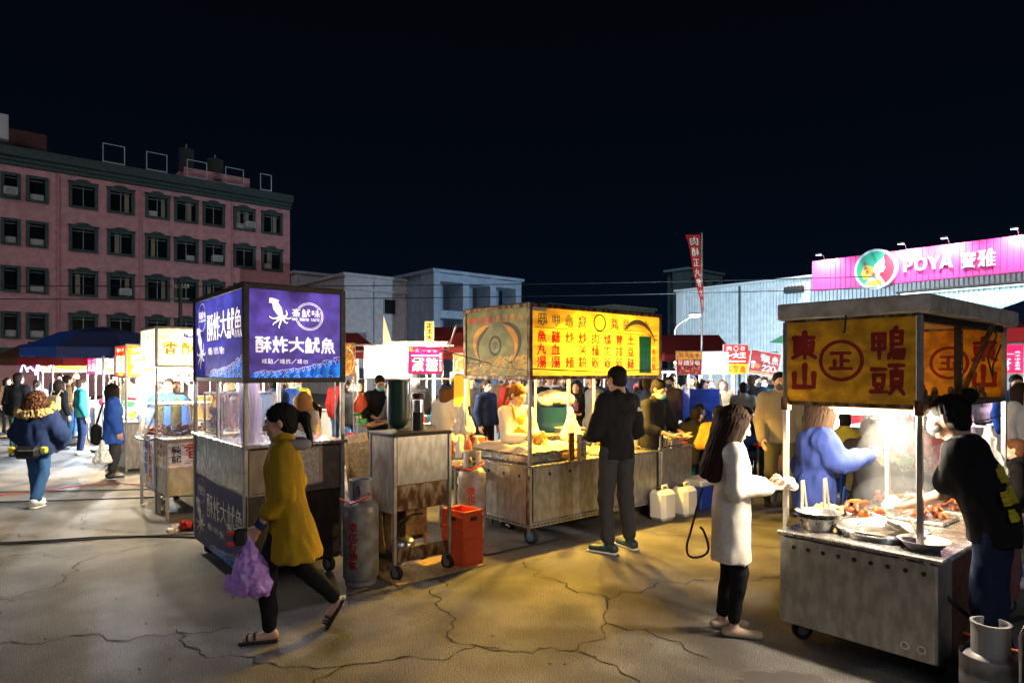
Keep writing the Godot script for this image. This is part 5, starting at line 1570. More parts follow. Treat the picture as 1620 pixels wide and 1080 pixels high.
func noodle_stall() -> void:
	var at := Vector3(0.18, 0, -6.72)
	var r := thing("noodle_stall", "yellow fish ball noodle stall with lit menu sign and steel counters", "food stall", at, YAW)
	var back := mat("vinyl_yellow", lin(0.7, 0.5, 0.12), 0.6)
	back.backlight_enabled = true
	back.backlight = Color(0.7, 0.7, 0.7)
	sign_box(r, 0.0, 2.14, -1.08, 0.0, 1.69, 2.43, [sheet("p_fish_front", T.fish_front, 0.5), sheet("p_fish_side", T.fish_side, 0.3), back, back], M.steel_old, true, 0.04)
	for z in [-0.02, -1.06]: part("frame_corner", Geo.new().box(Vector3(0.12, 2.4, z + 0.035), Vector3(0.2, 0.05, 0.004)), M.white_paint, r)
	posts(r, [[0, 0], [2.14, 0], [0, -1.08], [2.14, -1.08]], 0.18, 1.68)
	posts(r, [[1.07, -1.08]], 0.8, 1.68, 0.025)
	part("post", Geo.new().box(Vector3(1.07, 1.24, -0.5), Vector3(0.03, 0.86, 0.03)), M.steel, r)
	for i in 3: part("front_panel", Geo.new().box(Vector3(0.05 + (i + 0.5) * 0.68, 0.49, -0.01 - 0.004 * (i % 2)), Vector3(0.672, 0.56, 0.02), 0.005), M.steel, r)
	var sp := part("side_panel", Geo.new().box(Vector3(0.0, 0.49, -0.55), Vector3(0.02, 0.56, 1.0), 0.005), M.steel, r)
	for k in 4: part("vent_hole", Geo.new().cyl(Vector3(-0.013, 0.68, -0.15 - k * 0.25), Vector3(-0.009, 0.68, -0.15 - k * 0.25), 0.018, 12), M.rubber, sp)
	for k in 2: part("vent_hole", Geo.new().cyl(Vector3(0.28 + k * 0.3, 0.69, 0.001), Vector3(0.28 + k * 0.3, 0.69, 0.005), 0.018, 12), M.rubber, r)
	part("corner_stain", Geo.new().box(Vector3(-0.002, 0.45, -0.008), Vector3(0.05, 0.5, 0.05), 0.004), M.steel_old, r)
	for e in [[Vector3(1.07, 0.19, 0.01), Vector3(2.16, 0.05, 0.03)], [Vector3(0.0, 0.19, -0.54), Vector3(0.035, 0.05, 1.05)]]:
		var rail := part("slotted_rail", Geo.new().box(e[0], e[1], 0.003), M.steel, r)
		var long: bool = e[1].x > 1
		var g := Geo.new()
		for k in (42 if long else 20):
			if long: g.box(Vector3(0.04 + k * 0.05, 0.192, 0.0265), Vector3(0.026, 0.012, 0.003))
			else: g.box(Vector3(-0.0185, 0.192, -0.04 - k * 0.05), Vector3(0.003, 0.012, 0.026))
		tag(part("slots", g, M.rubber, rail), "", "", "", "stuff")
	part("counter_top", Geo.new().box(Vector3(1.07, 0.785, -0.23), Vector3(2.2, 0.025, 0.5), 0.006), M.steel_bright, r)
	part("counter_top", Geo.new().box(Vector3(0.24, 0.782, -0.78), Vector3(0.5, 0.024, 0.58), 0.006), M.steel_bright, r)
	part("inner_shelf", Geo.new().box(Vector3(1.3, 0.3, -0.4), Vector3(1.5, 0.02, 0.6)), M.iron, r)
	for s in [[0.02, 0.0], [2.1, -0.03], [0.05, -1.05], [2.1, -1.05]]: castor(r, s[0], s[1], 0.085, 0.2, true)
	tube_lamp(r, Vector3(0.5, 1.98, -0.45), Vector3(1.7, 1.98, -0.45), 7.5, Color(1.0, 0.79, 0.31), 3, 6.0)
	var g := Geo.new()
	g.tube([Vector3(-0.3, 2.02, -1.3), Vector3(0, 1.83, -0.6), Vector3(0, 1.78, 0.02), Vector3(1.0, 1.75, 0.03), Vector3(2.14, 1.78, 0.03)], 0.006, 5)
	part("sign_cable", g, M.rubber, r)
	# second counter on the right
	var b := Basis(Vector3.UP, YAW)
	var s := thing("side_counter", "low steel counter adjoining the noodle stall on its right", "counter", at + b * Vector3(2.2, 0, 0), YAW)
	part("cabinet", Geo.new().box(Vector3(0.33, 0.48, -0.42), Vector3(0.64, 0.6, 0.8), 0.01), M.steel, s)
	part("counter_top", Geo.new().box(Vector3(0.33, 0.795, -0.42), Vector3(0.7, 0.025, 0.86), 0.006), M.steel_bright, s)
	part("plinth", Geo.new().box(Vector3(0.33, 0.1, -0.42), Vector3(0.56, 0.2, 0.7)), M.iron, s)
	# what stands on it
	var t := thing("noodle_tray", "deep steel tray of yellow noodles under a white cloth", "tray", at + b * Vector3(0.42, 0.8, -0.5), YAW)
	part("tray", Geo.new().box(Vector3(0, 0.05, 0), Vector3(0.8, 0.1, 0.86), 0.02), M.steel_bright, t)
	part("noodles", Geo.new().box(Vector3(0.02, 0.12, 0), Vector3(0.76, 0.06, 0.82), 0.025), M.noodle, t)
	g = Geo.new()
	var rng := RandomNumberGenerator.new()
	rng.seed = 6
	for k in 16:
		var x0 := -0.42 + k * 0.053
		for j in 14:
			var q := []
			for e in [[0, 0], [1, 0], [1, 1], [0, 1]]:
				var x: float = x0 + e[0] * 0.053
				var z: float = -0.46 + (j + e[1]) * 0.065
				var edge := maxf(absf(x) - 0.38, absf(z) - 0.42)
				q.append(Vector3(x, 0.165 + 0.012 * sin(x * 31) * cos(z * 23) - (maxf(0.0, edge) * 1.6), z))
			g.flat(q[0], q[1], q[2]); g.flat(q[0], q[2], q[3])
	part("cover_cloth", g, M.c_cream, t)
	for e in [["menu_board", "dark brown narrow menu board standing on noodle counter", M_sheet("p_menu_brown", T.menu_brown), 0.62, 0.09, 0.3, -0.02], ["menu_board", "pale narrow menu board with blue-green characters on noodle counter", M_sheet("p_menu", T.menu), 0.76, 0.15, 0.28, 0.0]]:
		var o := thing(e[0], e[1], "menu board", at + b * Vector3(e[3], 0.8, e[6]), YAW + 0.1)
		part("board", Geo.new().box(Vector3(0, e[5] / 2, 0), Vector3(e[4], e[5], 0.02), 0.003), M.card, o)
		part("print", board(e[4] - 0.01, e[5] - 0.01), e[2], o, Vector3(0, e[5] / 2, 0.0125))
	var spots := [[1.0, -0.3, 0.09, 0.09, "white foam bowl stack behind the pale menu board", M.white_plastic], [1.2, -0.18, 0.12, 0.05, "flat white plate of soup garnish at noodle counter middle", M.white_plastic], [1.95, -0.3, 0.11, 0.15, "cream bucket of sauce at right end of noodle counter", M.cream_plastic]]
	for e in spots:
		var o := thing("bowl", e[4], "bowl", at + b * Vector3(e[0], 0.8, e[1]), 0.0)
		part("bowl_wall", Geo.new().lathe([Vector2(0.0, 0), Vector2(e[2] * 0.7, 0), Vector2(e[2], e[3]), Vector2(e[2] * 0.94, e[3]), Vector2(e[2] * 0.62, 0.012), Vector2(0, 0.012)], 20), e[5], o)
	g = Geo.new()
	for k in 60:
		var p := Vector3(rng.randf_range(-0.14, 0.14), 0.02 + rng.randf() * 0.05, rng.randf_range(-0.1, 0.1))
		g.tube([p, p + Vector3(rng.randf_range(-0.08, 0.08), 0.01, rng.randf_range(-0.06, 0.06)), p + Vector3(rng.randf_range(-0.1, 0.1), -0.005, rng.randf_range(-0.06, 0.06))], 0.006, 5)
	solo("food_pile", "pile of yellow noodles and paper on noodle stall counter", "food", g, M.noodle, at + b * Vector3(1.28, 0.8, -0.3), YAW)
	for e in [[1.1, -0.85, 0.17, 0.2, "large steel soup pot behind the hoodie man"], [1.5, -0.9, 0.2, 0.26, "larger steel stock pot at back of noodle stall"], [0.85, -1.25, 0.14, 0.14, "small steel pot beside the noodle cook"]]:
		pot(at + b * Vector3(e[0], 0.78, e[1]), e[2], e[3], e[4])
	part("stove_bench", Geo.new().box(Vector3(1.3, 0.4, -0.92), Vector3(1.1, 0.74, 0.5), 0.01), M.iron, r)
	for e in [[0.02, -1.16, 1.3, "bunch of white bags hanging on noodle stall rear left post", 0.0], [1.07, -0.46, 1.22, "white bags hanging on noodle stall middle post", 0.5]]:
		bags(at + b * Vector3(e[0], e[2], e[1]), e[3], e[4])
	var jars := [["pickled red vegetables", M.red_plastic], ["chopped pale vegetables", M.cream_plastic], ["pink sausage slices", M.c_pink], ["brown sauce", M.sausage]]
	for k in 4:
		var o := thing("ingredient_box", "open steel box of %s on side counter" % jars[k][0], "food tray", at + b * Vector3(2.3 + (k % 2) * 0.3, 0.81, -0.2 - int(k / 2.0) * 0.32), YAW)
		part("box_wall", Geo.new().box(Vector3(0, 0.05, 0), Vector3(0.24, 0.1, 0.26), 0.01), M.steel_bright, o)
		g = Geo.new()
		for i in 26: g.ball(Vector3(rng.randf_range(-0.1, 0.1), 0.1 + rng.randf() * 0.02, rng.randf_range(-0.11, 0.11)), Vector3(0.022, 0.014, 0.02), 4, 6)
		part("contents", g, jars[k][1], o)
func M_sheet(key: String, t: Texture2D) -> StandardMaterial3D:
	return sheet(key, t, 0.0)
func pot(at: Vector3, rad: float, hh: float, label: String, m: Material = null) -> Node3D:
	var o := thing("pot", label, "pot", at)
	part("pot_wall", Geo.new().lathe([Vector2(0, 0), Vector2(rad * 0.96, 0), Vector2(rad, 0.02), Vector2(rad, hh), Vector2(rad * 1.05, hh + 0.008), Vector2(rad * 0.95, hh + 0.006), Vector2(rad * 0.95, hh * 0.8), Vector2(0, hh * 0.8)], 28), m if m else M.steel_bright, o)
	var g := Geo.new()
	for s in [-1.0, 1.0]: g.tube([Vector3(s * rad, hh * 0.75, -0.05), Vector3(s * (rad + 0.04), hh * 0.78, -0.03), Vector3(s * (rad + 0.04), hh * 0.78, 0.03), Vector3(s * rad, hh * 0.75, 0.05)], 0.007, 6)
	part("handle", g, M.chrome, o)
	return o
func bags(at: Vector3, label: String, turn := 0.0, m: Material = null) -> Node3D:
	var f := Field.new(Vector3(-0.2, -0.34, -0.16), Vector3(0.2, 0.12, 0.16), 0.016)
	for k in 5:
		var a := k * 1.3
		f.cap(Vector3(0, 0.08, 0), Vector3(cos(a) * 0.09, -0.22, sin(a) * 0.06), 0.02, 0.055, 0.02)
	f.fold(strand_noise, 0.02)
	var o := solo("hanging_bags", label, "plastic bags", f.geo(Geo.new()), m if m else M.bag_white, at, turn)
	return o
func duck_cart() -> void:
	var at := Vector3(2.35, 0, -3.82)
	var b := Basis(Vector3.UP, YAW)
	var r := thing("duck_cart", "yellow duck cart with red brush characters, flat roof and steel counter", "food cart", at, YAW)
	var pr := sheet("p_duck", T.duck, 0.25)
	posts(r, [[0, 0], [0, -0.8], [1.75, -0.8], [1.75, 0]], 0.12, 2.08, 0.032)
	for e in [[0, 0], [0, -0.8], [1.75, -0.8]]: part("post_brace", Geo.new().box(Vector3(e[0], 1.54, e[1]), Vector3(0.05, 0.09, 0.05), 0.004), M.steel_old, r)
	part("sign_print", board(0.77, 0.52), pr, r, Vector3(-0.012, 1.815, -0.4), Vector3(0, -PI / 2, 0))
	part("sign_print", board(1.7, 0.52), sheet("p_duck_long", T.duck, 0.25), r, Vector3(0.875, 1.815, -0.815), Vector3(0, PI, 0))
	part("sign_print", board(0.77, 0.52), pr, r, Vector3(1.765, 1.815, -0.4), Vector3(0, PI / 2, 0))
	var g := Geo.new()
	for y in [1.545, 2.085]:
		g.box(Vector3(0, y, -0.4), Vector3(0.03, 0.025, 0.77)); g.box(Vector3(1.75, y, -0.4), Vector3(0.03, 0.025, 0.77))
		g.box(Vector3(0.875, y, -0.8), Vector3(1.72, 0.025, 0.03))
	g.box(Vector3(0.875, 1.545, 0.0), Vector3(1.72, 0.03, 0.03))
	part("sign_frame", g, M.steel_old, r)
	part("open_shelf", Geo.new().box(Vector3(0.875, 1.555, -0.3), Vector3(1.7, 0.012, 0.58)), M.iron, r)
	var slot := part("slotted_post", Geo.new().box(Vector3(0.8, 1.815, -0.03), Vector3(0.05, 0.51, 0.04), 0.003), M.iron, r)
	for k in 12: part("slot", Geo.new().box(Vector3(0.8, 1.59 + k * 0.04, -0.0095), Vector3(0.014, 0.02, 0.003)), M.steel_bright, slot)
	part("roof_brace", Geo.new().bar(Vector3(0.9, 1.57, -0.05), Vector3(1.3, 2.08, 0.04), 0.03, 0.015), M.steel_old, r)
	part("roof_beam", Geo.new().box(Vector3(0.875, 2.075, -0.02), Vector3(1.7, 0.06, 0.04)), M.iron, r)
	part("roof_beam", Geo.new().box(Vector3(0.8, 1.8, -0.5), Vector3(1.4, 0.03, 0.06)), M.steel, r)
	part("roof", Geo.new().box(Vector3(0.935, 2.145, -0.395), Vector3(1.93, 0.11, 0.91), 0.012), dirty("roof_cream", lin(0.6, 0.56, 0.5), 0.6, 0.8), r)
	g = Geo.new()
	g.tube([Vector3(-0.03, 2.1, -0.4), Vector3(-0.04, 2.04, -0.4), Vector3(-0.05, 1.99, -0.4), Vector3(-0.03, 2.0, -0.42)], 0.006, 6)
	part("hook", g, M.iron, r)
	part("cable", Geo.new().tube([Vector3(1.2, 2.08, 0.05), Vector3(1.22, 2.0, 0.08), Vector3(1.25, 1.85, 0.02), Vector3(1.45, 1.72, 0.0), Vector3(1.55, 1.8, -0.02), Vector3(1.68, 1.95, 0)], 0.006, 6), M.rubber, r)
	part("cable", Geo.new().tube([Vector3(0.25, 2.06, -0.1), Vector3(0.24, 1.9, -0.3), Vector3(0.22, 1.8, -0.5)], 0.004, 5), M.rubber, r)
	part("cable", Geo.new().tube([Vector3(0, 1.42, 0), Vector3(0.5, 1.4, -0.03), Vector3(1.2, 1.41, 0), Vector3(1.75, 1.43, 0)], 0.004, 5), M.rubber, r)
	g = Geo.new()
	g.tube([Vector3(0.02, 0.75, 0.03), Vector3(0.03, 0.5, 0.1), Vector3(0.12, 0.36, 0.22), Vector3(0.32, 0.33, 0.34), Vector3(0.3, 0.4, 0.44)], 0.013, 8)
	part("gas_hose", g, M.rubber, r)
	# the base
	part("counter_top", Geo.new().box(Vector3(0.79, 0.705, -0.32), Vector3(1.84, 0.03, 0.96), 0.008), M.steel_bright, r)
	var fp := part("front_panel", Geo.new().box(Vector3(-0.115, 0.405, -0.33), Vector3(0.02, 0.55, 0.9), 0.005), M.steel, r)
	for k in 9: part("vent_hole", Geo.new().cyl(Vector3(-0.1285, 0.625, 0.06 - k * 0.093), Vector3(-0.1245, 0.625, 0.06 - k * 0.093), 0.0135, 14), M.rubber, fp)
	for k in 2: part("gas_port", Geo.new().lathe([Vector2(0.016, 0), Vector2(0.024, 0.002), Vector2(0.024, 0.006), Vector2(0.016, 0.006)], 14), M.chrome, fp, Vector3(-0.124, 0.2, 0.05 - k * 0.085), Vector3(0, 0, PI / 2))
	part("side_panel", Geo.new().box(Vector3(0.88, 0.405, 0.115), Vector3(1.5, 0.55, 0.02), 0.005), dirty("red_panel", lin(0.3, 0.12, 0.1), 0.5, 1.2, 0.3), r)
	part("corner_panel", Geo.new().box(Vector3(0.0, 0.405, 0.118), Vector3(0.24, 0.55, 0.018), 0.004), M.steel, r)
	part("back_panel", Geo.new().box(Vector3(0.8, 0.405, -0.77), Vector3(1.8, 0.55, 0.02), 0.005), M.steel, r)
	part("floor_panel", Geo.new().box(Vector3(0.8, 0.14, -0.33), Vector3(1.78, 0.02, 0.88)), M.iron, r)
	for s in [[0.02, -0.7], [0.1, 0.05], [1.6, -0.7], [1.6, 0.05]]: castor(r, s[0], s[1], 0.065, 0.9)
	tube_lamp(r, Vector3(0.05, 1.5, -0.5), Vector3(0.05, 1.5, -0.08), 1.2, Color(1, 0.93, 0.82), 2, 6.0)
	# lamp on a stand
	var l := thing("stand_lamp", "bright bulb on thin white pole at duck cart counter", "lamp", at + b * Vector3(0.78, 0.722, -0.46), YAW)
	part("lamp_pole", Geo.new().cyl(Vector3(0, 0, 0), Vector3(0, 0.66, 0), 0.012, 10), M.white_paint, l)
	part("lamp_shade", Geo.new().lathe([Vector2(0.02, 0.8), Vector2(0.05, 0.78), Vector2(0.055, 0.77), Vector2(0.048, 0.775), Vector2(0.018, 0.79)], 16), M.white_paint, l)
	part("bulb", Geo.new().ball(Vector3(0, 0.71, 0), Vector3(0.045, 0.055, 0.045), 10, 16), glow("bulb_glow", Color(1, 0.9, 0.72), 25.0), l)
	lamp(Vector3(0, 0.71, 0), 1.15, Color(1, 0.88, 0.7), 0.045, l)
	# pans, bowls and food
	var o := thing("steel_bowl", "nested steel bowls with noodles at left corner of duck cart", "bowl", at + b * Vector3(0.08, 0.722, -0.62), 0.0)
	for k in 2: part("bowl_wall", Geo.new().lathe([Vector2(0, 0), Vector2(0.085, 0), Vector2(0.135, 0.085), Vector2(0.145, 0.088), Vector2(0.128, 0.085), Vector2(0.08, 0.01), Vector2(0, 0.01)], 30), M.steel_bright, o, Vector3(0, k * 0.03, 0))
	o = thing("frying_pan", "large round steel pan sunk in duck cart counter", "pan", at + b * Vector3(0.24, 0.722, -0.3), 0.0)
	part("pan_wall", Geo.new().lathe([Vector2(0, 0.012), Vector2(0.2, 0.014), Vector2(0.235, 0.045), Vector2(0.27, 0.05), Vector2(0.275, 0.04), Vector2(0.25, 0.0)], 40), M.chrome, o)
	g = Geo.new()
	for k in 16: g.box(Vector3(-0.14 + k * 0.011, 0.035, 0.02), Vector3(0.003, 0.003, 0.26 - absf(k - 8) * 0.012))
	g.tube([Vector3(-0.15, 0.06, 0), Vector3(-0.06, 0.12, 0.05), Vector3(0.03, 0.06, 0.1)], 0.005, 6)
	part("wire_rack", g, M.chrome, o)
	part("pan_lid", Geo.new().box(Vector3(0.08, 0.1, -0.02), Vector3(0.2, 0.01, 0.2), 0.004), M.steel_bright, o, Vector3(), Vector3(0.2, 0.4, -0.5))
	o = thing("steel_bowl", "shallow grey bowl at near corner of duck cart", "bowl", at + b * Vector3(0.06, 0.722, 0.0), 0.0)
	part("bowl_wall", Geo.new().lathe([Vector2(0, 0), Vector2(0.085, 0), Vector2(0.13, 0.052), Vector2(0.138, 0.054), Vector2(0.124, 0.052), Vector2(0.08, 0.009), Vector2(0, 0.009)], 32), mat("grey_metal", lin(0.3, 0.28, 0.32), 0.35, 0.6), o)
	var rng := RandomNumberGenerator.new()
	rng.seed = 8
	var trays := [[0.62, -0.58, 0.36, 0.3, "tray of glossy brown duck necks beside the masked woman"], [0.92, -0.25, 0.34, 0.3, "tray of braised duck heads in front of lamp pole"], [1.2, -0.6, 0.4, 0.3, "tray of long brown sausages behind the lamp pole"], [1.4, -0.2, 0.36, 0.34, "tray of orange roast duck pieces near the masked seller"], [0.42, -0.7, 0.26, 0.16, "tray of yellow noodles beside nested steel bowls"]]
	for e in trays:
		o = thing("food_tray", e[4], "food tray", at + b * Vector3(e[0], 0.722, e[1]), YAW)
		part("tray", Geo.new().box(Vector3(0, 0.012, 0), Vector3(e[2], 0.024, e[3]), 0.006), M.steel_bright, o)
		for k in 16:
			g = Geo.new()
			var p := Vector3(rng.randf_range(-e[2], e[2]) * 0.4, 0.035 + 0.02 * (k % 3), rng.randf_range(-e[3], e[3]) * 0.36)
			var d := Vector3(rng.randf_range(-0.08, 0.08), rng.randf_range(-0.01, 0.015), rng.randf_range(-0.05, 0.05))
			g.tube([p - d, p - d * 0.4 + Vector3(0, 0.014, 0), p + d * 0.5 + Vector3(0, 0.01, 0), p + d], [0.007, 0.02, 0.016, 0.006], 7)
			part("piece", g, [M.sausage, M.fried, M.sausage, M.food][(k + int(e[0] * 10)) % 4] if e[0] != 0.42 else M.noodle, o)
	o = thing("ladle", "wooden handled ladle resting on the grey bowl", "ladle", at + b * Vector3(0.14, 0.78, -0.05), YAW)
	part("ladle_handle", Geo.new().tube([Vector3(0, 0, 0), Vector3(0.16, 0.05, -0.1)], 0.009, 8), M.fried, o)
	part("ladle_cup", Geo.new().ball(Vector3(-0.02, -0.01, 0.01), Vector3(0.035, 0.015, 0.035)), M.steel_bright, o)
	o = thing("tongs_rack", "pair of upright steel stakes with string in front of masked woman", "rack", at + b * Vector3(0.1, 0.722, -0.74), YAW)
	for k in 2:
		part("stake", Geo.new().box(Vector3(k * 0.2, 0.15, 0.06 * k), Vector3(0.03, 0.3, 0.012), 0.002), M.steel, o)
		part("stake", Geo.new().bar(Vector3(k * 0.2 + 0.02, 0.3, 0.06 * k), Vector3(k * 0.2 + 0.09, 0.02, 0.06 * k), 0.008, 0.02), M.steel, o)
	bags(at + b * Vector3(1.45, 1.25, -0.02), "white paper bags hanging behind the masked seller", 0.4, M.bag_white)
	for k in 6:
		g = Geo.new()
		g.box(Vector3(0, 0.02, 0), Vector3(0.07, 0.04, 0.05), 0.005)
		g.ball(Vector3(0, 0.06, 0), Vector3(0.022, 0.035, 0.022), 5, 8)
		part("clip", g, M.steel_old, r, Vector3(0.25 + k * 0.25, 1.562, -0.06 - 0.02 * (k % 2)))
	# smoke of the grill
	var fm := FogMaterial.new()
	fm.albedo = Color(0.9, 0.94, 1.0)
	for e in [[1.05, 1.05, -0.5, 0.55, 0.75, 0.5, 0.9], [1.2, 1.35, -0.55, 0.5, 0.6, 0.5, 0.6], [0.95, 0.85, -0.45, 0.6, 0.3, 0.5, 1.0], [1.55, 1.2, -0.5, 0.5, 0.7, 0.4, 0.5]]:
		var fv := FogVolume.new()
		fv.name = numbered("smoke")
		fv.shape = RenderingServer.FOG_VOLUME_SHAPE_ELLIPSOID
		fv.size = Vector3(e[3], e[4], e[5])
		var k := FogMaterial.new()
		k.albedo = Color(0.9, 0.94, 1.0)
		k.density = e[6] * 0.42
		fv.material = k
		fv.position = at + b * Vector3(e[0], e[1], e[2])
		add_child(fv)
		tag(fv, "thin white grill smoke rising over the duck cart", "smoke", "", "stuff")
func snack_stall() -> void:
	var at := Vector3(-4.05, 0, -7.8)
	var b := Basis(Vector3.UP, YAW)
	var r := thing("snack_stall", "crispy snack stall with glowing cream sign box and white panels", "food stall", at, YAW)
	var cream := mat("vinyl_cream", lin(0.8, 0.75, 0.6), 0.6)
	cream.backlight_enabled = true
	cream.backlight = Color(0.9, 0.9, 0.9)
	sign_box(r, 0.0, 1.25, -1.35, -0.55, 1.82, 2.3, [sheet("p_snack", T.snack_box, 1.0), sheet("p_snack_side", T.snack_side, 1.0), cream, cream], M.steel, true, 0.03)
	posts(r, [[0, -0.55], [1.25, -0.55], [1.25, -1.35], [0, -1.35]], 0.0, 1.8, 0.035)
	posts(r, [[0.0, -0.02], [1.2, -0.02], [1.2, -0.5], [0.02, -0.5]], 0.0, 0.28, 0.035)
	part("cabinet", Geo.new().box(Vector3(0.6, 0.44, -0.26), Vector3(1.22, 0.32, 0.5), 0.006), M.steel, r)
	part("cabinet", Geo.new().box(Vector3(0.6, 0.76, -0.26), Vector3(1.22, 0.34, 0.5), 0.006), M.white_paint, r)
	part("panel_print", board(0.66, 0.32), sheet("p_snack_panel", T.snack_panel, 0.0), r, Vector3(0.335, 0.76, -0.005))
	part("panel_print", board(0.48, 0.32), sheet("p_snack_side2", T.snack_side, 0.0), r, Vector3(-0.015, 0.76, -0.26), Vector3(0, -PI / 2, 0))
	part("panel_board", Geo.new().box(Vector3(-0.02, 0.62, -0.82), Vector3(0.02, 0.62, 0.6), 0.004), M.white_paint, r)
	part("panel_print", board(0.58, 0.6), sheet("p_snack_low", T.snack_low, 0.0), r, Vector3(-0.034, 0.62, -0.82), Vector3(0, -PI / 2, 0))
	part("counter_top", Geo.new().box(Vector3(0.6, 0.945, -0.26), Vector3(1.28, 0.02, 0.55), 0.005), M.steel_bright, r)
	part("counter_top", Geo.new().box(Vector3(0.6, 0.9, -0.95), Vector3(1.2, 0.02, 0.75), 0.005), M.steel_bright, r)
	part("cabinet", Geo.new().box(Vector3(0.62, 0.55, -0.95), Vector3(1.18, 0.66, 0.7), 0.006), M.steel, r)
	part("price_strip", board(1.2, 0.16), sheet("p_strip", T.snack_panel, 0.3), r, Vector3(0.62, 1.7, -1.36))
	tube_lamp(r, Vector3(0.25, 2.2, -0.95), Vector3(1.0, 2.2, -0.95), 1.1, Color(1.0, 0.9, 0.68), 2)
	tube_lamp(r, Vector3(0.15, 1.76, -0.75), Vector3(0.55, 1.76, -0.75), 0.5, Color(1.0, 0.92, 0.75), 1)
	tube_lamp(r, Vector3(-0.12, 1.74, -1.2), Vector3(-0.12, 1.74, -0.8), 2.0, Color(1.0, 0.95, 0.86), 1)
	# glass case with slanted front
	var o := thing("glass_case", "slanted glass case of golden fried snacks on snack stall", "display case", at + b * Vector3(0.36, 0.91, -0.78), YAW)
	var g := Geo.new()
	var c := [[-0.5, 0], [-0.34, 0.42], [0.3, 0.42], [0.42, 0]]
	for z in [-0.28, 0.22]:
		for i in 4: g.bar(Vector3(c[i][0], c[i][1], z), Vector3(c[(i + 1) % 4][0], c[(i + 1) % 4][1], z), 0.02, 0.02)
	for i in 4: g.bar(Vector3(c[i][0], c[i][1], -0.28), Vector3(c[i][0], c[i][1], 0.22), 0.022, 0.022)
	part("case_frame", g, M.steel_bright, o)
	g = Geo.new()
	g.quad(Vector3(-0.5, 0.01, -0.28), Vector3(-0.5, 0.01, 0.22), Vector3(-0.34, 0.41, 0.22), Vector3(-0.34, 0.41, -0.28), Vector3(-0.93, 0.37, 0))
	part("pane", g, M.glass, o)
	part("pane", Geo.new().box(Vector3(0, 0.21, 0.22), Vector3(0.7, 0.38, 0.004)), M.glass, o)
	part("case_lid", Geo.new().box(Vector3(-0.02, 0.435, -0.03), Vector3(0.7, 0.012, 0.56)), M.white_plastic, o)
	var rng := RandomNumberGenerator.new()
	rng.seed = 13
	g = Geo.new()
	for k in 160: g.ball(Vector3(rng.randf_range(-0.42, 0.34), 0.03 + rng.randf() * 0.12, rng.randf_range(-0.22, 0.18)), Vector3(0.03, 0.022, 0.026) * rng.randf_range(0.7, 1.2), 4, 6)
	tag(part("fried_snacks", g, M.fried, o), "", "", "", "stuff")
	bags(at + b * Vector3(1.05, 1.5, -0.6), "bunch of white bags glowing beside the camouflage vest man", 0.0)
	o = thing("condiment_box", "orange and green condiment boxes on snack stall counter", "box", at + b * Vector3(0.75, 0.957, -0.28), YAW)
	part("box_wall", Geo.new().box(Vector3(0, 0.06, 0), Vector3(0.2, 0.12, 0.16), 0.008), M.orange_plastic, o)
	part("box_wall", Geo.new().box(Vector3(0.22, 0.04, 0.05), Vector3(0.16, 0.08, 0.12), 0.008), M.green_plastic, o)
	part("paper_stack", Geo.new().box(Vector3(-0.2, 0.1, 0), Vector3(0.14, 0.2, 0.12), 0.008), M.white_plastic, o)
func gas_bottle(called: String, label: String, at: Vector3, turn: float, k := 1.0, body_h := 0.62) -> void:
	var o := thing(called, label, "gas bottle", at, turn, "gas bottles by the carts")
	var m := mat("gas_print", Color.WHITE, 0.45, 0.25)
	m.albedo_texture = T.gas
	m.detail_enabled = true
	m.detail_albedo = T.worn
	m.detail_blend_mode = BaseMaterial3D.BLEND_MODE_MUL
	var prof := [Vector2(0.13, 0.03), Vector2(0.147, 0.06), Vector2(0.147, 0.2), Vector2(0.147, 0.34), Vector2(0.147, body_h - 0.1), Vector2(0.143, body_h - 0.05), Vector2(0.12, body_h - 0.01), Vector2(0.06, body_h + 0.03), Vector2(0.0, body_h + 0.04)]
	part("shell", Geo.new().lathe(prof, 32), m, o, Vector3(), Vector3(0, PI, 0))
	var paint := mat("gas_grey", lin(0.33, 0.33, 0.35), 0.45, 0.25)
	part("foot_ring", Geo.new().lathe([Vector2(0.118, 0.0), Vector2(0.128, 0.0), Vector2(0.128, 0.06), Vector2(0.118, 0.06)], 28), paint, o)
	var g := Geo.new()
	for i in 26:  # collar with an opening
		var a := TAU * (i / 30.0) + 0.5
		var a2 := TAU * ((i + 1) / 30.0) + 0.5
		for rr in [0.086, 0.092]:
			g.quad(Vector3(sin(a) * rr, body_h, cos(a) * rr), Vector3(sin(a2) * rr, body_h, cos(a2) * rr), Vector3(sin(a2) * rr, body_h + 0.17, cos(a2) * rr), Vector3(sin(a) * rr, body_h + 0.17, cos(a) * rr), Vector3(sin(a), 0, cos(a)))
		g.bar(Vector3(sin(a) * 0.089, body_h + 0.172, cos(a) * 0.089), Vector3(sin(a2) * 0.089, body_h + 0.172, cos(a2) * 0.089), 0.016, 0.012)
	part("collar", g, paint, o)
	g = Geo.new()
	g.cyl(Vector3(0, body_h + 0.03, 0), Vector3(0, body_h + 0.1, 0), 0.018, 10)
	g.lathe([Vector2(0, 0), Vector2(0.035, 0), Vector2(0.035, 0.02), Vector2(0, 0.025)], 12, Vector3(0, body_h + 0.1, 0))
	g.cyl(Vector3(0, body_h + 0.07, 0), Vector3(0.07, body_h + 0.07, 0.02), 0.012, 8)
	part("valve", g, M.chrome, o)
	g = Geo.new()
	g.tube([Vector3(0.07, body_h + 0.07, 0.02), Vector3(0.13, body_h + 0.06, 0.08), Vector3(0.0, body_h + 0.0, 0.17), Vector3(-0.15, body_h + 0.02, 0.08), Vector3(-0.2, body_h - 0.04, -0.1)], 0.009, 7)
	part("gas_hose", g, M.orange_plastic, o)
	o.scale = Vector3.ONE * k
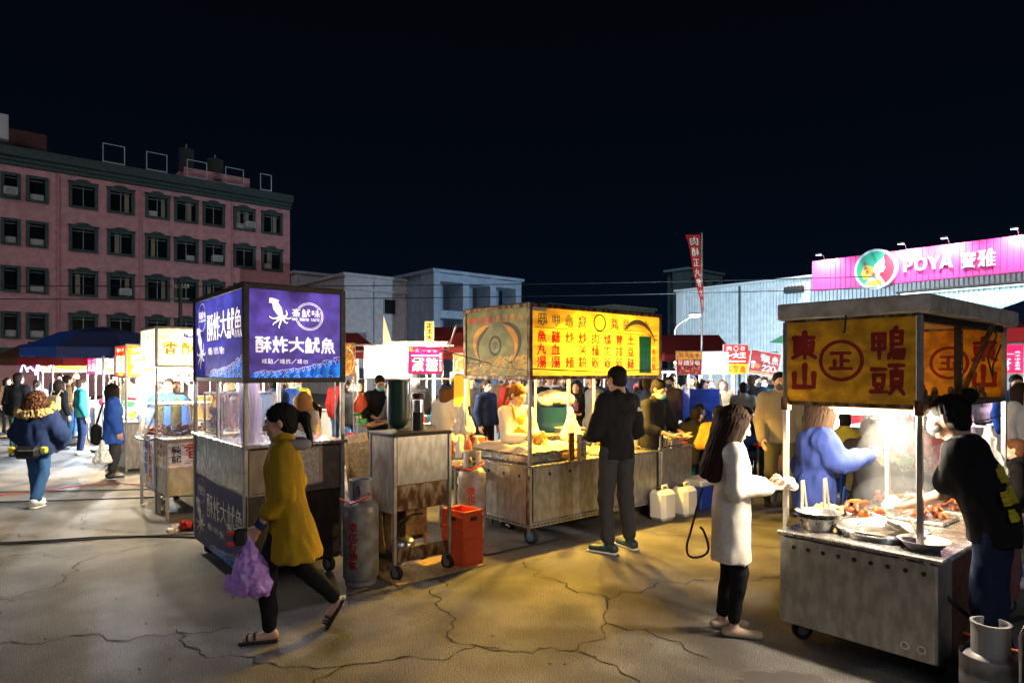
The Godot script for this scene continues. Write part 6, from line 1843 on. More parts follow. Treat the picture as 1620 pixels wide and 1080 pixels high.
func oven_cart() -> void:
	var at := Vector3(-0.985, 0, -5.56)
	var b := Basis(Vector3.UP, YAW)
	var r := thing("oven_cart", "rusty steel roasting oven trolley on castors with open lower bay", "oven trolley", at, YAW)
	var w := 0.56
	var d := 0.4
	posts(r, [[0, 0], [w, 0], [0, -d], [w, -d]], 0.13, 1.2, 0.03)
	part("upper_panel", Geo.new().box(Vector3(w / 2, 1.0, -0.004), Vector3(w - 0.04, 0.42, 0.02), 0.005), M.steel, r)
	part("rust_panel", Geo.new().box(Vector3(w / 2, 0.68, -0.02), Vector3(w - 0.04, 0.22, 0.02), 0.005), M.steel_old, r)
	part("left_panel", Geo.new().box(Vector3(0.002, 0.88, -d / 2), Vector3(0.018, 0.66, d - 0.04), 0.005), M.steel, r)
	part("right_panel", Geo.new().box(Vector3(w - 0.002, 0.88, -d / 2), Vector3(0.018, 0.66, d - 0.04), 0.005), M.steel, r)
	part("back_panel", Geo.new().box(Vector3(w / 2, 0.7, -d), Vector3(w - 0.04, 1.0, 0.018), 0.005), M.iron, r)
	part("bay_lining", Geo.new().box(Vector3(w * 0.72, 0.42, -d * 0.75), Vector3(0.22, 0.3, 0.015)), M.card, r)
	part("oven_top", Geo.new().box(Vector3(w / 2, 1.215, -d / 2), Vector3(w + 0.04, 0.03, d + 0.04), 0.008), M.iron, r)
	part("foot_board", Geo.new().box(Vector3(w / 2, 0.2, -0.004), Vector3(w - 0.04, 0.12, 0.02), 0.005), M.steel_old, r)
	part("bottom_tray", Geo.new().box(Vector3(w / 2, 0.15, -d / 2), Vector3(w - 0.02, 0.02, d - 0.02)), M.iron, r)
	for s in [[0.02, 0.0], [w - 0.02, 0.0], [0.02, -d], [w - 0.02, -d]]: castor(r, s[0], s[1], 0.058, 0.4)
	var g := Geo.new()
	g.lathe([Vector2(0, 0.17), Vector2(0.1, 0.17), Vector2(0.11, 0.2), Vector2(0.11, 0.26), Vector2(0.08, 0.29), Vector2(0.03, 0.3)], 20, Vector3(0.2, 0, -0.2))
	part("gas_burner", g, M.steel_bright, r)
	g = Geo.new()
	g.tube([Vector3(0.02, 0.45, -0.04), Vector3(0.15, 0.48, -0.1), Vector3(0.26, 0.5, -0.12), Vector3(0.34, 0.5, -0.1)], 0.01, 7)
	g.tube([Vector3(0.04, 0.33, -0.04), Vector3(0.14, 0.38, -0.15), Vector3(0.24, 0.47, -0.16)], 0.01, 7)
	part("gas_pipe", g, M.iron, r)
	# the green hanging drum and the black pump on top
	var o := thing("green_drum", "tall dark green round-bottomed drum on oven trolley", "drum", at + b * Vector3(0.14, 1.23, -0.18), YAW)
	part("drum_shell", Geo.new().lathe([Vector2(0.0, 0.02), Vector2(0.05, 0.03), Vector2(0.085, 0.07), Vector2(0.092, 0.12), Vector2(0.092, 0.42), Vector2(0.098, 0.42), Vector2(0.098, 0.44), Vector2(0.0, 0.455)], 26), mat("drum_green", lin(0.012, 0.05, 0.04), 0.4), o)
	part("drum_cradle", Geo.new().box(Vector3(0.07, 0.06, -0.03), Vector3(0.16, 0.12, 0.1), 0.03), M.cream_plastic, o)
	o = thing("chimney_pipe", "short black and steel flue pipe beside green drum", "flue", at + b * Vector3(0.36, 1.23, -0.2), YAW)
	part("pipe", Geo.new().cyl(Vector3(0, 0, 0), Vector3(0, 0.16, 0), 0.055, 18), M.black_plastic, o)
	part("pipe", Geo.new().cyl(Vector3(0, 0.16, 0), Vector3(0, 0.27, 0), 0.048, 18), M.chrome, o)
	part("pipe_cap", Geo.new().lathe([Vector2(0, 0.0), Vector2(0.058, 0.0), Vector2(0.06, 0.04), Vector2(0, 0.05)], 18), M.black_plastic, o, Vector3(0, 0.28, 0))
	# flattened cardboard
	for k in 5:
		var c := thing("cardboard_sheet", ["front cardboard sheet leaning left of the oven trolley", "folded cardboard sheet just behind the front one by the oven trolley", "narrow cardboard sheet standing nearest the oven trolley post", "tallest cardboard sheet leaning behind the gas bottle", "rearmost wide cardboard sheet leaning behind the gas bottle"][k], "cardboard", Vector3(-1.2 + [0.0, -0.03, 0.08, -0.07, -0.08][k], 0, -5.84 - k * 0.035), -0.35 - k * 0.05, "cardboard by the oven trolley")
		var hh: float = [1.08, 1.14, 0.92, 1.2, 1.1][k]
		part("card", Geo.new().box(Vector3(0, hh / 2, 0), Vector3([0.2, 0.3, 0.12, 0.3, 0.36][k], hh, 0.012), 0.002), M.card, c, Vector3(), Vector3(-0.05, 0, [0.1, 0.16, 0.03, 0.2, 0.12][k]))
	part("card", Geo.new().box(Vector3(0.3, 0.006, 0.0), Vector3(0.9, 0.008, 0.5)), M.card, thing("floor_cardboard", "cardboard sheet lying under the oven trolley", "cardboard", at + b * Vector3(0.1, 0.0, -0.1), YAW))
	crate(at + b * Vector3(0.74, 0, -0.05), YAW + 0.1, "orange red plastic crate standing on end beside oven trolley", M.orange_plastic, Vector3(0.24, 0.5, 0.3), 5)
func crate(at: Vector3, turn: float, label: String, m: Material, s: Vector3, ribs := 3, group := "") -> Node3D:
	var o := thing("plastic_crate", label, "crate", at, turn, group)
	var g := Geo.new()
	var t := 0.018
	g.box(Vector3(0, t / 2 + 0.002, 0), Vector3(s.x - 0.02, t, s.z - 0.02))
	for e in [-1, 1]:
		g.box(Vector3(e * (s.x / 2 - t / 2), s.y / 2, 0), Vector3(t, s.y, s.z), 0.004)
		g.box(Vector3(0, s.y / 2, e * (s.z / 2 - t / 2)), Vector3(s.x - 2 * t, s.y, t), 0.004)
	part("crate_wall", g, m, o)
	g = Geo.new()
	for k in ribs:
		var y := s.y * (k + 0.5) / ribs
		for e in [-1, 1]:
			g.box(Vector3(e * s.x / 2, y, 0), Vector3(0.014, 0.014, s.z + 0.012), 0.003)
			g.box(Vector3(0, y, e * s.z / 2), Vector3(s.x + 0.012, 0.014, 0.014), 0.003)
	part("crate_rib", g, m, o)
	for e in [-1, 1]:
		part("hand_hole", Geo.new().box(Vector3(0, s.y * 0.86, e * (s.z / 2 + 0.004)), Vector3(s.x * 0.3, s.y * 0.07, 0.004)), M.rubber, o)
		part("hand_hole", Geo.new().box(Vector3(e * (s.x / 2 + 0.004), s.y * 0.86, 0), Vector3(0.004, s.y * 0.07, s.z * 0.3)), M.rubber, o)
	return o
func jerry_can(at: Vector3, turn: float, label: String) -> void:
	var o := thing("jerry_can", label, "jerry can", at, turn, "white jerry cans by the noodle stall")
	part("can_body", Geo.new().box(Vector3(0, 0.18, 0), Vector3(0.26, 0.36, 0.24), 0.045), M.white_plastic, o)
	part("can_cap", Geo.new().cyl(Vector3(-0.07, 0.36, 0), Vector3(-0.07, 0.395, 0), 0.03, 14), M.black_plastic, o)
	part("handle", Geo.new().tube([Vector3(-0.02, 0.35, 0), Vector3(0.0, 0.4, 0), Vector3(0.08, 0.4, 0), Vector3(0.11, 0.35, 0)], 0.014, 8), M.white_plastic, o)
# ---------- the row behind ----------
func back_stall(label: String, at: Vector3, turn: float, w: float, d: float, prints_: Array, m: Material, e: float, c: Color, roof: Material = null, y0 := 1.72, y1 := 2.2) -> Node3D:
	var r := thing("market_stall", label, "food stall", at, turn)
	posts(r, [[0, 0], [w, 0], [w, -d], [0, -d]], 0.0, y0, 0.035)
	if prints_.size(): sign_box(r, 0, w, -d, 0, y0, y1, prints_, M.steel, true, 0.03)
	part("counter", Geo.new().box(Vector3(w / 2, 0.44, -0.22), Vector3(w - 0.05, 0.8, 0.42), 0.008), m, r)
	part("counter_top", Geo.new().box(Vector3(w / 2, 0.86, -0.25), Vector3(w + 0.06, 0.03, 0.56), 0.006), M.steel_bright, r)
	part("side_table", Geo.new().box(Vector3(0.2, 0.44, -d * 0.65), Vector3(0.36, 0.78, d * 0.5), 0.008), M.steel, r)
	if roof:
		var g := Geo.new()
		var y := y1 + 0.05
		g.flat(Vector3(-0.3, y, 0.5), Vector3(w + 0.3, y, 0.5), Vector3(w + 0.3, y + 0.45, -d / 2)); g.flat(Vector3(-0.3, y, 0.5), Vector3(w + 0.3, y + 0.45, -d / 2), Vector3(-0.3, y + 0.45, -d / 2))
		g.flat(Vector3(w + 0.3, y, -d - 0.4), Vector3(-0.3, y, -d - 0.4), Vector3(-0.3, y + 0.45, -d / 2)); g.flat(Vector3(w + 0.3, y, -d - 0.4), Vector3(-0.3, y + 0.45, -d / 2), Vector3(w + 0.3, y + 0.45, -d / 2))
		g.quad(Vector3(-0.3, y, 0.5), Vector3(w + 0.3, y, 0.5), Vector3(w + 0.3, y - 0.2, 0.5), Vector3(-0.3, y - 0.2, 0.5), Vector3.BACK)
		part("canopy", g, roof, r)
	tube_lamp(r, Vector3(w * 0.25, y0 + 0.02, -d * 0.45), Vector3(w * 0.75, y0 + 0.02, -d * 0.45), e, c, 1, 6.0)
	return r
var clutter_n := 0
func clutter(at: Vector3, turn: float, w: float, n: int, where: String, seed_: int) -> void:
	var rng := RandomNumberGenerator.new()
	rng.seed = seed_
	var kinds := ["pot", "box", "bottle", "bag", "bowl", "basket"]
	var tints := [["red", M.red_plastic], ["white", M.white_plastic], ["green", M.green_plastic], ["orange", M.orange_plastic], ["teal", M.teal_plastic], ["yellow", M.yellow_plastic], ["cream", M.cream_plastic], ["blue", M.blue_plastic], ["black", M.black_plastic]]
	var place := ["at the left end of", "left of the middle of", "near the middle of", "right of the middle of", "towards the right of", "at the right end of"]
	for k in n:
		var kind: String = kinds[(k * 5 + seed_) % 6]
		var t: Array = tints[(k * 4 + seed_) % 9]
		var p := at + Basis(Vector3.UP, turn) * Vector3(w * (k + 0.5) / n, 0, rng.randf_range(-0.15, 0.12))
		var lb := "%s %s %s %s" % [t[0], {"pot": "enamel pot", "box": "box of goods", "bottle": "sauce bottle", "bag": "filled bag", "bowl": "bowl", "basket": "basket of food"}[kind], place[clampi(int(6.0 * k / n), 0, 5)], where]
		var o := thing({"pot": "pot", "box": "goods_box", "bottle": "sauce_bottle", "bag": "filled_bag", "bowl": "bowl", "basket": "food_basket"}[kind], lb, kind, p, rng.randf_range(0, 3))
		match kind:
			"pot":
				part("pot_wall", Geo.new().lathe([Vector2(0, 0), Vector2(0.11, 0), Vector2(0.12, 0.02), Vector2(0.12, 0.13), Vector2(0.11, 0.13), Vector2(0.11, 0.1), Vector2(0, 0.1)], 18), t[1], o)
				part("lid_knob", Geo.new().ball(Vector3(0, 0.12, 0), Vector3(0.03, 0.02, 0.03), 5, 8), M.black_plastic, o)
			"box":
				part("box_wall", Geo.new().box(Vector3(0, 0.06, 0), Vector3(0.22, 0.12, 0.16), 0.01), t[1], o)
				part("box_lid", Geo.new().box(Vector3(0, 0.127, 0), Vector3(0.2, 0.012, 0.14), 0.004), M.white_plastic, o)
			"bottle":
				part("bottle_wall", Geo.new().lathe([Vector2(0, 0), Vector2(0.034, 0), Vector2(0.036, 0.02), Vector2(0.036, 0.13), Vector2(0.012, 0.17), Vector2(0.012, 0.2), Vector2(0, 0.2)], 14), t[1], o)
				part("bottle_cap", Geo.new().cyl(Vector3(0, 0.2, 0), Vector3(0, 0.22, 0), 0.014, 10), M.white_plastic, o)
			"bag":
				var g := Geo.new()
				for j in 5: g.ball(Vector3(rng.randf_range(-0.06, 0.06), 0.08 + rng.randf() * 0.06, rng.randf_range(-0.05, 0.05)), Vector3(0.09, 0.08, 0.08), 6, 9)
				g.tube([Vector3(0, 0.18, 0), Vector3(0.01, 0.24, 0)], [0.03, 0.05], 7)
				part("bag_skin", g, M.bag_white if k % 2 else M.bag_red, o)
			"bowl":
				part("bowl_wall", Geo.new().lathe([Vector2(0, 0), Vector2(0.05, 0), Vector2(0.09, 0.06), Vector2(0.083, 0.06), Vector2(0.045, 0.01), Vector2(0, 0.01)], 18), t[1], o)
			"basket":
				part("basket_wall", Geo.new().lathe([Vector2(0, 0), Vector2(0.13, 0), Vector2(0.15, 0.08), Vector2(0.143, 0.08), Vector2(0.125, 0.01), Vector2(0, 0.01)], 18), t[1], o)
				for j in 9:
					part("piece", Geo.new().ball(Vector3(cos(j * 2.4) * 0.08 * sqrt(j / 9.0) * 1.3, 0.08 + 0.015 * (j % 3), sin(j * 2.4) * 0.08 * sqrt(j / 9.0) * 1.3), Vector3(0.035, 0.028, 0.035), 5, 8), [M.fried, M.orange_plastic, M.green_plastic, M.food][(j + k) % 4], o)
func umbrella(label: String, at: Vector3, rad: float, hh: float, m: Material, m2: Material) -> void:
	var o := thing("market_umbrella", label, "umbrella", at)
	part("pole", Geo.new().cyl(Vector3(), Vector3(0, hh, 0), 0.025, 10), M.steel, o)
	part("foot", Geo.new().lathe([Vector2(0, 0), Vector2(0.25, 0), Vector2(0.25, 0.06), Vector2(0, 0.08)], 18), M.iron, o)
	for k in 8:
		var a := Vector3(cos(TAU * k / 8), 0, sin(TAU * k / 8)) * rad
		var b := Vector3(cos(TAU * (k + 1) / 8), 0, sin(TAU * (k + 1) / 8)) * rad
		var g := Geo.new()
		var apex := Vector3(0, hh, 0)
		var q := [apex, (a * 0.55 + Vector3(0, hh - 0.16, 0)), (b * 0.55 + Vector3(0, hh - 0.16, 0)), a + Vector3(0, hh - 0.5, 0), b + Vector3(0, hh - 0.5, 0)]
		g.flat(q[0], q[1], q[2]); g.flat(q[1], q[3], q[4]); g.flat(q[1], q[4], q[2])
		g.flat(q[3], q[3] + Vector3(0, -0.18, 0), q[4] + Vector3(0, -0.18, 0)); g.flat(q[3], q[4] + Vector3(0, -0.18, 0), q[4])
		part("panel", g, m2 if k in [2, 3] else m, o)
		part("rib", Geo.new().tube([Vector3(0, hh - 0.02, 0), a * 0.55 + Vector3(0, hh - 0.175, 0), a + Vector3(0, hh - 0.51, 0)], 0.008, 5), M.steel, o)
func hung_sign(called: String, label: String, at: Vector3, turn: float, w: float, hh: float, t: Texture2D, key: String, through: float, tilt := 0.0, pole := true) -> Node3D:
	var o := thing(called, label, "sign", at, turn)
	part("print", board(w, hh), sheet(key, t, through), o, Vector3(0, 0, 0.012), Vector3(0, 0, tilt))
	var g := Geo.new()
	for s in [-1, 1]:
		g.box(Vector3(s * w / 2, 0, 0), Vector3(0.02, hh + 0.02, 0.02)); g.box(Vector3(0, s * hh / 2, 0), Vector3(w - 0.02, 0.02, 0.02))
	part("frame", g, M.steel, o, Vector3(), Vector3(0, 0, tilt))
	if pole:
		for s in [-1, 1]: part("pole", Geo.new().box(Vector3(s * (w / 2 - 0.02), -hh / 2 - (at.y - hh / 2) / 2, -0.03), Vector3(0.025, at.y - hh / 2, 0.025)), M.steel, o)
	return o
func table(at: Vector3, turn: float, w: float, d: float, m: Material, label: String) -> void:
	var o := thing("folding_table", label, "table", at, turn)
	part("tabletop", Geo.new().box(Vector3(0, 0.72, 0), Vector3(w, 0.03, d), 0.008), m, o)
	for x in [-1, 1]:
		for z in [-1, 1]: part("leg", Geo.new().box(Vector3(x * (w / 2 - 0.06), 0.35, z * (d / 2 - 0.05)), Vector3(0.025, 0.7, 0.025)), M.steel, o)
var stool0: Node3D
func stool(at: Vector3, label: String, m: Material) -> void:
	var o := thing("plastic_stool", label, "stool", at)
	part("seat", Geo.new().box(Vector3(0, 0.0, 0), Vector3(0.28, 0.03, 0.28), 0.012), m, o, Vector3(0, 0.44, 0))
	for x in [-1, 1]:
		for z in [-1, 1]: part("leg", Geo.new().bar(Vector3(x * 0.15, 0, z * 0.15), Vector3(x * 0.12, 0.43, z * 0.12), 0.035, 0.03), m, o)
func car(at: Vector3, turn: float, label: String, m: Material, van := false) -> void:
	var o := thing("parked_van" if van else "parked_car", label, "van" if van else "car", at, turn)
	var hh := 1.85 if van else 1.45
	var side := [[-2.1, 0.35], [-2.15, 0.75], [-1.95, 0.95], [-1.3, 1.02], [-0.75, hh - 0.08], [-0.3, hh], [1.4, hh], [2.0, hh - 0.1 if van else 1.05], [2.15, 0.8], [2.1, 0.35]]
	var g := Geo.new()
	for i in side.size():
		var a: Array = side[i]
		var b: Array = side[(i + 1) % side.size()]
		var n := Vector3(-(b[1] - a[1]), b[0] - a[0], 0).normalized()
		var ia := 0.72 if a[1] > 1.1 else 0.84
		var ib := 0.72 if b[1] > 1.1 else 0.84
		g.quad(Vector3(a[0], a[1], -ia), Vector3(b[0], b[1], -ib), Vector3(b[0], b[1], ib), Vector3(a[0], a[1], ia), n)
		for s in [-1.0, 1.0]: g.tri(Vector3(0.2, 0.8, s * 0.86), Vector3(a[0], a[1], s * ia), Vector3(b[0], b[1], s * ib), Vector3(0, 0.1, s), Vector3(0, 0.1, s), Vector3(0, 0.1, s))
	part("body", g, m, o)
	for s in [-1, 1]:
		part("side_window", Geo.new().box(Vector3(0.35, hh - 0.34, s * 0.79), Vector3(1.7, 0.34, 0.03), 0.01), M.night_glass, o)
		part("headlight", Geo.new().ball(Vector3(-2.1, 0.78, s * 0.62), Vector3(0.06, 0.09, 0.16), 6, 10), M.chrome, o)
	part("windscreen", Geo.new().bar(Vector3(-1.28, 1.06, 0), Vector3(-0.76, hh - 0.1, 0), 1.4, 0.03), M.night_glass, o)
	for x in [-1.35, 1.4]:
		for s in [-1, 1]:
			var w := part("wheel", Geo.new().cyl(Vector3(x, 0.32, s * 0.72), Vector3(x, 0.32, s * 0.88), 0.32, 20), M.rubber, o)
			part("wheel_hub", Geo.new().cyl(Vector3(x, 0.32, s * 0.885), Vector3(x, 0.32, s * 0.9), 0.18, 14), M.hub, w)
func row_behind() -> void:
	var pw := mat("panel_white", lin(0.78, 0.78, 0.76), 0.6)
	pw.backlight_enabled = true
	pw.backlight = Color(0.9, 0.9, 0.9)
	var warm := Color(1, 0.9, 0.72)
	var cool := Color(0.86, 0.93, 1.0)
	var rs := sheet("p_red", T.red_sign, 0.95)
	var os := sheet("p_orange", T.orange_sign, 0.95)
	var bs := sheet("p_blue", T.blue_sign, 0.7)
	# left
	var r := back_stall("stall with glowing red and orange sign box beyond the snack stall", Vector3(-6.75, 0, -11.6), YAW, 0.36, 0.9, [os, rs, os, rs], M.steel, 5.0, warm, null, 1.66, 2.22)
	part("banner", Geo.new().box(Vector3(-0.03, 0.95, -0.75), Vector3(0.02, 1.3, 0.24)), M.yellow_plastic, r)
	part("banner", Geo.new().box(Vector3(0.3, 0.98, 0.03), Vector3(0.2, 1.2, 0.02)), pw, r)
	back_stall("stall with teal blue sign box behind the red sign box", Vector3(-7.4, 0, -12.7), YAW, 1.0, 1.1, [bs, bs, bs, bs], M.steel, 8.0, cool, null, 1.66, 2.16)
	back_stall("bright white stall under the blue umbrella", Vector3(-10.3, 0, -16.4), YAW, 1.9, 1.2, [sheet("p_white_pink", T.snack_side, 0.7), sheet("p_sugar2", T.pink_sign, 0.6), pw, pw], M.white_paint, 16.0, cool, null, 1.7, 2.2)
	back_stall("pale far stall left of the white stall", Vector3(-13.8, 0, -19.5), YAW, 2.0, 1.3, [sheet("p_food", T.food_photo, 0.6), sheet("p_strip2", T.snack_panel, 0.7), pw, pw], M.white_paint, 16.0, warm, M.c_darkred, 1.75, 2.15)
	back_stall("far stall with yellow front behind the left crowd", Vector3(-12.4, 0, -23.0), YAW, 2.2, 1.3, [sheet("p_noodle_far", T.noodle_sign, 0.8), rs, pw, pw], M.yellow_plastic, 16.0, warm, null, 1.75, 2.25)
	umbrella("big blue market umbrella with red edge at left", Vector3(-9.0, 0, -14.6), 1.5, 2.75, M.c_navy, M.c_blue)
	umbrella("smaller dark red umbrella behind the blue umbrella", Vector3(-12.2, 0, -17.6), 1.3, 2.6, M.c_darkred, M.c_brown)
	var g := Geo.new()
	for k in 5: g.tube([Vector3(-0.35 + k * 0.16, 0.1 * sin(k * 2.0), 0), Vector3(-0.3 + k * 0.16, 0.18 + 0.05 * cos(k * 3.0), 0), Vector3(-0.2 + k * 0.15, 0.02 * k, 0)], 0.022, 6)
	solo("neon_sign", "small violet white neon sign over the left crowd", "neon sign", g, glow("neon", Color(0.75, 0.6, 1.0), 4.0), Vector3(-12.9, 1.75, -18.0), YAW)
	clutter(Vector3(-10.3, 0.875, -16.5), YAW, 1.9, 7, "the white stall counter", 3)
	clutter(Vector3(-7.4, 0.875, -12.8), YAW, 1.0, 4, "the teal sign stall counter", 5)
	clutter(Vector3(-6.75, 0.875, -11.75), YAW, 0.36, 1, "the red sign counter", 7)
	# middle
	r = back_stall("long stall with blank white lit panel and tube lamp in the middle", Vector3(-2.62, 0, -11.2), 0.12, 1.62, 1.5, [], M.steel, 0.01, warm, null, 1.75, 2.2)
	part("blank_panel", board(0.8, 0.54), pw, r, Vector3(0.52, 1.92, 0.02))
	part("panel_frame", Geo.new().box(Vector3(0.8, 2.2, 0), Vector3(1.66, 0.03, 0.03)), M.steel, r)
	part("panel_frame", Geo.new().box(Vector3(0.8, 1.63, 0), Vector3(1.66, 0.02, 0.03)), M.steel, r)
	tube_lamp(r, Vector3(0.55, 2.24, 0.1), Vector3(1.5, 2.22, 0.1), 1.6, Color(1, 0.93, 0.8), 2, 14.0)
	tube_lamp(r, Vector3(0.3, 1.9, -0.35), Vector3(0.75, 1.9, -0.35), 2.6, Color(1, 0.95, 0.88), 1, 8.0)
	hung_sign("photo_sign", "food photo sign in pale frame left of the blank white panel", Vector3(-2.78, 1.95, -11.0), 0.25, 0.34, 0.54, T.food_photo, "p_photo", 0.5)
	hung_sign("sugar_sign", "pink sign with two large dark characters beside the white panel", Vector3(-1.42, 1.94, -10.9), 0.05, 0.56, 0.44, T.pink_sign, "p_pink", 0.75)
	lamp(Vector3(-1.42, 1.95, -11.15), 1.2, warm, 0.06)
	hung_sign("yellow_banner", "narrow yellow vertical banner rising behind the pink sign", Vector3(-1.62, 2.42, -13.0), 0.0, 0.16, 0.62, T.yellow_flag, "p_yflag", 0.3)
	g = Geo.new()
	g.flat(Vector3(0, 0, 0), Vector3(0.28, -0.02, 0), Vector3(0.02, 0.85, 0.02))
	solo("tan_pennant", "tan triangular pennant standing over the white panel", "pennant", g, M.c_tan, Vector3(-2.46, 1.98, -12.6))
	clutter(Vector3(-2.62, 0.875, -11.35), 0.12, 1.6, 7, "the long middle stall counter", 11)
	back_stall("white lit stall behind the squid cart", Vector3(-5.0, 0, -14.5), YAW, 1.8, 1.2, [sheet("p_strip3", T.snack_panel, 0.7), sheet("p_white2", T.snack_side, 0.7), pw, pw], M.white_paint, 10.0, warm, M.c_darkred)
	clutter(Vector3(-5.0, 0.875, -14.6), YAW, 1.8, 6, "the stall behind squid cart", 13)
	table(Vector3(-1.95, 0, -8.3), 0.1, 1.2, 0.6, M.white_paint, "white topped table behind the oven trolley")
	clutter(Vector3(-2.5, 0.736, -8.35), 0.1, 1.1, 6, "the white table behind the oven", 17)
	table(Vector3(-0.95, 0, -8.9), 0.2, 1.3, 0.7, M.steel_bright, "steel topped table left of the noodle cook")
	clutter(Vector3(-1.55, 0.736, -8.85), 0.2, 1.2, 8, "the steel table by the cook", 20)
	var o := thing("clear_bottles", "orange and clear sauce bottles beside second gas bottle", "bottles", Vector3(-0.5, 0.78, -7.55))
	for k in 5: part("bottle", Geo.new().lathe([Vector2(0, 0), Vector2(0.04, 0), Vector2(0.042, 0.16), Vector2(0.014, 0.2), Vector2(0.014, 0.23), Vector2(0, 0.235)], 14), [M.orange_plastic, M.white_plastic, M.orange_plastic, M.cream_plastic, M.red_plastic][k], o, Vector3(0.1 * k - 0.2, 0, 0.05 * (k % 2)))
	table(Vector3(-0.52, 0, -7.5), YAW, 0.62, 0.4, M.steel_bright, "small steel table beside second gas bottle")
	o = thing("yellow_board", "plain yellow plastic board hanging left of the noodle stall", "board", Vector3(-0.62, 1.52, -8.2), 0.3)
	part("board", Geo.new().box(Vector3(0, 0, 0), Vector3(0.2, 0.38, 0.006)), M.yellow_plastic, o)
	part("string", Geo.new().tube([Vector3(-0.08, 0.19, 0), Vector3(0, 0.34, 0), Vector3(0.08, 0.19, 0)], 0.004, 5), M.rubber, o)
	o = thing("orange_bag", "orange and green plastic bag hanging at the long middle stall", "plastic bag", Vector3(-2.36, 1.3, -10.4))
	part("bag_skin", Geo.new().lathe([Vector2(0, -0.2), Vector2(0.12, -0.18), Vector2(0.13, -0.05), Vector2(0.07, 0.06), Vector2(0.02, 0.12)], 14), M.orange_plastic, o)
	part("bag_base", Geo.new().lathe([Vector2(0, -0.25), Vector2(0.12, -0.24), Vector2(0.125, -0.2), Vector2(0, -0.199)], 14), M.green_plastic, o)
	# behind the noodle stall
	back_stall("lit stall with white fronts behind the noodle stall, left one", Vector3(-0.6, 0, -15.5), YAW, 2.0, 1.3, [sheet("p_red3", T.red_banner, 0.7), sheet("p_food3", T.food_photo, 0.6), pw, pw], M.white_paint, 10.0, warm, M.c_darkred)
	back_stall("lit stall with white fronts behind the noodle stall, right one", Vector3(2.1, 0, -17.0), YAW, 2.0, 1.3, [sheet("p_far_red", T.noodle_sign, 0.7), rs, pw, pw], M.red_plastic, 6.0, cool, M.c_darkred)
	o = thing("tub_stack", "dark teal plastic tubs with a clear bag on top behind noodle cook", "tubs", Vector3(0.62, 0, -9.4), 0.2)
	for k in 4: part("tub", Geo.new().lathe([Vector2(0, 0), Vector2(0.24, 0), Vector2(0.27, 0.3), Vector2(0.285, 0.33), Vector2(0.255, 0.33), Vector2(0.25, 0.05), Vector2(0, 0.05)], 24), M.tub_teal, o, Vector3(0, k * 0.31, 0))
	g = Geo.new()
	for k in 7: g.ball(Vector3(0.15 * cos(k * 0.9), 1.36 + 0.02 * (k % 3), 0.12 * sin(k * 0.9)), Vector3(0.14, 0.1, 0.13), 6, 10)
	part("clear_bag", g, M.bag_white, o)
	table(Vector3(1.75, 0, -9.9), YAW, 1.5, 0.7, M.steel_bright, "steel table behind the noodle stall pots")
	clutter(Vector3(1.2, 0.736, -9.45), YAW, 1.4, 8, "the steel table behind the stall", 23)
	# right
	for e in [["noodle_sign", "yellow over purple noodle sign on posts beside the flag pole", 1090, 12.8, 0.48, 0.44, T.noodle_sign, "p_noodle", 0.5, 0.0], ["red_yellow_banner", "red over yellow vertical banner right of white lit panel", 1164, 14.2, 0.52, 0.62, T.red_banner, "p_rbanner", 0.5, 0.0], ["fish_price_banner", "tilted dark red banner priced 220 beside the duck cart", 1210, 13.4, 0.6, 0.46, T.fish_banner, "p_fbanner", 0.4, -0.16]]:
		hung_sign(e[0], e[1], Vector3((e[2] - 810) / 1050.0 * e[3], 1.92 if e[0] != "red_yellow_banner" else 2.02, -e[3]), 0.0, e[4], e[5], e[6], e[7], e[8], e[9])
	r = thing("light_panel", "blank white lit panel between noodle sign and red banner", "sign", Vector3(4.05, 1.92, -13.2), -0.05)
	part("print", board(0.5, 0.42), pw, r, Vector3(0, 0, 0.012))
	part("frame", Geo.new().box(Vector3(0, 0.22, 0), Vector3(0.52, 0.02, 0.02)), M.steel, r)
	part("pole", Geo.new().box(Vector3(-0.25, -0.85, -0.02), Vector3(0.025, 2.14, 0.025)), M.steel, r)
	tube_lamp(r, Vector3(-0.2, 0.1, -0.16), Vector3(0.2, 0.1, -0.16), 2.2, cool, 1, 8.0)
	back_stall("brightly lit goods stall behind the blue crates", Vector3(3.3, 0, -14.6), YAW, 1.9, 1.2, [], M.white_paint, 7.0, cool, null)
	back_stall("lit stall with red counter near the price banner", Vector3(4.9, 0, -14.6), YAW, 1.9, 1.2, [sheet("p_far_fish", T.fish_banner, 0.8), os, pw, pw], M.red_plastic, 6.0, warm, null)
	clutter(Vector3(3.3, 0.875, -14.7), YAW, 1.9, 6, "the goods stall behind crates", 29)
	clutter(Vector3(4.9, 0.875, -14.7), YAW, 1.9, 6, "the red counter stall", 31)
	back_stall("stall with green netting seen through the duck cart smoke", Vector3(5.6, 0, -10.4), YAW, 1.8, 1.1, [], M.green_plastic, 2.4, cool, M.c_green)
	back_stall("pink lit toy stall at far right edge", Vector3(8.2, 0, -10.6), YAW, 1.9, 1.2, [pw, sheet("p_pinkfar", T.pink_sign, 0.6), pw, pw], M.white_paint, 6.0, Color(1, 0.86, 0.95), M.c_red)
	clutter(Vector3(5.6, 0.875, -10.5), YAW, 1.8, 6, "the green netting counter", 37)
	clutter(Vector3(8.2, 0.875, -10.7), YAW, 1.9, 6, "the toy stall counter", 41)
	for k in 8: crate(Vector3(3.42, 0.18 * k, -12.0), 0.05 + 0.02 * (k % 3), "blue plastic crate, %s of the stack behind the seated diners" % ["lowest", "second lowest", "third from below", "fourth from below", "fourth from above", "third from above", "second from top", "topmost"][k], M.blue_plastic, Vector3(0.55, 0.18, 0.38), 2, "stack of blue crates")
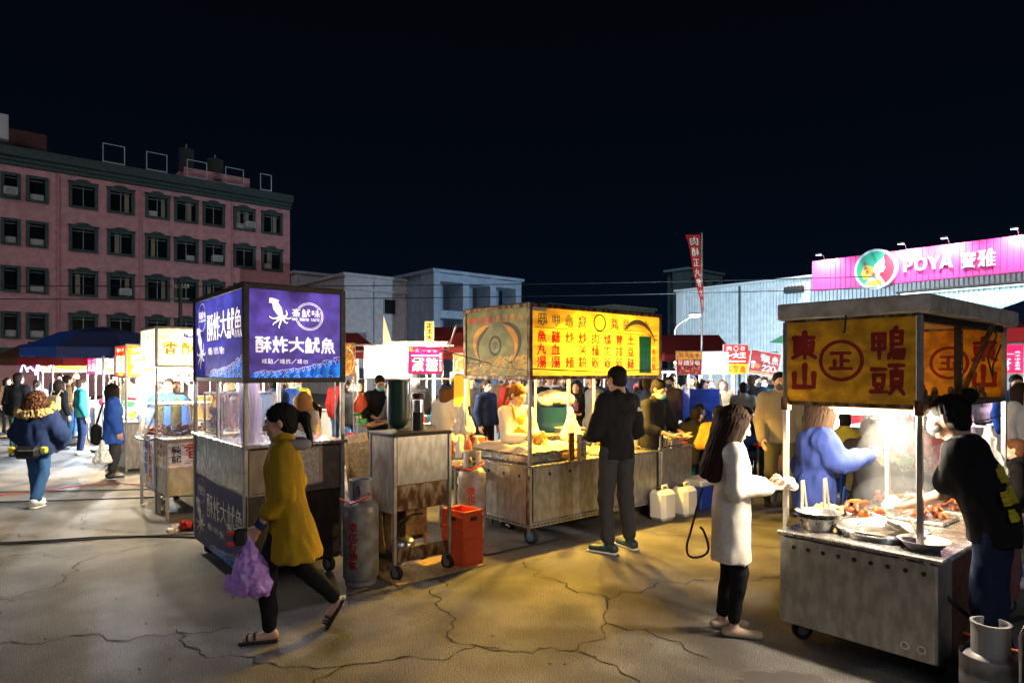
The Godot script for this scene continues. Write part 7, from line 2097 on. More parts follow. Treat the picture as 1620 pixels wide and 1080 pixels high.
	table(Vector3(2.75, 0, -10.2), YAW, 1.3, 0.6, M.orange_plastic, "orange topped table between hoodie man and seated diners")
	table(Vector3(4.1, 0, -9.6), YAW, 1.3, 0.6, M.red_plastic, "red topped table in front of the seated diners")
	table(Vector3(4.6, 0, -7.6), YAW, 1.2, 0.6, M.steel_bright, "steel topped dining table seen under the duck cart sign")
	clutter(Vector3(2.3, 0.736, -9.9), YAW, 1.1, 5, "the orange table behind hoodie man", 43)
	clutter(Vector3(4.2, 0.736, -7.3), YAW, 1.0, 5, "the dining table under the duck sign", 47)
	o = thing("cool_box", "blue cool box with white lid behind the jerry cans", "cool box", Vector3(2.45, 0, -8.6), YAW)
	part("box_wall", Geo.new().box(Vector3(0, 0.15, 0), Vector3(0.5, 0.3, 0.34), 0.02), M.blue_plastic, o)
	part("lid", Geo.new().box(Vector3(0, 0.34, 0), Vector3(0.52, 0.08, 0.36), 0.02), M.white_plastic, o)
	o = thing("water_tank", "tall pale blue water dispenser beside the blue crates", "water dispenser", Vector3(2.95, 0, -11.0), 0.2)
	part("tank_wall", Geo.new().box(Vector3(0, 0.45, 0), Vector3(0.3, 0.9, 0.3), 0.03), M.teal_plastic, o)
	part("tap", Geo.new().box(Vector3(0, 0.5, 0.17), Vector3(0.05, 0.08, 0.06), 0.01), M.black_plastic, o)
	jerry_can(Vector3(1.78, 0, -7.85), YAW, "white jerry can with black cap, left of the pair by noodle stall")
	jerry_can(Vector3(2.1, 0, -8.08), YAW, "white jerry can, right of the pair by noodle stall")
	gas_bottle("gas_bottle", "grey gas bottle with red characters beside squid cart and cardboard", Vector3(-1.26, 0, -5.53), -0.25, 1.0, 0.68)
	gas_bottle("gas_bottle", "pale gas bottle with red characters left of the noodle stall", Vector3(-0.42, 0, -6.98), 0.0, 1.0, 0.74)
	gas_bottle("gas_bottle", "nearest gas bottle, at the lower right in front of masked seller", Vector3(2.44, 0, -3.38), 2.4, 0.92, 0.34)
	o = thing("folded_table", "dark brown folded table with rounded metal rim at lower right corner", "table", Vector3(2.52, 0, -3.16), -0.35)
	part("tabletop", Geo.new().box(Vector3(0.14, 0.28, 0), Vector3(0.42, 0.5, 0.02), 0.008), dirty("dark_brown", lin(0.05, 0.03, 0.025), 0.5), o)
	part("rim", Geo.new().tube([Vector3(-0.08, 0.0, 0), Vector3(-0.08, 0.48, 0), Vector3(-0.06, 0.53, 0), Vector3(-0.02, 0.55, 0), Vector3(0.3, 0.55, 0), Vector3(0.34, 0.53, 0), Vector3(0.36, 0.48, 0), Vector3(0.36, 0.0, 0)], 0.009, 8), M.chrome, o)
	car(Vector3(3.7, 0, -20.0), 0.5, "dark van parked behind the noodle stall", mat("van_paint", lin(0.02, 0.02, 0.03), 0.25, 0.3), true)
	car(Vector3(5.2, 0, -24.0), 0.4, "white car parked behind the dark van", M.white_paint)
	for e in [["dark red tent roof right of the noodle stall sign", 4.4, -24.0, 3.2], ["dark red tent roof behind the long middle stall", -2.4, -20.0, 5.0]]:
		o = thing("red_tent", e[0], "tent", Vector3(e[1], 0, e[2]), 0.1)
		g = Geo.new()
		var w: float = e[3]
		g.flat(Vector3(0, 2.35, 1.4), Vector3(w, 2.35, 1.4), Vector3(w, 3.1, 0)); g.flat(Vector3(0, 2.35, 1.4), Vector3(w, 3.1, 0), Vector3(0, 3.1, 0))
		g.flat(Vector3(0, 2.35, -1.4), Vector3(w, 3.1, 0), Vector3(w, 2.35, -1.4)); g.flat(Vector3(0, 2.35, -1.4), Vector3(0, 3.1, 0), Vector3(w, 3.1, 0))
		g.quad(Vector3(0, 2.35, 1.41), Vector3(w, 2.35, 1.41), Vector3(w, 2.1, 1.41), Vector3(0, 2.1, 1.41), Vector3.BACK)
		part("tent_roof", g, M.c_darkred, o)
		for x in [0.05, w - 0.05]:
			for z in [-1.35, 1.35]: part("pole", Geo.new().cyl(Vector3(x, 0, z), Vector3(x, 2.35, z), 0.03, 8), M.steel, o)
		lamp(Vector3(w / 2, 2.1, 0), 4.0, warm, 0.1, o)
		part("lamp_bulb", Geo.new().ball(Vector3(w / 2, 2.1, 0), Vector3(0.09, 0.09, 0.09), 8, 10), glow("tent_bulb", warm, 6.0), o)
	# flag, street lamp, poles and cables
	o = thing("flag_pole", "tall pole flying a narrow red flag with white characters", "flag", Vector3(4.58, 0, -16.0))
	part("pole", Geo.new().cyl(Vector3(0, 0, 0), Vector3(0, 5.1, 0), 0.025, 8), M.steel, o)
	g = Geo.new()
	var m := sheet("p_flag", T.flag, 0.3)
	for k in 12:
		var q := []
		for e in [[0, 1], [1, 1], [1, 0], [0, 0]]:
			var f: float = (k + e[1]) / 12.0
			var w := lerpf(0.34, 0.07, pow(f, 0.8))
			q.append([Vector3(-0.06 + 0.02 * f - w * (1 - e[0]) + 0.1 * f, 5.05 - f * 1.85, 0.05 * sin(f * 9.0 + e[0] * 1.5)), Vector2(e[0], f)])
		g.tri(q[0][0], q[1][0], q[2][0], Vector3.BACK, Vector3.BACK, Vector3.BACK, q[0][1], q[1][1], q[2][1])
		g.tri(q[0][0], q[2][0], q[3][0], Vector3.BACK, Vector3.BACK, Vector3.BACK, q[0][1], q[2][1], q[3][1])
	part("flag", g, m, o)
	o = thing("street_lamp", "slim street lamp with bright white head in front of shop hall", "street lamp", Vector3(9.3, 0, -38.0))
	part("pole", Geo.new().tube([Vector3(0, 0, 0), Vector3(0, 4.1, 0), Vector3(0.1, 4.35, 0), Vector3(0.4, 4.6, 0), Vector3(0.95, 4.9, 0)], [0.06, 0.045, 0.04, 0.035, 0.03], 8), M.steel, o)
	part("lamp_head", Geo.new().box(Vector3(1.2, 5.06, 0), Vector3(0.7, 0.12, 0.3), 0.04), M.white_paint, o)
	part("lamp_lens", Geo.new().ball(Vector3(1.2, 4.97, 0), Vector3(0.3, 0.09, 0.16), 6, 12), glow("street_glow", Color(0.8, 0.92, 1.0), 20.0), o)
	lamp(Vector3(1.2, 4.8, 0), 70.0, Color(0.75, 0.9, 1.0), 0.15, o)
	o = thing("utility_pole", "thin utility pole with insulators in front of pink block", "pole", Vector3(-17.5, 0, -35.0))
	part("pole", Geo.new().cyl(Vector3(0, 0, 0), Vector3(0, 6.7, 0), 0.1, 8), M.iron, o)
	for y in [5.6, 6.2]: part("crossarm", Geo.new().box(Vector3(0, y, 0), Vector3(0.9, 0.08, 0.08)), M.steel, o)
	for k in 6: part("insulator", Geo.new().ball(Vector3(-0.4 + k * 0.16, 6.3, 0), Vector3(0.05, 0.08, 0.05), 5, 8), M.white_paint, o)
	for k in 2:
		g = Geo.new()
		var pts := []
		for i in 25:
			var f := i / 24.0
			pts.append(Vector3(lerpf(-45, 22, f), 6.3 - k * 0.7 + 1.2 * f - 3.5 * f * (1 - f) * 0.5, lerpf(-33, -40, f)))
		g.tube(pts, 0.025, 5)
		solo("overhead_cable", ["upper overhead cable crossing before the pink block", "lower overhead cable crossing before the pink block"][k], "cable", g, M.rubber)
	var lines := [["long black cable curving across the left foreground concrete", [[-6.2, -6.9], [-5.2, -6.75], [-4.2, -7.0], [-3.2, -6.95], [-2.9, -6.7]], 0.011, M.rubber], ["second black cable running beside the long left cable", [[-6.0, -6.7], [-5.0, -6.72], [-4.1, -6.98], [-3.3, -7.1], [-2.8, -6.9]], 0.009, M.rubber], ["brown cable running from left edge to snack stall", [[-7.9, -8.2], [-7.0, -8.8], [-6.0, -9.0], [-5.0, -9.2], [-4.2, -9.4]], 0.009, M.rubber], ["red cable wandering behind the curly haired woman", [[-8.5, -9.0], [-7.2, -9.4], [-6.4, -10.3], [-5.6, -10.2], [-4.6, -10.0]], 0.008, M.red_plastic], ["thin black cable behind the red cable", [[-9.0, -9.2], [-7.4, -9.6], [-6.0, -9.75], [-5.0, -9.9]], 0.008, M.rubber], ["thin cable on ground near the noodle stall wheel", [[-0.6, -6.6], [-0.3, -6.3], [0.0, -6.5], [0.5, -6.9]], 0.008, M.rubber]]
	for e in lines:
		var cv := Curve3D.new()
		for i in e[1].size():
			var p := Vector3(e[1][i][0], 0.012, e[1][i][1])
			var d := Vector3()
			if i > 0 and i < e[1].size() - 1: d = (Vector3(e[1][i + 1][0], 0.012, e[1][i + 1][1]) - Vector3(e[1][i - 1][0], 0.012, e[1][i - 1][1])) * 0.18
			cv.add_point(p, -d, d)
		cv.bake_interval = 0.12
		solo("power_cable", e[0], "cable", Geo.new().tube(Array(cv.get_baked_points()), e[2], 6), e[3])
	g = Geo.new()
	g.tube([Vector3(-3.1, 2.1, -11.6), Vector3(-1.0, 2.1, -10.4), Vector3(-0.64, 2.28, -7.6)], 0.012, 6)
	solo("bamboo_rod", "pale rod slanting up to the noodle stall sign", "rod", g, M.steel)
	var c1 := dirty("pale_wall", lin(0.55, 0.54, 0.58), 0.8, 0.3)
	var c2 := dirty("blue_wall", lin(0.3, 0.37, 0.48), 0.8, 0.2)
	var c3 := dirty("teal_wall", lin(0.14, 0.26, 0.3), 0.8, 0.2)
	for k in [c1, c2, c3]: k.albedo_texture = T.bands
	house("back_house", "pale parapet house just right of the pink block", -18.6, -57.0, 4.0, 8.0, 10.2, c1, 3, 2, 0)
	house("back_house", "white house with thin pilasters behind the squid cart", -12.6, -50.0, 7.6, 9.0, 9.0, c1, 3, 3, 0)
	house("loggia_house", "blue grey house with two open loggias behind the noodle sign", -5.9, -50.0, 8.8, 9.0, 9.3, c2, 3, 3, 1)
	house("back_house", "low teal house with pale eave right of the loggia house", 3.0, -55.0, 9.0, 8.0, 7.2, c3, 2, 4, 0)
	house("back_house", "dim olive house between teal house and shop hall", 9.2, -60.0, 6.0, 8.0, 7.6, dirty("olive_wall", lin(0.2, 0.19, 0.14), 0.8, 0.2), 3, 3, 0)
	house("tower_house", "dark teal rooftop tower behind the shop hall's left end", 17.0, -64.0, 6.0, 2.6, 11.6, c3, 4, 3, 1)

# ---------- everyone ----------
func at_local(at: Vector3, turn: float, h: float, w: Vector3) -> Vector3:
	return Basis(Vector3.UP, -turn) * (w - at) / (h / 1.7)
func people() -> void:
	var o: Node3D
	# woman in mustard coat, walking left
	var a := Vector3(-1.5, 0, -4.4)
	o = person({"label": "walking woman in long mustard coat with ponytail, black trousers and sandals", "at": a, "yaw": -1.32, "h": 1.52, "cell": 0.015, "skin": M.skin, "face": true,
		"top": {"m": M.c_mustard, "hem": 0.59, "flare": 0.06, "sleeve": 0.8, "thick": 0.026, "called": "coat", "swing": -0.06, "collar": 0.03}, "bot": {"m": M.c_black, "len": 0.97, "wide": 0.012}, "hair": {"m": M.hair_black, "kind": "pony"},
		"look": Vector3(0.16, 0, 0), "lean": 0.05, "handl": "grip", "j": {"el": Vector3(0.225, 1.1, 0.0), "wl": Vector3(0.2, 0.86, 0.17), "er": Vector3(-0.215, 1.1, -0.06), "wr": Vector3(-0.21, 0.87, 0.03),
			"kl": Vector3(0.085, 0.5, 0.13), "al": Vector3(0.08, 0.09, 0.1), "tl": Vector3(0.095, 0.035, 0.26), "kr": Vector3(-0.085, 0.49, -0.1), "ar": Vector3(-0.085, 0.22, -0.36), "tr": Vector3(-0.09, 0.08, -0.29)}})
	for s in [[0.0755, 0.15, 0.075, 0.025], [0.0785, 0.06, -0.37, 0.17]]:
		var sd := part("sandal", Geo.new().box(Vector3(), Vector3(0.085, 0.022, 0.25), 0.01), M.black_plastic, o, Vector3(s[0] if s[3] < 0.1 else -0.078, s[3] * 0.5, 0.16 if s[3] < 0.1 else -0.31), Vector3(0 if s[3] < 0.1 else 1.05, 0, 0))
		for k in 2: part("sandal_strap", Geo.new().tube([Vector3(-0.042, 0.01, 0.02 + k * 0.045), Vector3(-0.02, 0.052 - k * 0.008, 0.025 + k * 0.045), Vector3(0.02, 0.052 - k * 0.008, 0.025 + k * 0.045), Vector3(0.042, 0.01, 0.02 + k * 0.045)], 0.009, 6), M.black_plastic, sd)
	var cg := Geo.new()
	cg.tube(smooth([Vector3(0.085, 1.26, 0.06), Vector3(0.1, 1.275, -0.04), Vector3(0.05, 1.27, -0.12), Vector3(-0.05, 1.27, -0.12), Vector3(-0.1, 1.275, -0.04), Vector3(-0.085, 1.26, 0.06)]), 0.036, 8)
	part("collar", cg, M.c_grey, o)
	part("sleeve_lining", Geo.new().tube([Vector3(0.185, 0.8, 0.125), Vector3(0.182, 0.772, 0.152)], [0.041, 0.036], 12), M.c_navy, o)
	var f := Field.new(Vector3(-0.22, -0.5, -0.2), Vector3(0.22, 0.1, 0.2), 0.014)
	f.cap(Vector3(0, 0.06, 0), Vector3(0, -0.08, 0), 0.03, 0.06, 0.03)
	f.ell(Vector3(0, -0.24, 0), Vector3(0.14, 0.16, 0.13), 0.05)
	f.cap(Vector3(-0.1, -0.3, 0.05), Vector3(0.08, -0.34, -0.02), 0.08, 0.09, 0.04)
	f.fold(strand_noise, 0.006, Vector3(0.5, 0.3, 0.5))
	f.fold(fold_noise, 0.034, Vector3(2.2, 1.4, 2.2))
	var hand: Vector3 = o.transform * (o.get_meta("tip_l") as Vector3)
	solo("plastic_bag", "crumpled purple plastic bag held by woman in mustard coat", "plastic bag", f.geo(Geo.new()), M.bag_purple, hand + Vector3(0.02, -0.04, 0.02)).scale = Vector3.ONE * 0.78
	var ph := thing("wrist_pouch", "black and red phone pouch in the walking woman's hand", "pouch", hand + Vector3(-0.03, 0.02, 0.05), 0.4)
	part("pouch", Geo.new().box(Vector3(), Vector3(0.08, 0.11, 0.05), 0.015), M.black_plastic, ph)
	for k in 2: part("pouch_clip", Geo.new().box(Vector3(-0.055, 0.03 - k * 0.07, 0.01), Vector3(0.05, 0.03, 0.03), 0.01), M.red_plastic, ph)
	# man in black hoodie, back turned
	a = Vector3(1.03, 0, -6.5)
	o = person({"label": "standing man in black hoodie and charcoal joggers, back turned at noodle stall", "at": a, "yaw": -2.5, "h": 1.8, "cell": 0.016, "skin": M.skin_tan, "shoe": mat("sneaker", lin(0.02, 0.05, 0.06), 0.5), "sole": M.white_plastic, "ankle_shoe": true,
		"top": {"m": M.c_black, "hem": 0.86, "flare": 0.0, "thick": 0.038, "called": "hoodie", "hood": true, "collar": 0.01}, "bot": {"m": M.c_charcoal, "len": 0.96, "wide": 0.02, "called": "joggers"}, "hair": {"m": M.hair_black, "kind": "short"}, "look": Vector3(0.22, 0, 0),
		"j": {"el": Vector3(0.27, 1.1, 0.0), "wl": Vector3(0.13, 1.05, 0.24), "er": Vector3(-0.27, 1.1, 0.0), "wr": Vector3(-0.13, 1.05, 0.24), "hl": Vector3(0.1, 0.9, 0), "hr": Vector3(-0.1, 0.9, 0), "kl": Vector3(0.13, 0.49, 0.02), "kr": Vector3(-0.13, 0.49, 0.02), "al": Vector3(0.14, 0.09, -0.03), "ar": Vector3(-0.14, 0.09, -0.03), "tl": Vector3(0.2, 0.035, 0.12), "tr": Vector3(-0.17, 0.035, 0.14)}})
	var g := Geo.new()
	for k in 3: g.bar(Vector3(-0.135 + k * 0.02, 1.372, -0.186), Vector3(-0.148 + k * 0.02, 1.372 + 0.014 + k * 0.011, -0.186), 0.013, 0.012, 0.0, Vector3.BACK)
	part("logo_bars", g, M.white_plastic, o)
	for s in [-1, 1]: part("shoe_stripe", Geo.new().box(Vector3(s * 0.165, 0.075, 0.0), Vector3(0.1, 0.018, 0.05), 0.006), mat("teal_trim", lin(0.02, 0.3, 0.3), 0.5), o)
	# woman in cream coat
	a = Vector3(1.47, 0, -4.45)
	o = person({"label": "standing woman in long cream coat with long dark hair, black leggings and flats", "at": a, "yaw": 1.38, "h": 1.5, "cell": 0.014, "skin": M.skin_pale, "shoe": mat("flat_beige", lin(0.5, 0.4, 0.28), 0.5), "ankle_shoe": false, "face": true,
		"top": {"m": M.c_coat, "hem": 0.56, "flare": 0.012, "thick": 0.018, "called": "coat", "collar": 0.02}, "bot": {"m": M.c_black, "len": 0.95, "wide": 0.006, "called": "leggings"}, "hair": {"m": M.hair_dark, "kind": "long"}, "look": Vector3(0.36, 0.0, 0), "lean": 0.03, "handl": "grip", "handr": "grip",
		"j": {"el": Vector3(0.215, 1.12, 0.0), "wl": Vector3(0.08, 1.13, 0.25), "er": Vector3(-0.215, 1.12, 0.0), "wr": Vector3(-0.08, 1.12, 0.25), "al": Vector3(0.08, 0.09, -0.06), "tl": Vector3(0.1, 0.03, 0.11), "kl": Vector3(0.085, 0.49, 0.0), "ar": Vector3(-0.08, 0.09, 0.01), "tr": Vector3(-0.1, 0.03, 0.18), "kr": Vector3(-0.085, 0.49, 0.045)}})
	g = Geo.new()
	g.ball(Vector3(), Vector3(0.05, 0.035, 0.04), 6, 9); g.ball(Vector3(0.03, -0.03, 0.01), Vector3(0.035, 0.03, 0.03), 6, 9)
	solo("paper_napkin", "crumpled white napkin in the cream coat woman's hands", "napkin", g, M.c_white, o.transform * ((o.get_meta("tip_l") + o.get_meta("tip_r")) * 0.5 as Vector3) + Vector3(0.05, 0, 0))
	g = Geo.new()
	g.tube(smooth([Vector3(1.27, 0.98, -4.42), Vector3(1.2, 0.72, -4.42), Vector3(1.16, 0.58, -4.4), Vector3(1.2, 0.52, -4.4), Vector3(1.3, 0.56, -4.4), Vector3(1.28, 0.68, -4.41), Vector3(1.25, 0.72, -4.41)]), 0.008, 7)
	solo("bag_strap", "black bag strap dangling behind the cream coat woman", "strap", g, M.black_plastic)
	# seller in black t-shirt
	a = Vector3(2.67, 0, -3.67)
	var yaw := -2.36
	o = person({"label": "masked seller in black t-shirt with hair bun reaching over duck cart", "at": a, "yaw": yaw, "h": 1.64, "cell": 0.014, "skin": M.skin, "face": true, "mask": M.mask_dark, "lean": 0.34, "look": Vector3(0.0, -0.1, 0), "shoe": M.black_plastic,
		"top": {"m": M.c_black, "hem": 0.84, "sleeve": 0.33, "thick": 0.027, "called": "t_shirt", "collar": 0.0}, "bot": {"m": M.c_dark_denim, "len": 1.0, "wide": 0.02, "called": "jeans"}, "hair": {"m": M.hair_black, "kind": "bun"}, "handl": "grip",
		"j": {"wl": at_local(a, yaw, 1.64, Vector3(2.36, 0.93, -4.02)), "el": at_local(a, yaw, 1.64, Vector3(2.46, 1.04, -3.79)), "wr": at_local(a, yaw, 1.64, Vector3(2.62, 0.95, -4.2)), "er": at_local(a, yaw, 1.64, Vector3(2.76, 1.06, -4.05))}})
	var shirt_print := mat("shirt_print", lin(0.6, 0.5, 0.02), 0.7)
	var hip := Vector3(0, 0.9, 0)
	var tilt := Basis(Vector3.RIGHT, 0.34)
	part("printed_characters", letter_bars(Geo.new(), "鴨頭", Vector2(0.0, 0.16), Vector2(0.09, 0.09), 0.03, 0.009, 0.03, true), shirt_print, o, hip + tilt * Vector3(0.06, 0.06, -0.11), Vector3(-0.34, PI, 0))
	part("printed_characters", letter_bars(Geo.new(), "東山", Vector2(-0.1, 0.05), Vector2(0.065, 0.065), 0.03, 0.007, 0.03, true), shirt_print, o, hip + tilt * Vector3(0.06, 0.06, -0.113), Vector3(-0.34, PI, 0))
	part("cotton_glove", Geo.new().ball(Vector3(), Vector3(0.052, 0.07, 0.05), 8, 12), M.c_white, o, (o.get_meta("tip_l") as Vector3) * 0.6 + at_local(a, yaw, 1.64, Vector3(2.36, 0.93, -4.02)) * (1.64 / 1.7) * 0.4)
	# woman in blue hoodie
	a = Vector3(2.27, 0, -5.0)
	yaw = 1.45
	person({"label": "masked woman in blue hoodie with long brown hair at duck cart", "at": a, "yaw": yaw, "h": 1.54, "cell": 0.015, "skin": M.skin_pale, "face": true, "mask": M.mask_white, "lean": 0.12, "look": Vector3(0.2, -0.1, 0), "shoe": M.black_plastic, "handr": "grip",
		"top": {"m": M.c_royal, "hem": 0.8, "thick": 0.04, "called": "hoodie", "hood": true}, "bot": {"m": M.c_black, "wide": 0.01}, "hair": {"m": M.hair_dark, "kind": "mid"},
		"j": {"wr": at_local(a, yaw, 1.54, Vector3(2.58, 1.14, -4.84)), "er": at_local(a, yaw, 1.54, Vector3(2.36, 1.1, -4.78))}})
	# noodle cook
	a = Vector3(0.02, 0, -7.5)
	yaw = 0.6
	o = person({"label": "noodle cook in white long sleeves and ochre apron lifting noodles", "at": a, "yaw": yaw, "h": 1.6, "cell": 0.015, "skin": M.skin, "face": true, "lean": 0.12, "look": Vector3(0.35, 0.15, 0), "shoe": M.black_plastic, "handl": "grip", "handr": "grip",
		"top": {"m": M.c_white, "hem": 0.82, "thick": 0.022, "called": "shirt"}, "bot": {"m": M.c_brown}, "hair": {"m": M.hair_brown, "kind": "pony"},
		"j": {"wl": at_local(a, yaw, 1.6, Vector3(0.3, 1.04, -7.26)), "el": at_local(a, yaw, 1.6, Vector3(0.26, 1.03, -7.52)), "wr": at_local(a, yaw, 1.6, Vector3(0.14, 1.03, -7.16)), "er": at_local(a, yaw, 1.6, Vector3(-0.06, 1.02, -7.26))}})
	f = Field.new(Vector3(-0.2, 0.5, -0.05), Vector3(0.2, 1.36, 0.3), 0.014)
	f.cap(Vector3(0, 0.92, 0.03), Vector3(0, 1.2, 0.07), 0.13, 0.105, 0.04, Vector3(1.05, 1, 0.85))
	f.cap(Vector3(0, 0.62, 0.03), Vector3(0, 0.9, 0.03), 0.15, 0.14, 0.04, Vector3(1.1, 1, 0.85))
	f.cut(Vector3(0, 0, 0.06), Vector3(0, 0, -1))
	g = f.geo(Geo.new())
	for s in [-1.0, 1.0]: g.tube([Vector3(s * 0.09, 1.22, 0.165), Vector3(s * 0.1, 1.32, 0.13), Vector3(s * 0.075, 1.37, 0.06)], 0.014, 6)
	part("apron", g, M.c_ochre, o)
	g = Geo.new()
	var rng := RandomNumberGenerator.new()
	rng.seed = 44
	for k in 40:
		var p := Vector3(rng.randf_range(-0.05, 0.05), 0.02, rng.randf_range(-0.04, 0.04))
		g.tube([p, p + Vector3(rng.randf_range(-0.04, 0.04), 0.04, 0), p + Vector3(rng.randf_range(-0.09, 0.09), -0.05, rng.randf_range(-0.04, 0.04)), p + Vector3(rng.randf_range(-0.1, 0.1), -0.16, rng.randf_range(-0.05, 0.05))], 0.006, 5)
	solo("lifted_noodles", "handful of yellow noodles lifted by the noodle cook", "noodles", g, M.noodle, Vector3(0.3, 1.02, -7.16))
	# others close by
	o = person({"label": "stall keeper in camouflage vest and blue shirt behind the snack case", "at": Vector3(-4.72, 0, -9.1), "yaw": 0.4, "h": 1.68, "cell": 0.018, "skin": M.skin_tan, "face": true, "shoe": M.black_plastic, "top": {"m": M.c_blue, "hem": 0.85, "thick": 0.025, "called": "shirt"}, "bot": {"m": M.c_charcoal}, "hair": {"m": M.hair_black, "kind": "short"}, "look": Vector3(0.1, 0, 0)})
	f = Field.new(Vector3(-0.3, 0.75, -0.25), Vector3(0.3, 1.5, 0.28), 0.018)
	f.cap(Vector3(0, 0.93, 0), Vector3(0, 1.24, 0), 0.142, 0.146, 0.05, Vector3(1.22, 1, 0.9))
	f.cap(Vector3(-0.12, 1.34, -0.01), Vector3(0.12, 1.34, -0.01), 0.086, 0.086, 0.05)
	f.sub(Vector3(0, 1.2, 0.2), Vector3(0.05, 0.36, 0.14))
	f.sub(Vector3(0, 1.45, 0.03), Vector3(0.075, 0.11, 0.1))
	part("vest", f.geo(Geo.new()), M.c_camo, o)
	o = person({"label": "woman with curly brown hair in dark fur-collared jacket and jeans, walking away", "at": Vector3(-6.2, 0, -8.67), "yaw": 3.2, "h": 1.46, "cell": 0.017, "skin": M.skin, "shoe": M.white_plastic, "sole": M.c_white, "top": {"m": M.c_navy, "hem": 0.8, "thick": 0.065, "called": "jacket"}, "bot": {"m": M.c_denim, "wide": 0.025, "called": "jeans"}, "hair": {"m": M.hair_brown, "kind": "curly"},
		"j": {"el": Vector3(0.31, 1.1, 0.02), "wl": Vector3(0.24, 0.92, 0.14), "er": Vector3(-0.31, 1.1, 0.02), "wr": Vector3(-0.24, 0.92, 0.14), "kl": Vector3(0.095, 0.49, 0.08), "al": Vector3(0.095, 0.09, 0.12), "tl": Vector3(0.1, 0.035, 0.27), "kr": Vector3(-0.095, 0.48, -0.03), "ar": Vector3(-0.095, 0.15, -0.2), "tr": Vector3(-0.1, 0.045, -0.07)}})
	f = Field.new(Vector3(-0.28, 0.98, -0.3), Vector3(0.28, 1.36, 0.2), 0.014)
	for k in 8: f.cap(Vector3(sin(0.55 + k * 0.65) * 0.2, 1.26 - 0.06 * cos(0.55 + k * 0.65 - PI), cos(0.55 + k * 0.65) * 0.17 - 0.03), Vector3(sin(1.2 + k * 0.65) * 0.2, 1.26 - 0.06 * cos(1.2 + k * 0.65 - PI), cos(1.2 + k * 0.65) * 0.17 - 0.03), 0.05, 0.05, 0.02)
	f.fold(strand_noise, 0.03)
	part("fur_collar", f.geo(Geo.new()), cloth("c_fur", lin(0.5, 0.36, 0.15)), o)
	o = thing("waist_bag", "black waist bag with yellow clips on curly haired woman", "waist bag", Vector3(-6.19, 0.72, -8.46), 0.06)
	part("bag_body", Geo.new().box(Vector3(), Vector3(0.3, 0.16, 0.1), 0.04), M.black_plastic, o)
	part("zip", Geo.new().box(Vector3(0.02, 0.03, 0.052), Vector3(0.2, 0.008, 0.006)), M.white_plastic, o)
	for s in [-1, 1]: part("strap_clip", Geo.new().box(Vector3(s * 0.2, 0.03, -0.02), Vector3(0.09, 0.09, 0.05), 0.02), mat("lime", lin(0.7, 0.62, 0.05), 0.4), o)
	o = person({"label": "woman in long blue coat with long black hair at the red sign stall", "at": Vector3(-6.55, 0, -10.9), "yaw": 2.2, "h": 1.54, "cell": 0.017, "skin": M.skin, "shoe": M.black_plastic, "sole": M.white_plastic, "top": {"m": M.c_blue, "hem": 0.64, "thick": 0.04, "flare": 0.03, "called": "coat"}, "bot": {"m": M.c_charcoal, "len": 0.9, "wide": 0.03}, "hair": {"m": M.hair_black, "kind": "long"}})
	o = thing("tote_bag", "black tote bag on the shoulder of the blue coat woman", "bag", Vector3(-6.86, 0.62, -10.95), 0.5)
	part("bag_body", Geo.new().box(Vector3(0, 0.1, 0), Vector3(0.16, 0.34, 0.3), 0.05), M.c_black, o)
	part("bag_strap", Geo.new().tube([Vector3(0, 0.26, -0.1), Vector3(0.06, 0.5, -0.05), Vector3(0.1, 0.62, 0.0), Vector3(0.06, 0.5, 0.06), Vector3(0, 0.26, 0.1)], 0.014, 6), M.c_black, o)
	bags(Vector3(-6.55, 0.55, -10.6), "white carrier bag at the blue coat woman's knee", 0.2)
	# prototypes for the crowd
	var P := []
	var black: Material = M.c_black
	P.append(person({"h": 1.7, "cell": 0.026, "skin": M.skin, "shoe": M.black_plastic, "top": {"m": black, "thick": 0.035}, "bot": {"m": M.c_charcoal, "wide": 0.015}, "hair": {"m": M.hair_black, "kind": "short"}}))
	P.append(person({"h": 1.7, "cell": 0.026, "skin": M.skin_pale, "shoe": M.black_plastic, "top": {"m": black, "thick": 0.03, "hem": 0.78}, "bot": {"m": M.c_charcoal}, "hair": {"m": M.hair_black, "kind": "long"}, "j": {"wl": Vector3(0.12, 1.1, 0.22), "el": Vector3(0.22, 1.1, -0.02)}}))
	P.append(person({"h": 1.7, "cell": 0.026, "skin": M.skin_tan, "shoe": M.black_plastic, "lean": 0.18, "look": Vector3(0.3, 0, 0), "top": {"m": black, "thick": 0.03, "sleeve": 0.7}, "bot": {"m": M.c_charcoal}, "hair": {"m": M.hair_black, "kind": "short"}, "mask": M.mask_green, "j": {"wl": Vector3(0.12, 1.02, 0.42), "el": Vector3(0.25, 1.1, 0.15), "wr": Vector3(-0.12, 1.02, 0.42), "er": Vector3(-0.25, 1.1, 0.15)}}))
	P.append(person({"h": 1.7, "cell": 0.026, "skin": M.skin_pale, "shoe": M.white_plastic, "top": {"m": black, "thick": 0.03}, "bot": {"m": M.c_denim}, "hair": {"m": M.hair_dark, "kind": "pony"}, "mask": M.mask_white}))
	P.append(person({"h": 1.7, "cell": 0.026, "skin": M.skin, "shoe": M.black_plastic, "top": {"m": black, "thick": 0.045}, "bot": {"m": M.c_denim, "wide": 0.02}, "hair": {"m": M.hair_black, "kind": "short"}, "mask": M.mask_dark, "j": {"kl": Vector3(0.09, 0.5, 0.16), "al": Vector3(0.09, 0.1, 0.22), "tl": Vector3(0.1, 0.05, 0.37), "kr": Vector3(-0.09, 0.48, -0.06), "ar": Vector3(-0.09, 0.16, -0.32), "tr": Vector3(-0.1, 0.05, -0.2), "wl": Vector3(0.23, 0.88, -0.12), "wr": Vector3(-0.23, 0.9, 0.2)}}))
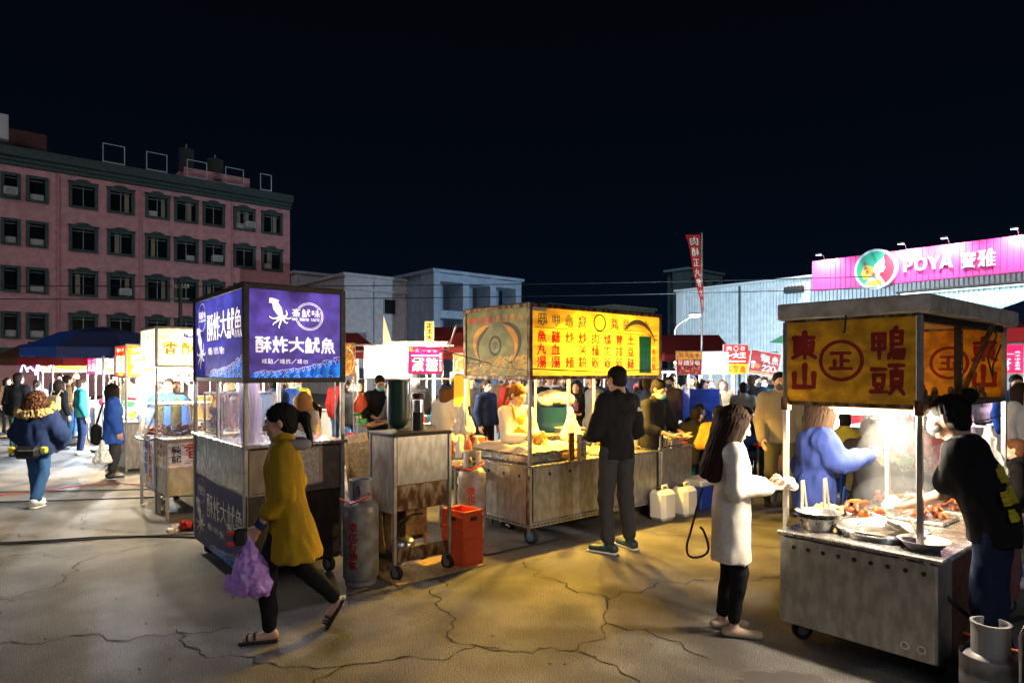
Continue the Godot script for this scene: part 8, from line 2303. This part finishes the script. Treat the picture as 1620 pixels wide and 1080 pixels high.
	P.append(person({"h": 1.7, "cell": 0.026, "sit": 0.5, "skin": M.skin, "shoe": M.black_plastic, "lean": 0.25, "look": Vector3(0.2, 0, 0), "top": {"m": black, "thick": 0.04, "hem": 0.5}, "bot": {"m": M.c_charcoal, "wide": 0.01}, "hair": {"m": M.hair_black, "kind": "short"}, "j": {"wl": Vector3(0.15, 0.76, 0.36), "el": Vector3(0.25, 0.72, 0.12), "wr": Vector3(-0.15, 0.76, 0.36), "er": Vector3(-0.25, 0.72, 0.12)}}))
	P.append(person({"h": 1.7, "cell": 0.026, "skin": M.skin, "shoe": M.black_plastic, "top": {"m": black, "thick": 0.035}, "bot": {"m": M.c_charcoal, "wide": 0.015}, "hair": {"m": M.hair_black, "kind": "mid"}, "cap": M.c_navy, "j": {"wl": Vector3(0.1, 1.08, 0.25), "el": Vector3(0.23, 1.1, 0.02), "wr": Vector3(-0.1, 1.08, 0.25), "er": Vector3(-0.23, 1.1, 0.02)}}))
	var used := {}
	# kind, pixel-free ground place (x, z), facing, height, top, bottom, hair, words
	for c in CROWD:
		var w := String(c[7]).split("|")
		var p: Node3D = P[c[0]]
		if used.has(c[0]): p = copy(p, Vector3(), 0)
		used[c[0]] = true
		p.position = Vector3(c[1], 0, c[2])
		p.rotation.y = c[3]
		p.scale = Vector3.ONE * (c[4] / 1.7)
		for ch in p.get_children():
			var nm := String(ch.name)
			if nm == "jacket": ch.material_override = M["c_" + c[5]]
			elif nm == "trousers": ch.material_override = M["c_" + c[6]]
			elif nm == "hair": ch.material_override = M["hair_" + w[0]]
		var hairw: String = {"black": "black haired", "dark": "dark haired", "brown": "brown haired", "blond": "fair haired"}[w[0]]
		tag(p, "%s person in %s top %s" % [hairw, w[2] if w.size() > 2 else c[5], w[1]], "person", "people in the market crowd")
		if c[0] == 5: stool(Vector3(c[1], 0, c[2]), "low plastic stool under the person %s" % w[1], [M.red_plastic, M.blue_plastic, M.white_plastic][used.size() % 3])
	for k in P.size():
		if not used.has(k): P[k].queue_free()
const CROWD := [
	[0, -10.2, -13.7, 3.2, 1.72, "black", "print", "black|in print shorts walking away at the left edge"], [1, -10.1, -14.8, 2.9, 1.56, "black", "black", "dark|with beige backpack beyond the curly haired woman"],
	[0, -10.6, -15.8, 2.6, 1.66, "tan", "denim", "black|talking left of the backpack wearer"], [3, -9.1, -14.0, 2.4, 1.6, "teal", "navy", "dark|in dotted dress right of the backpack wearer"],
	[3, -11.6, -16.2, 3.4, 1.55, "white", "grey", "dark|seen past the left edge man's shoulder"], [4, -13.3, -19.5, 0.4, 1.68, "navy", "denim", "black|walking towards us far left"], [0, -12.4, -20.6, 2.0, 1.7, "grey", "charcoal", "black|far left under the neon sign"],
	[1, -14.6, -19.2, 1.0, 1.58, "brown", "black", "black|at the far left edge of the crowd"], [0, -11.0, -19.0, -0.6, 1.66, "olive", "denim", "black|facing us behind the backpack wearer"], [6, -10.2, -18.2, 0.6, 1.65, "red", "black", "dark|in navy cap at the bright white stall"],
	[2, -9.0, -17.4, 0.9, 1.62, "white", "grey", "black|serving at the bright white stall"], [3, -12.0, -22.4, 0.2, 1.6, "pink", "denim", "brown|far back behind the blue umbrella pole"], [4, -14.0, -24.0, -0.4, 1.7, "charcoal", "black", "black|farthest left under the street dark"],
	[0, -5.9, -11.6, 0.9, 1.62, "grey", "black", "dark|left of the snack stall keeper"], [1, -7.6, -14.6, 1.2, 1.56, "cream", "denim", "brown|behind the teal sign stall"], [2, -5.2, -12.6, 0.5, 1.64, "navy", "grey", "black|cooking behind the snack stall"],
	[0, -3.35, -9.4, 2.6, 1.72, "navy", "denim", "black|broad backed behind the squid cart counter"], [1, -2.55, -8.1, 2.8, 1.5, "cream", "denim", "blond|with long fair hair behind the walking woman"], [3, -2.72, -9.0, -0.9, 1.34, "white", "grey", "black|child sized behind the squid cart"],
	[6, -3.55, -8.6, 1.2, 1.46, "pink", "denim", "dark|in navy cap at the squid cart's far side"], [4, -3.9, -11.4, 0.3, 1.68, "blue", "black", "black|walking between squid cart and snack stall"], [2, -4.4, -13.6, 0.4, 1.66, "yellow", "grey", "black|serving at the stall behind squid cart"],
	[0, -3.5, -13.4, 2.8, 1.66, "red", "denim", "black|with back to us behind the photo sign"], [1, -3.0, -13.0, 0.3, 1.58, "black", "black", "dark|facing us left of the food photo sign"],
	[2, -2.15, -10.6, 0.5, 1.7, "black", "charcoal", "black|with green mask behind the orange bag"], [2, -1.75, -10.2, -1.0, 1.6, "grey", "denim", "dark|reaching over food behind the green drum"], [6, -0.98, -9.95, 2.75, 1.56, "white", "denim", "brown|in cap and blue apron at the steel table"],
	[0, -0.75, -12.4, 0.2, 1.66, "charcoal", "black", "black|behind the pink sugar sign"], [1, -1.3, -13.6, -0.4, 1.56, "white", "navy", "black|in the lit gap under the pink sign"], [4, 0.0, -13.2, 0.5, 1.68, "red", "denim", "black|walking behind the noodle cook"],
	[3, -0.45, -11.8, 0.8, 1.6, "navy", "black", "dark|left of the noodle cook's head"], [0, 0.5, -12.5, 0.1, 1.7, "black", "charcoal", "black|facing us above the teal tubs"], [4, 0.95, -12.0, 0.0, 1.7, "charcoal", "denim", "black|masked right of the teal tubs"],
	[1, 1.1, -11.3, -0.3, 1.6, "black", "black", "dark|holding a pink drink behind noodle stall"], [0, 1.35, -10.9, -1.2, 1.7, "grey", "denim", "black|in profile left of the hoodie man"], [0, 1.7, -11.0, 2.6, 1.74, "navy", "black", "black|with back to us beside hoodie man"],
	[6, 1.0, -14.4, 0.4, 1.66, "white", "grey", "brown|in cap far behind the hoodie man"], [3, 2.1, -12.8, 0.2, 1.58, "red", "black", "black|glimpsed right of the hoodie man's head"], [2, 1.72, -8.2, 0.7, 1.66, "black", "charcoal", "black|cooking at the side counter right of hoodie man"],
	[4, 3.0, -12.6, -0.5, 1.66, "brown", "black", "black|in puffer beside the dark van"], [0, 2.8, -14.0, 0.3, 1.68, "black", "denim", "black|standing beside the street lamp pole"], [3, 4.0, -13.4, 0.1, 1.6, "cream", "navy", "dark|masked above the blue crates"],
	[1, 4.5, -14.2, -0.3, 1.58, "tan", "black", "brown|under the white lit panel"], [0, 4.05, -11.6, 2.9, 1.56, "grey", "charcoal", "black|young and standing right of blue crates"], [4, 4.9, -13.3, 0.4, 1.68, "navy", "black", "black|in puffer under the red yellow banner"],
	[3, 5.25, -13.8, -0.2, 1.64, "teal", "denim", "dark|below the tilted price banner"], [4, 5.6, -14.4, -0.3, 1.72, "black", "black", "black|with dark mask left of the duck cart post"], [2, 6.1, -15.2, 0.2, 1.66, "white", "grey", "black|serving in the red counter stall"],
	[5, 2.85, -9.2, 2.7, 1.72, "ochre", "charcoal", "black|seated with back to us in ochre and olive"], [5, 2.6, -9.7, 2.2, 1.66, "black", "black", "black|seated left of the ochre jacket"], [5, 3.45, -10.2, 1.0, 1.64, "blue", "denim", "black|seated facing the red table"],
	[5, 3.9, -10.4, -0.6, 1.66, "navy", "black", "dark|seated across the red table"], [5, 3.7, -8.8, 2.4, 1.66, "purple", "grey", "dark|seated behind the cream coat woman"], [4, 3.35, -8.3, -0.2, 1.74, "khaki", "olive", "black|walking in grey coat left of duck cart"],
	[5, 4.3, -8.5, 2.9, 1.66, "yellow", "grey", "black|seated with back to us seen under duck sign"], [5, 3.2, -5.95, 0.35, 1.56, "black", "charcoal", "black|seated low behind the duck cart lamp"], [5, 5.2, -8.0, -1.2, 1.64, "red", "denim", "dark|seated in the smoke behind duck cart"],
	[5, 4.9, -7.2, -0.9, 1.6, "pink", "black", "dark|seated nearer in the smoke"], [0, 6.3, -9.6, -0.5, 1.68, "navy", "denim", "black|standing right of the smoke"], [4, 7.3, -9.6, -0.4, 1.7, "blue", "black", "black|by the pink lit toy stall"],
	[3, 4.1, -5.4, -2.3, 1.2, "black", "denim", "brown|child sized behind the seller at right edge"], [1, 6.6, -8.6, 0.4, 1.6, "white", "denim", "dark|at right edge beside the toy stall"], [0, 8.3, -11.8, 0.2, 1.7, "charcoal", "black", "black|serving in the pink lit toy stall"],
	[0, -13.8, -21.0, 0.8, 1.7, "teal", "black", "dark|far left beside the pale stall"], [1, -11.6, -17.6, 2.2, 1.58, "purple", "denim", "brown|left of the bright white stall"], [3, -9.6, -19.6, 0.6, 1.6, "cream", "black", "black|behind the bright white stall lamp"],
	[4, -8.2, -16.4, 2.6, 1.7, "charcoal", "navy", "black|walking between teal sign and white stall"], [0, -7.9, -18.6, 1.5, 1.68, "khaki", "black", "dark|deep behind the teal sign stall"], [1, -5.6, -16.6, -0.5, 1.6, "white", "denim", "blond|behind the stall behind the squid cart"],
	[0, -2.2, -14.4, 2.9, 1.7, "navy", "grey", "black|with back to us under the blank panel"], [3, -1.0, -15.0, 0.3, 1.6, "pink", "black", "dark|small and far under the pink sign"], [4, -0.2, -14.6, -0.6, 1.7, "brown", "denim", "black|far behind the noodle cook's left"],
	[1, 0.15, -15.8, 0.2, 1.6, "red", "black", "brown|far behind the noodle cook's right"], [0, 0.75, -13.4, 0.5, 1.72, "white", "charcoal", "black|in white over the teal tubs"], [4, 1.55, -13.2, -0.3, 1.68, "teal", "black", "dark|walking far left of the hoodie man"],
	[3, 1.95, -15.2, 0.1, 1.62, "yellow", "denim", "black|far behind the hoodie man's shoulder"], [0, 2.45, -11.4, -2.6, 1.7, "charcoal", "black", "black|with back to us right of the side counter"], [1, 2.35, -16.0, 0.4, 1.6, "sky", "navy", "dark|far right of the hoodie man"],
	[0, 3.3, -16.6, 0.0, 1.7, "red", "black", "black|in front of the dark van"], [4, 3.75, -15.6, 0.6, 1.7, "olive", "denim", "black|left of the goods stall"], [6, 4.3, -15.9, -0.2, 1.66, "grey", "black", "dark|in cap inside the goods stall"],
	[3, 5.0, -12.2, 2.6, 1.62, "white", "grey", "black|with back to us below the red banner"], [0, 5.3, -11.6, 0.8, 1.7, "brown", "navy", "dark|next to the duck cart's left post"], [5, 4.6, -9.8, 0.9, 1.66, "teal", "black", "black|seated beyond the dining table"],
	[5, 4.4, -11.0, 0.2, 1.66, "grey", "denim", "brown|seated farthest at the red table"], [1, 6.4, -12.4, 0.1, 1.6, "red", "black", "dark|behind the green netting stall"], [0, 7.2, -11.0, 0.6, 1.7, "white", "black", "black|between netting stall and toy stall"],
	[5, 2.3, -10.6, 2.8, 1.66, "charcoal", "black", "black|seated behind the orange table, back turned"], [5, 3.1, -11.3, 0.4, 1.64, "black", "denim", "dark|seated in front of the blue crates"], [0, 2.05, -10.0, 2.5, 1.68, "navy", "black", "dark|standing between hoodie man and orange table"],
	[5, 4.5, -12.2, -0.3, 1.66, "olive", "black", "black|seated under the red banner"], [4, 5.7, -12.6, 0.2, 1.72, "charcoal", "denim", "black|walking below the price banner"], [1, 3.7, -12.9, 0.6, 1.6, "navy", "black", "black|right behind the blue crates"],
	[5, 4.9, -10.6, -0.8, 1.66, "navy", "denim", "black|seated left of the green netting stall"], [0, 4.65, -12.9, 2.9, 1.68, "black", "charcoal", "dark|with back to us at the goods stall"], [6, 2.6, -13.0, 0.4, 1.66, "brown", "black", "black|in navy cap near the orange table"],
	[0, 1.55, -12.2, 3.0, 1.7, "black", "denim", "black|with back to us over the stock pots"], [1, 0.3, -11.6, -0.2, 1.6, "grey", "black", "dark|just right of the noodle cook's head"], [4, -1.75, -12.0, 0.4, 1.7, "black", "black", "black|in the gap beside the chimney pipe"],
	[0, -0.95, -11.2, 2.7, 1.66, "charcoal", "navy", "black|behind the cap wearer at the steel table"], [3, -2.9, -11.9, 0.8, 1.6, "black", "denim", "dark|left of the photo sign post"], [5, 3.9, -7.4, 2.2, 1.64, "charcoal", "black", "dark|seated at the dining table edge"],
]
func crowd_extras() -> void:
	var o := thing("backpack", "small beige backpack on a black-clad woman at left", "backpack", Vector3(-10.05, 1.06, -14.55), 0.0)
	part("pack_body", Geo.new().box(Vector3(), Vector3(0.28, 0.36, 0.14), 0.05), M.c_khaki, o)
	part("pocket", Geo.new().box(Vector3(0, -0.08, 0.08), Vector3(0.2, 0.16, 0.05), 0.02), M.c_khaki, o)
	for s in [-1, 1]: part("shoulder_strap", Geo.new().tube([Vector3(s * 0.08, 0.16, 0), Vector3(s * 0.1, 0.28, -0.08), Vector3(s * 0.1, 0.22, -0.2)], 0.018, 6), M.c_khaki, o)
	o = thing("pink_cup", "pink drink cup held in front of a dark-clad woman", "cup", Vector3(1.06, 1.1, -11.0))
	part("cup_wall", Geo.new().lathe([Vector2(0, 0), Vector2(0.035, 0), Vector2(0.045, 0.14), Vector2(0, 0.14)], 14), M.c_pink, o)
	part("straw", Geo.new().cyl(Vector3(0, 0.14, 0), Vector3(0.01, 0.2, 0), 0.005, 6), M.white_plastic, o)
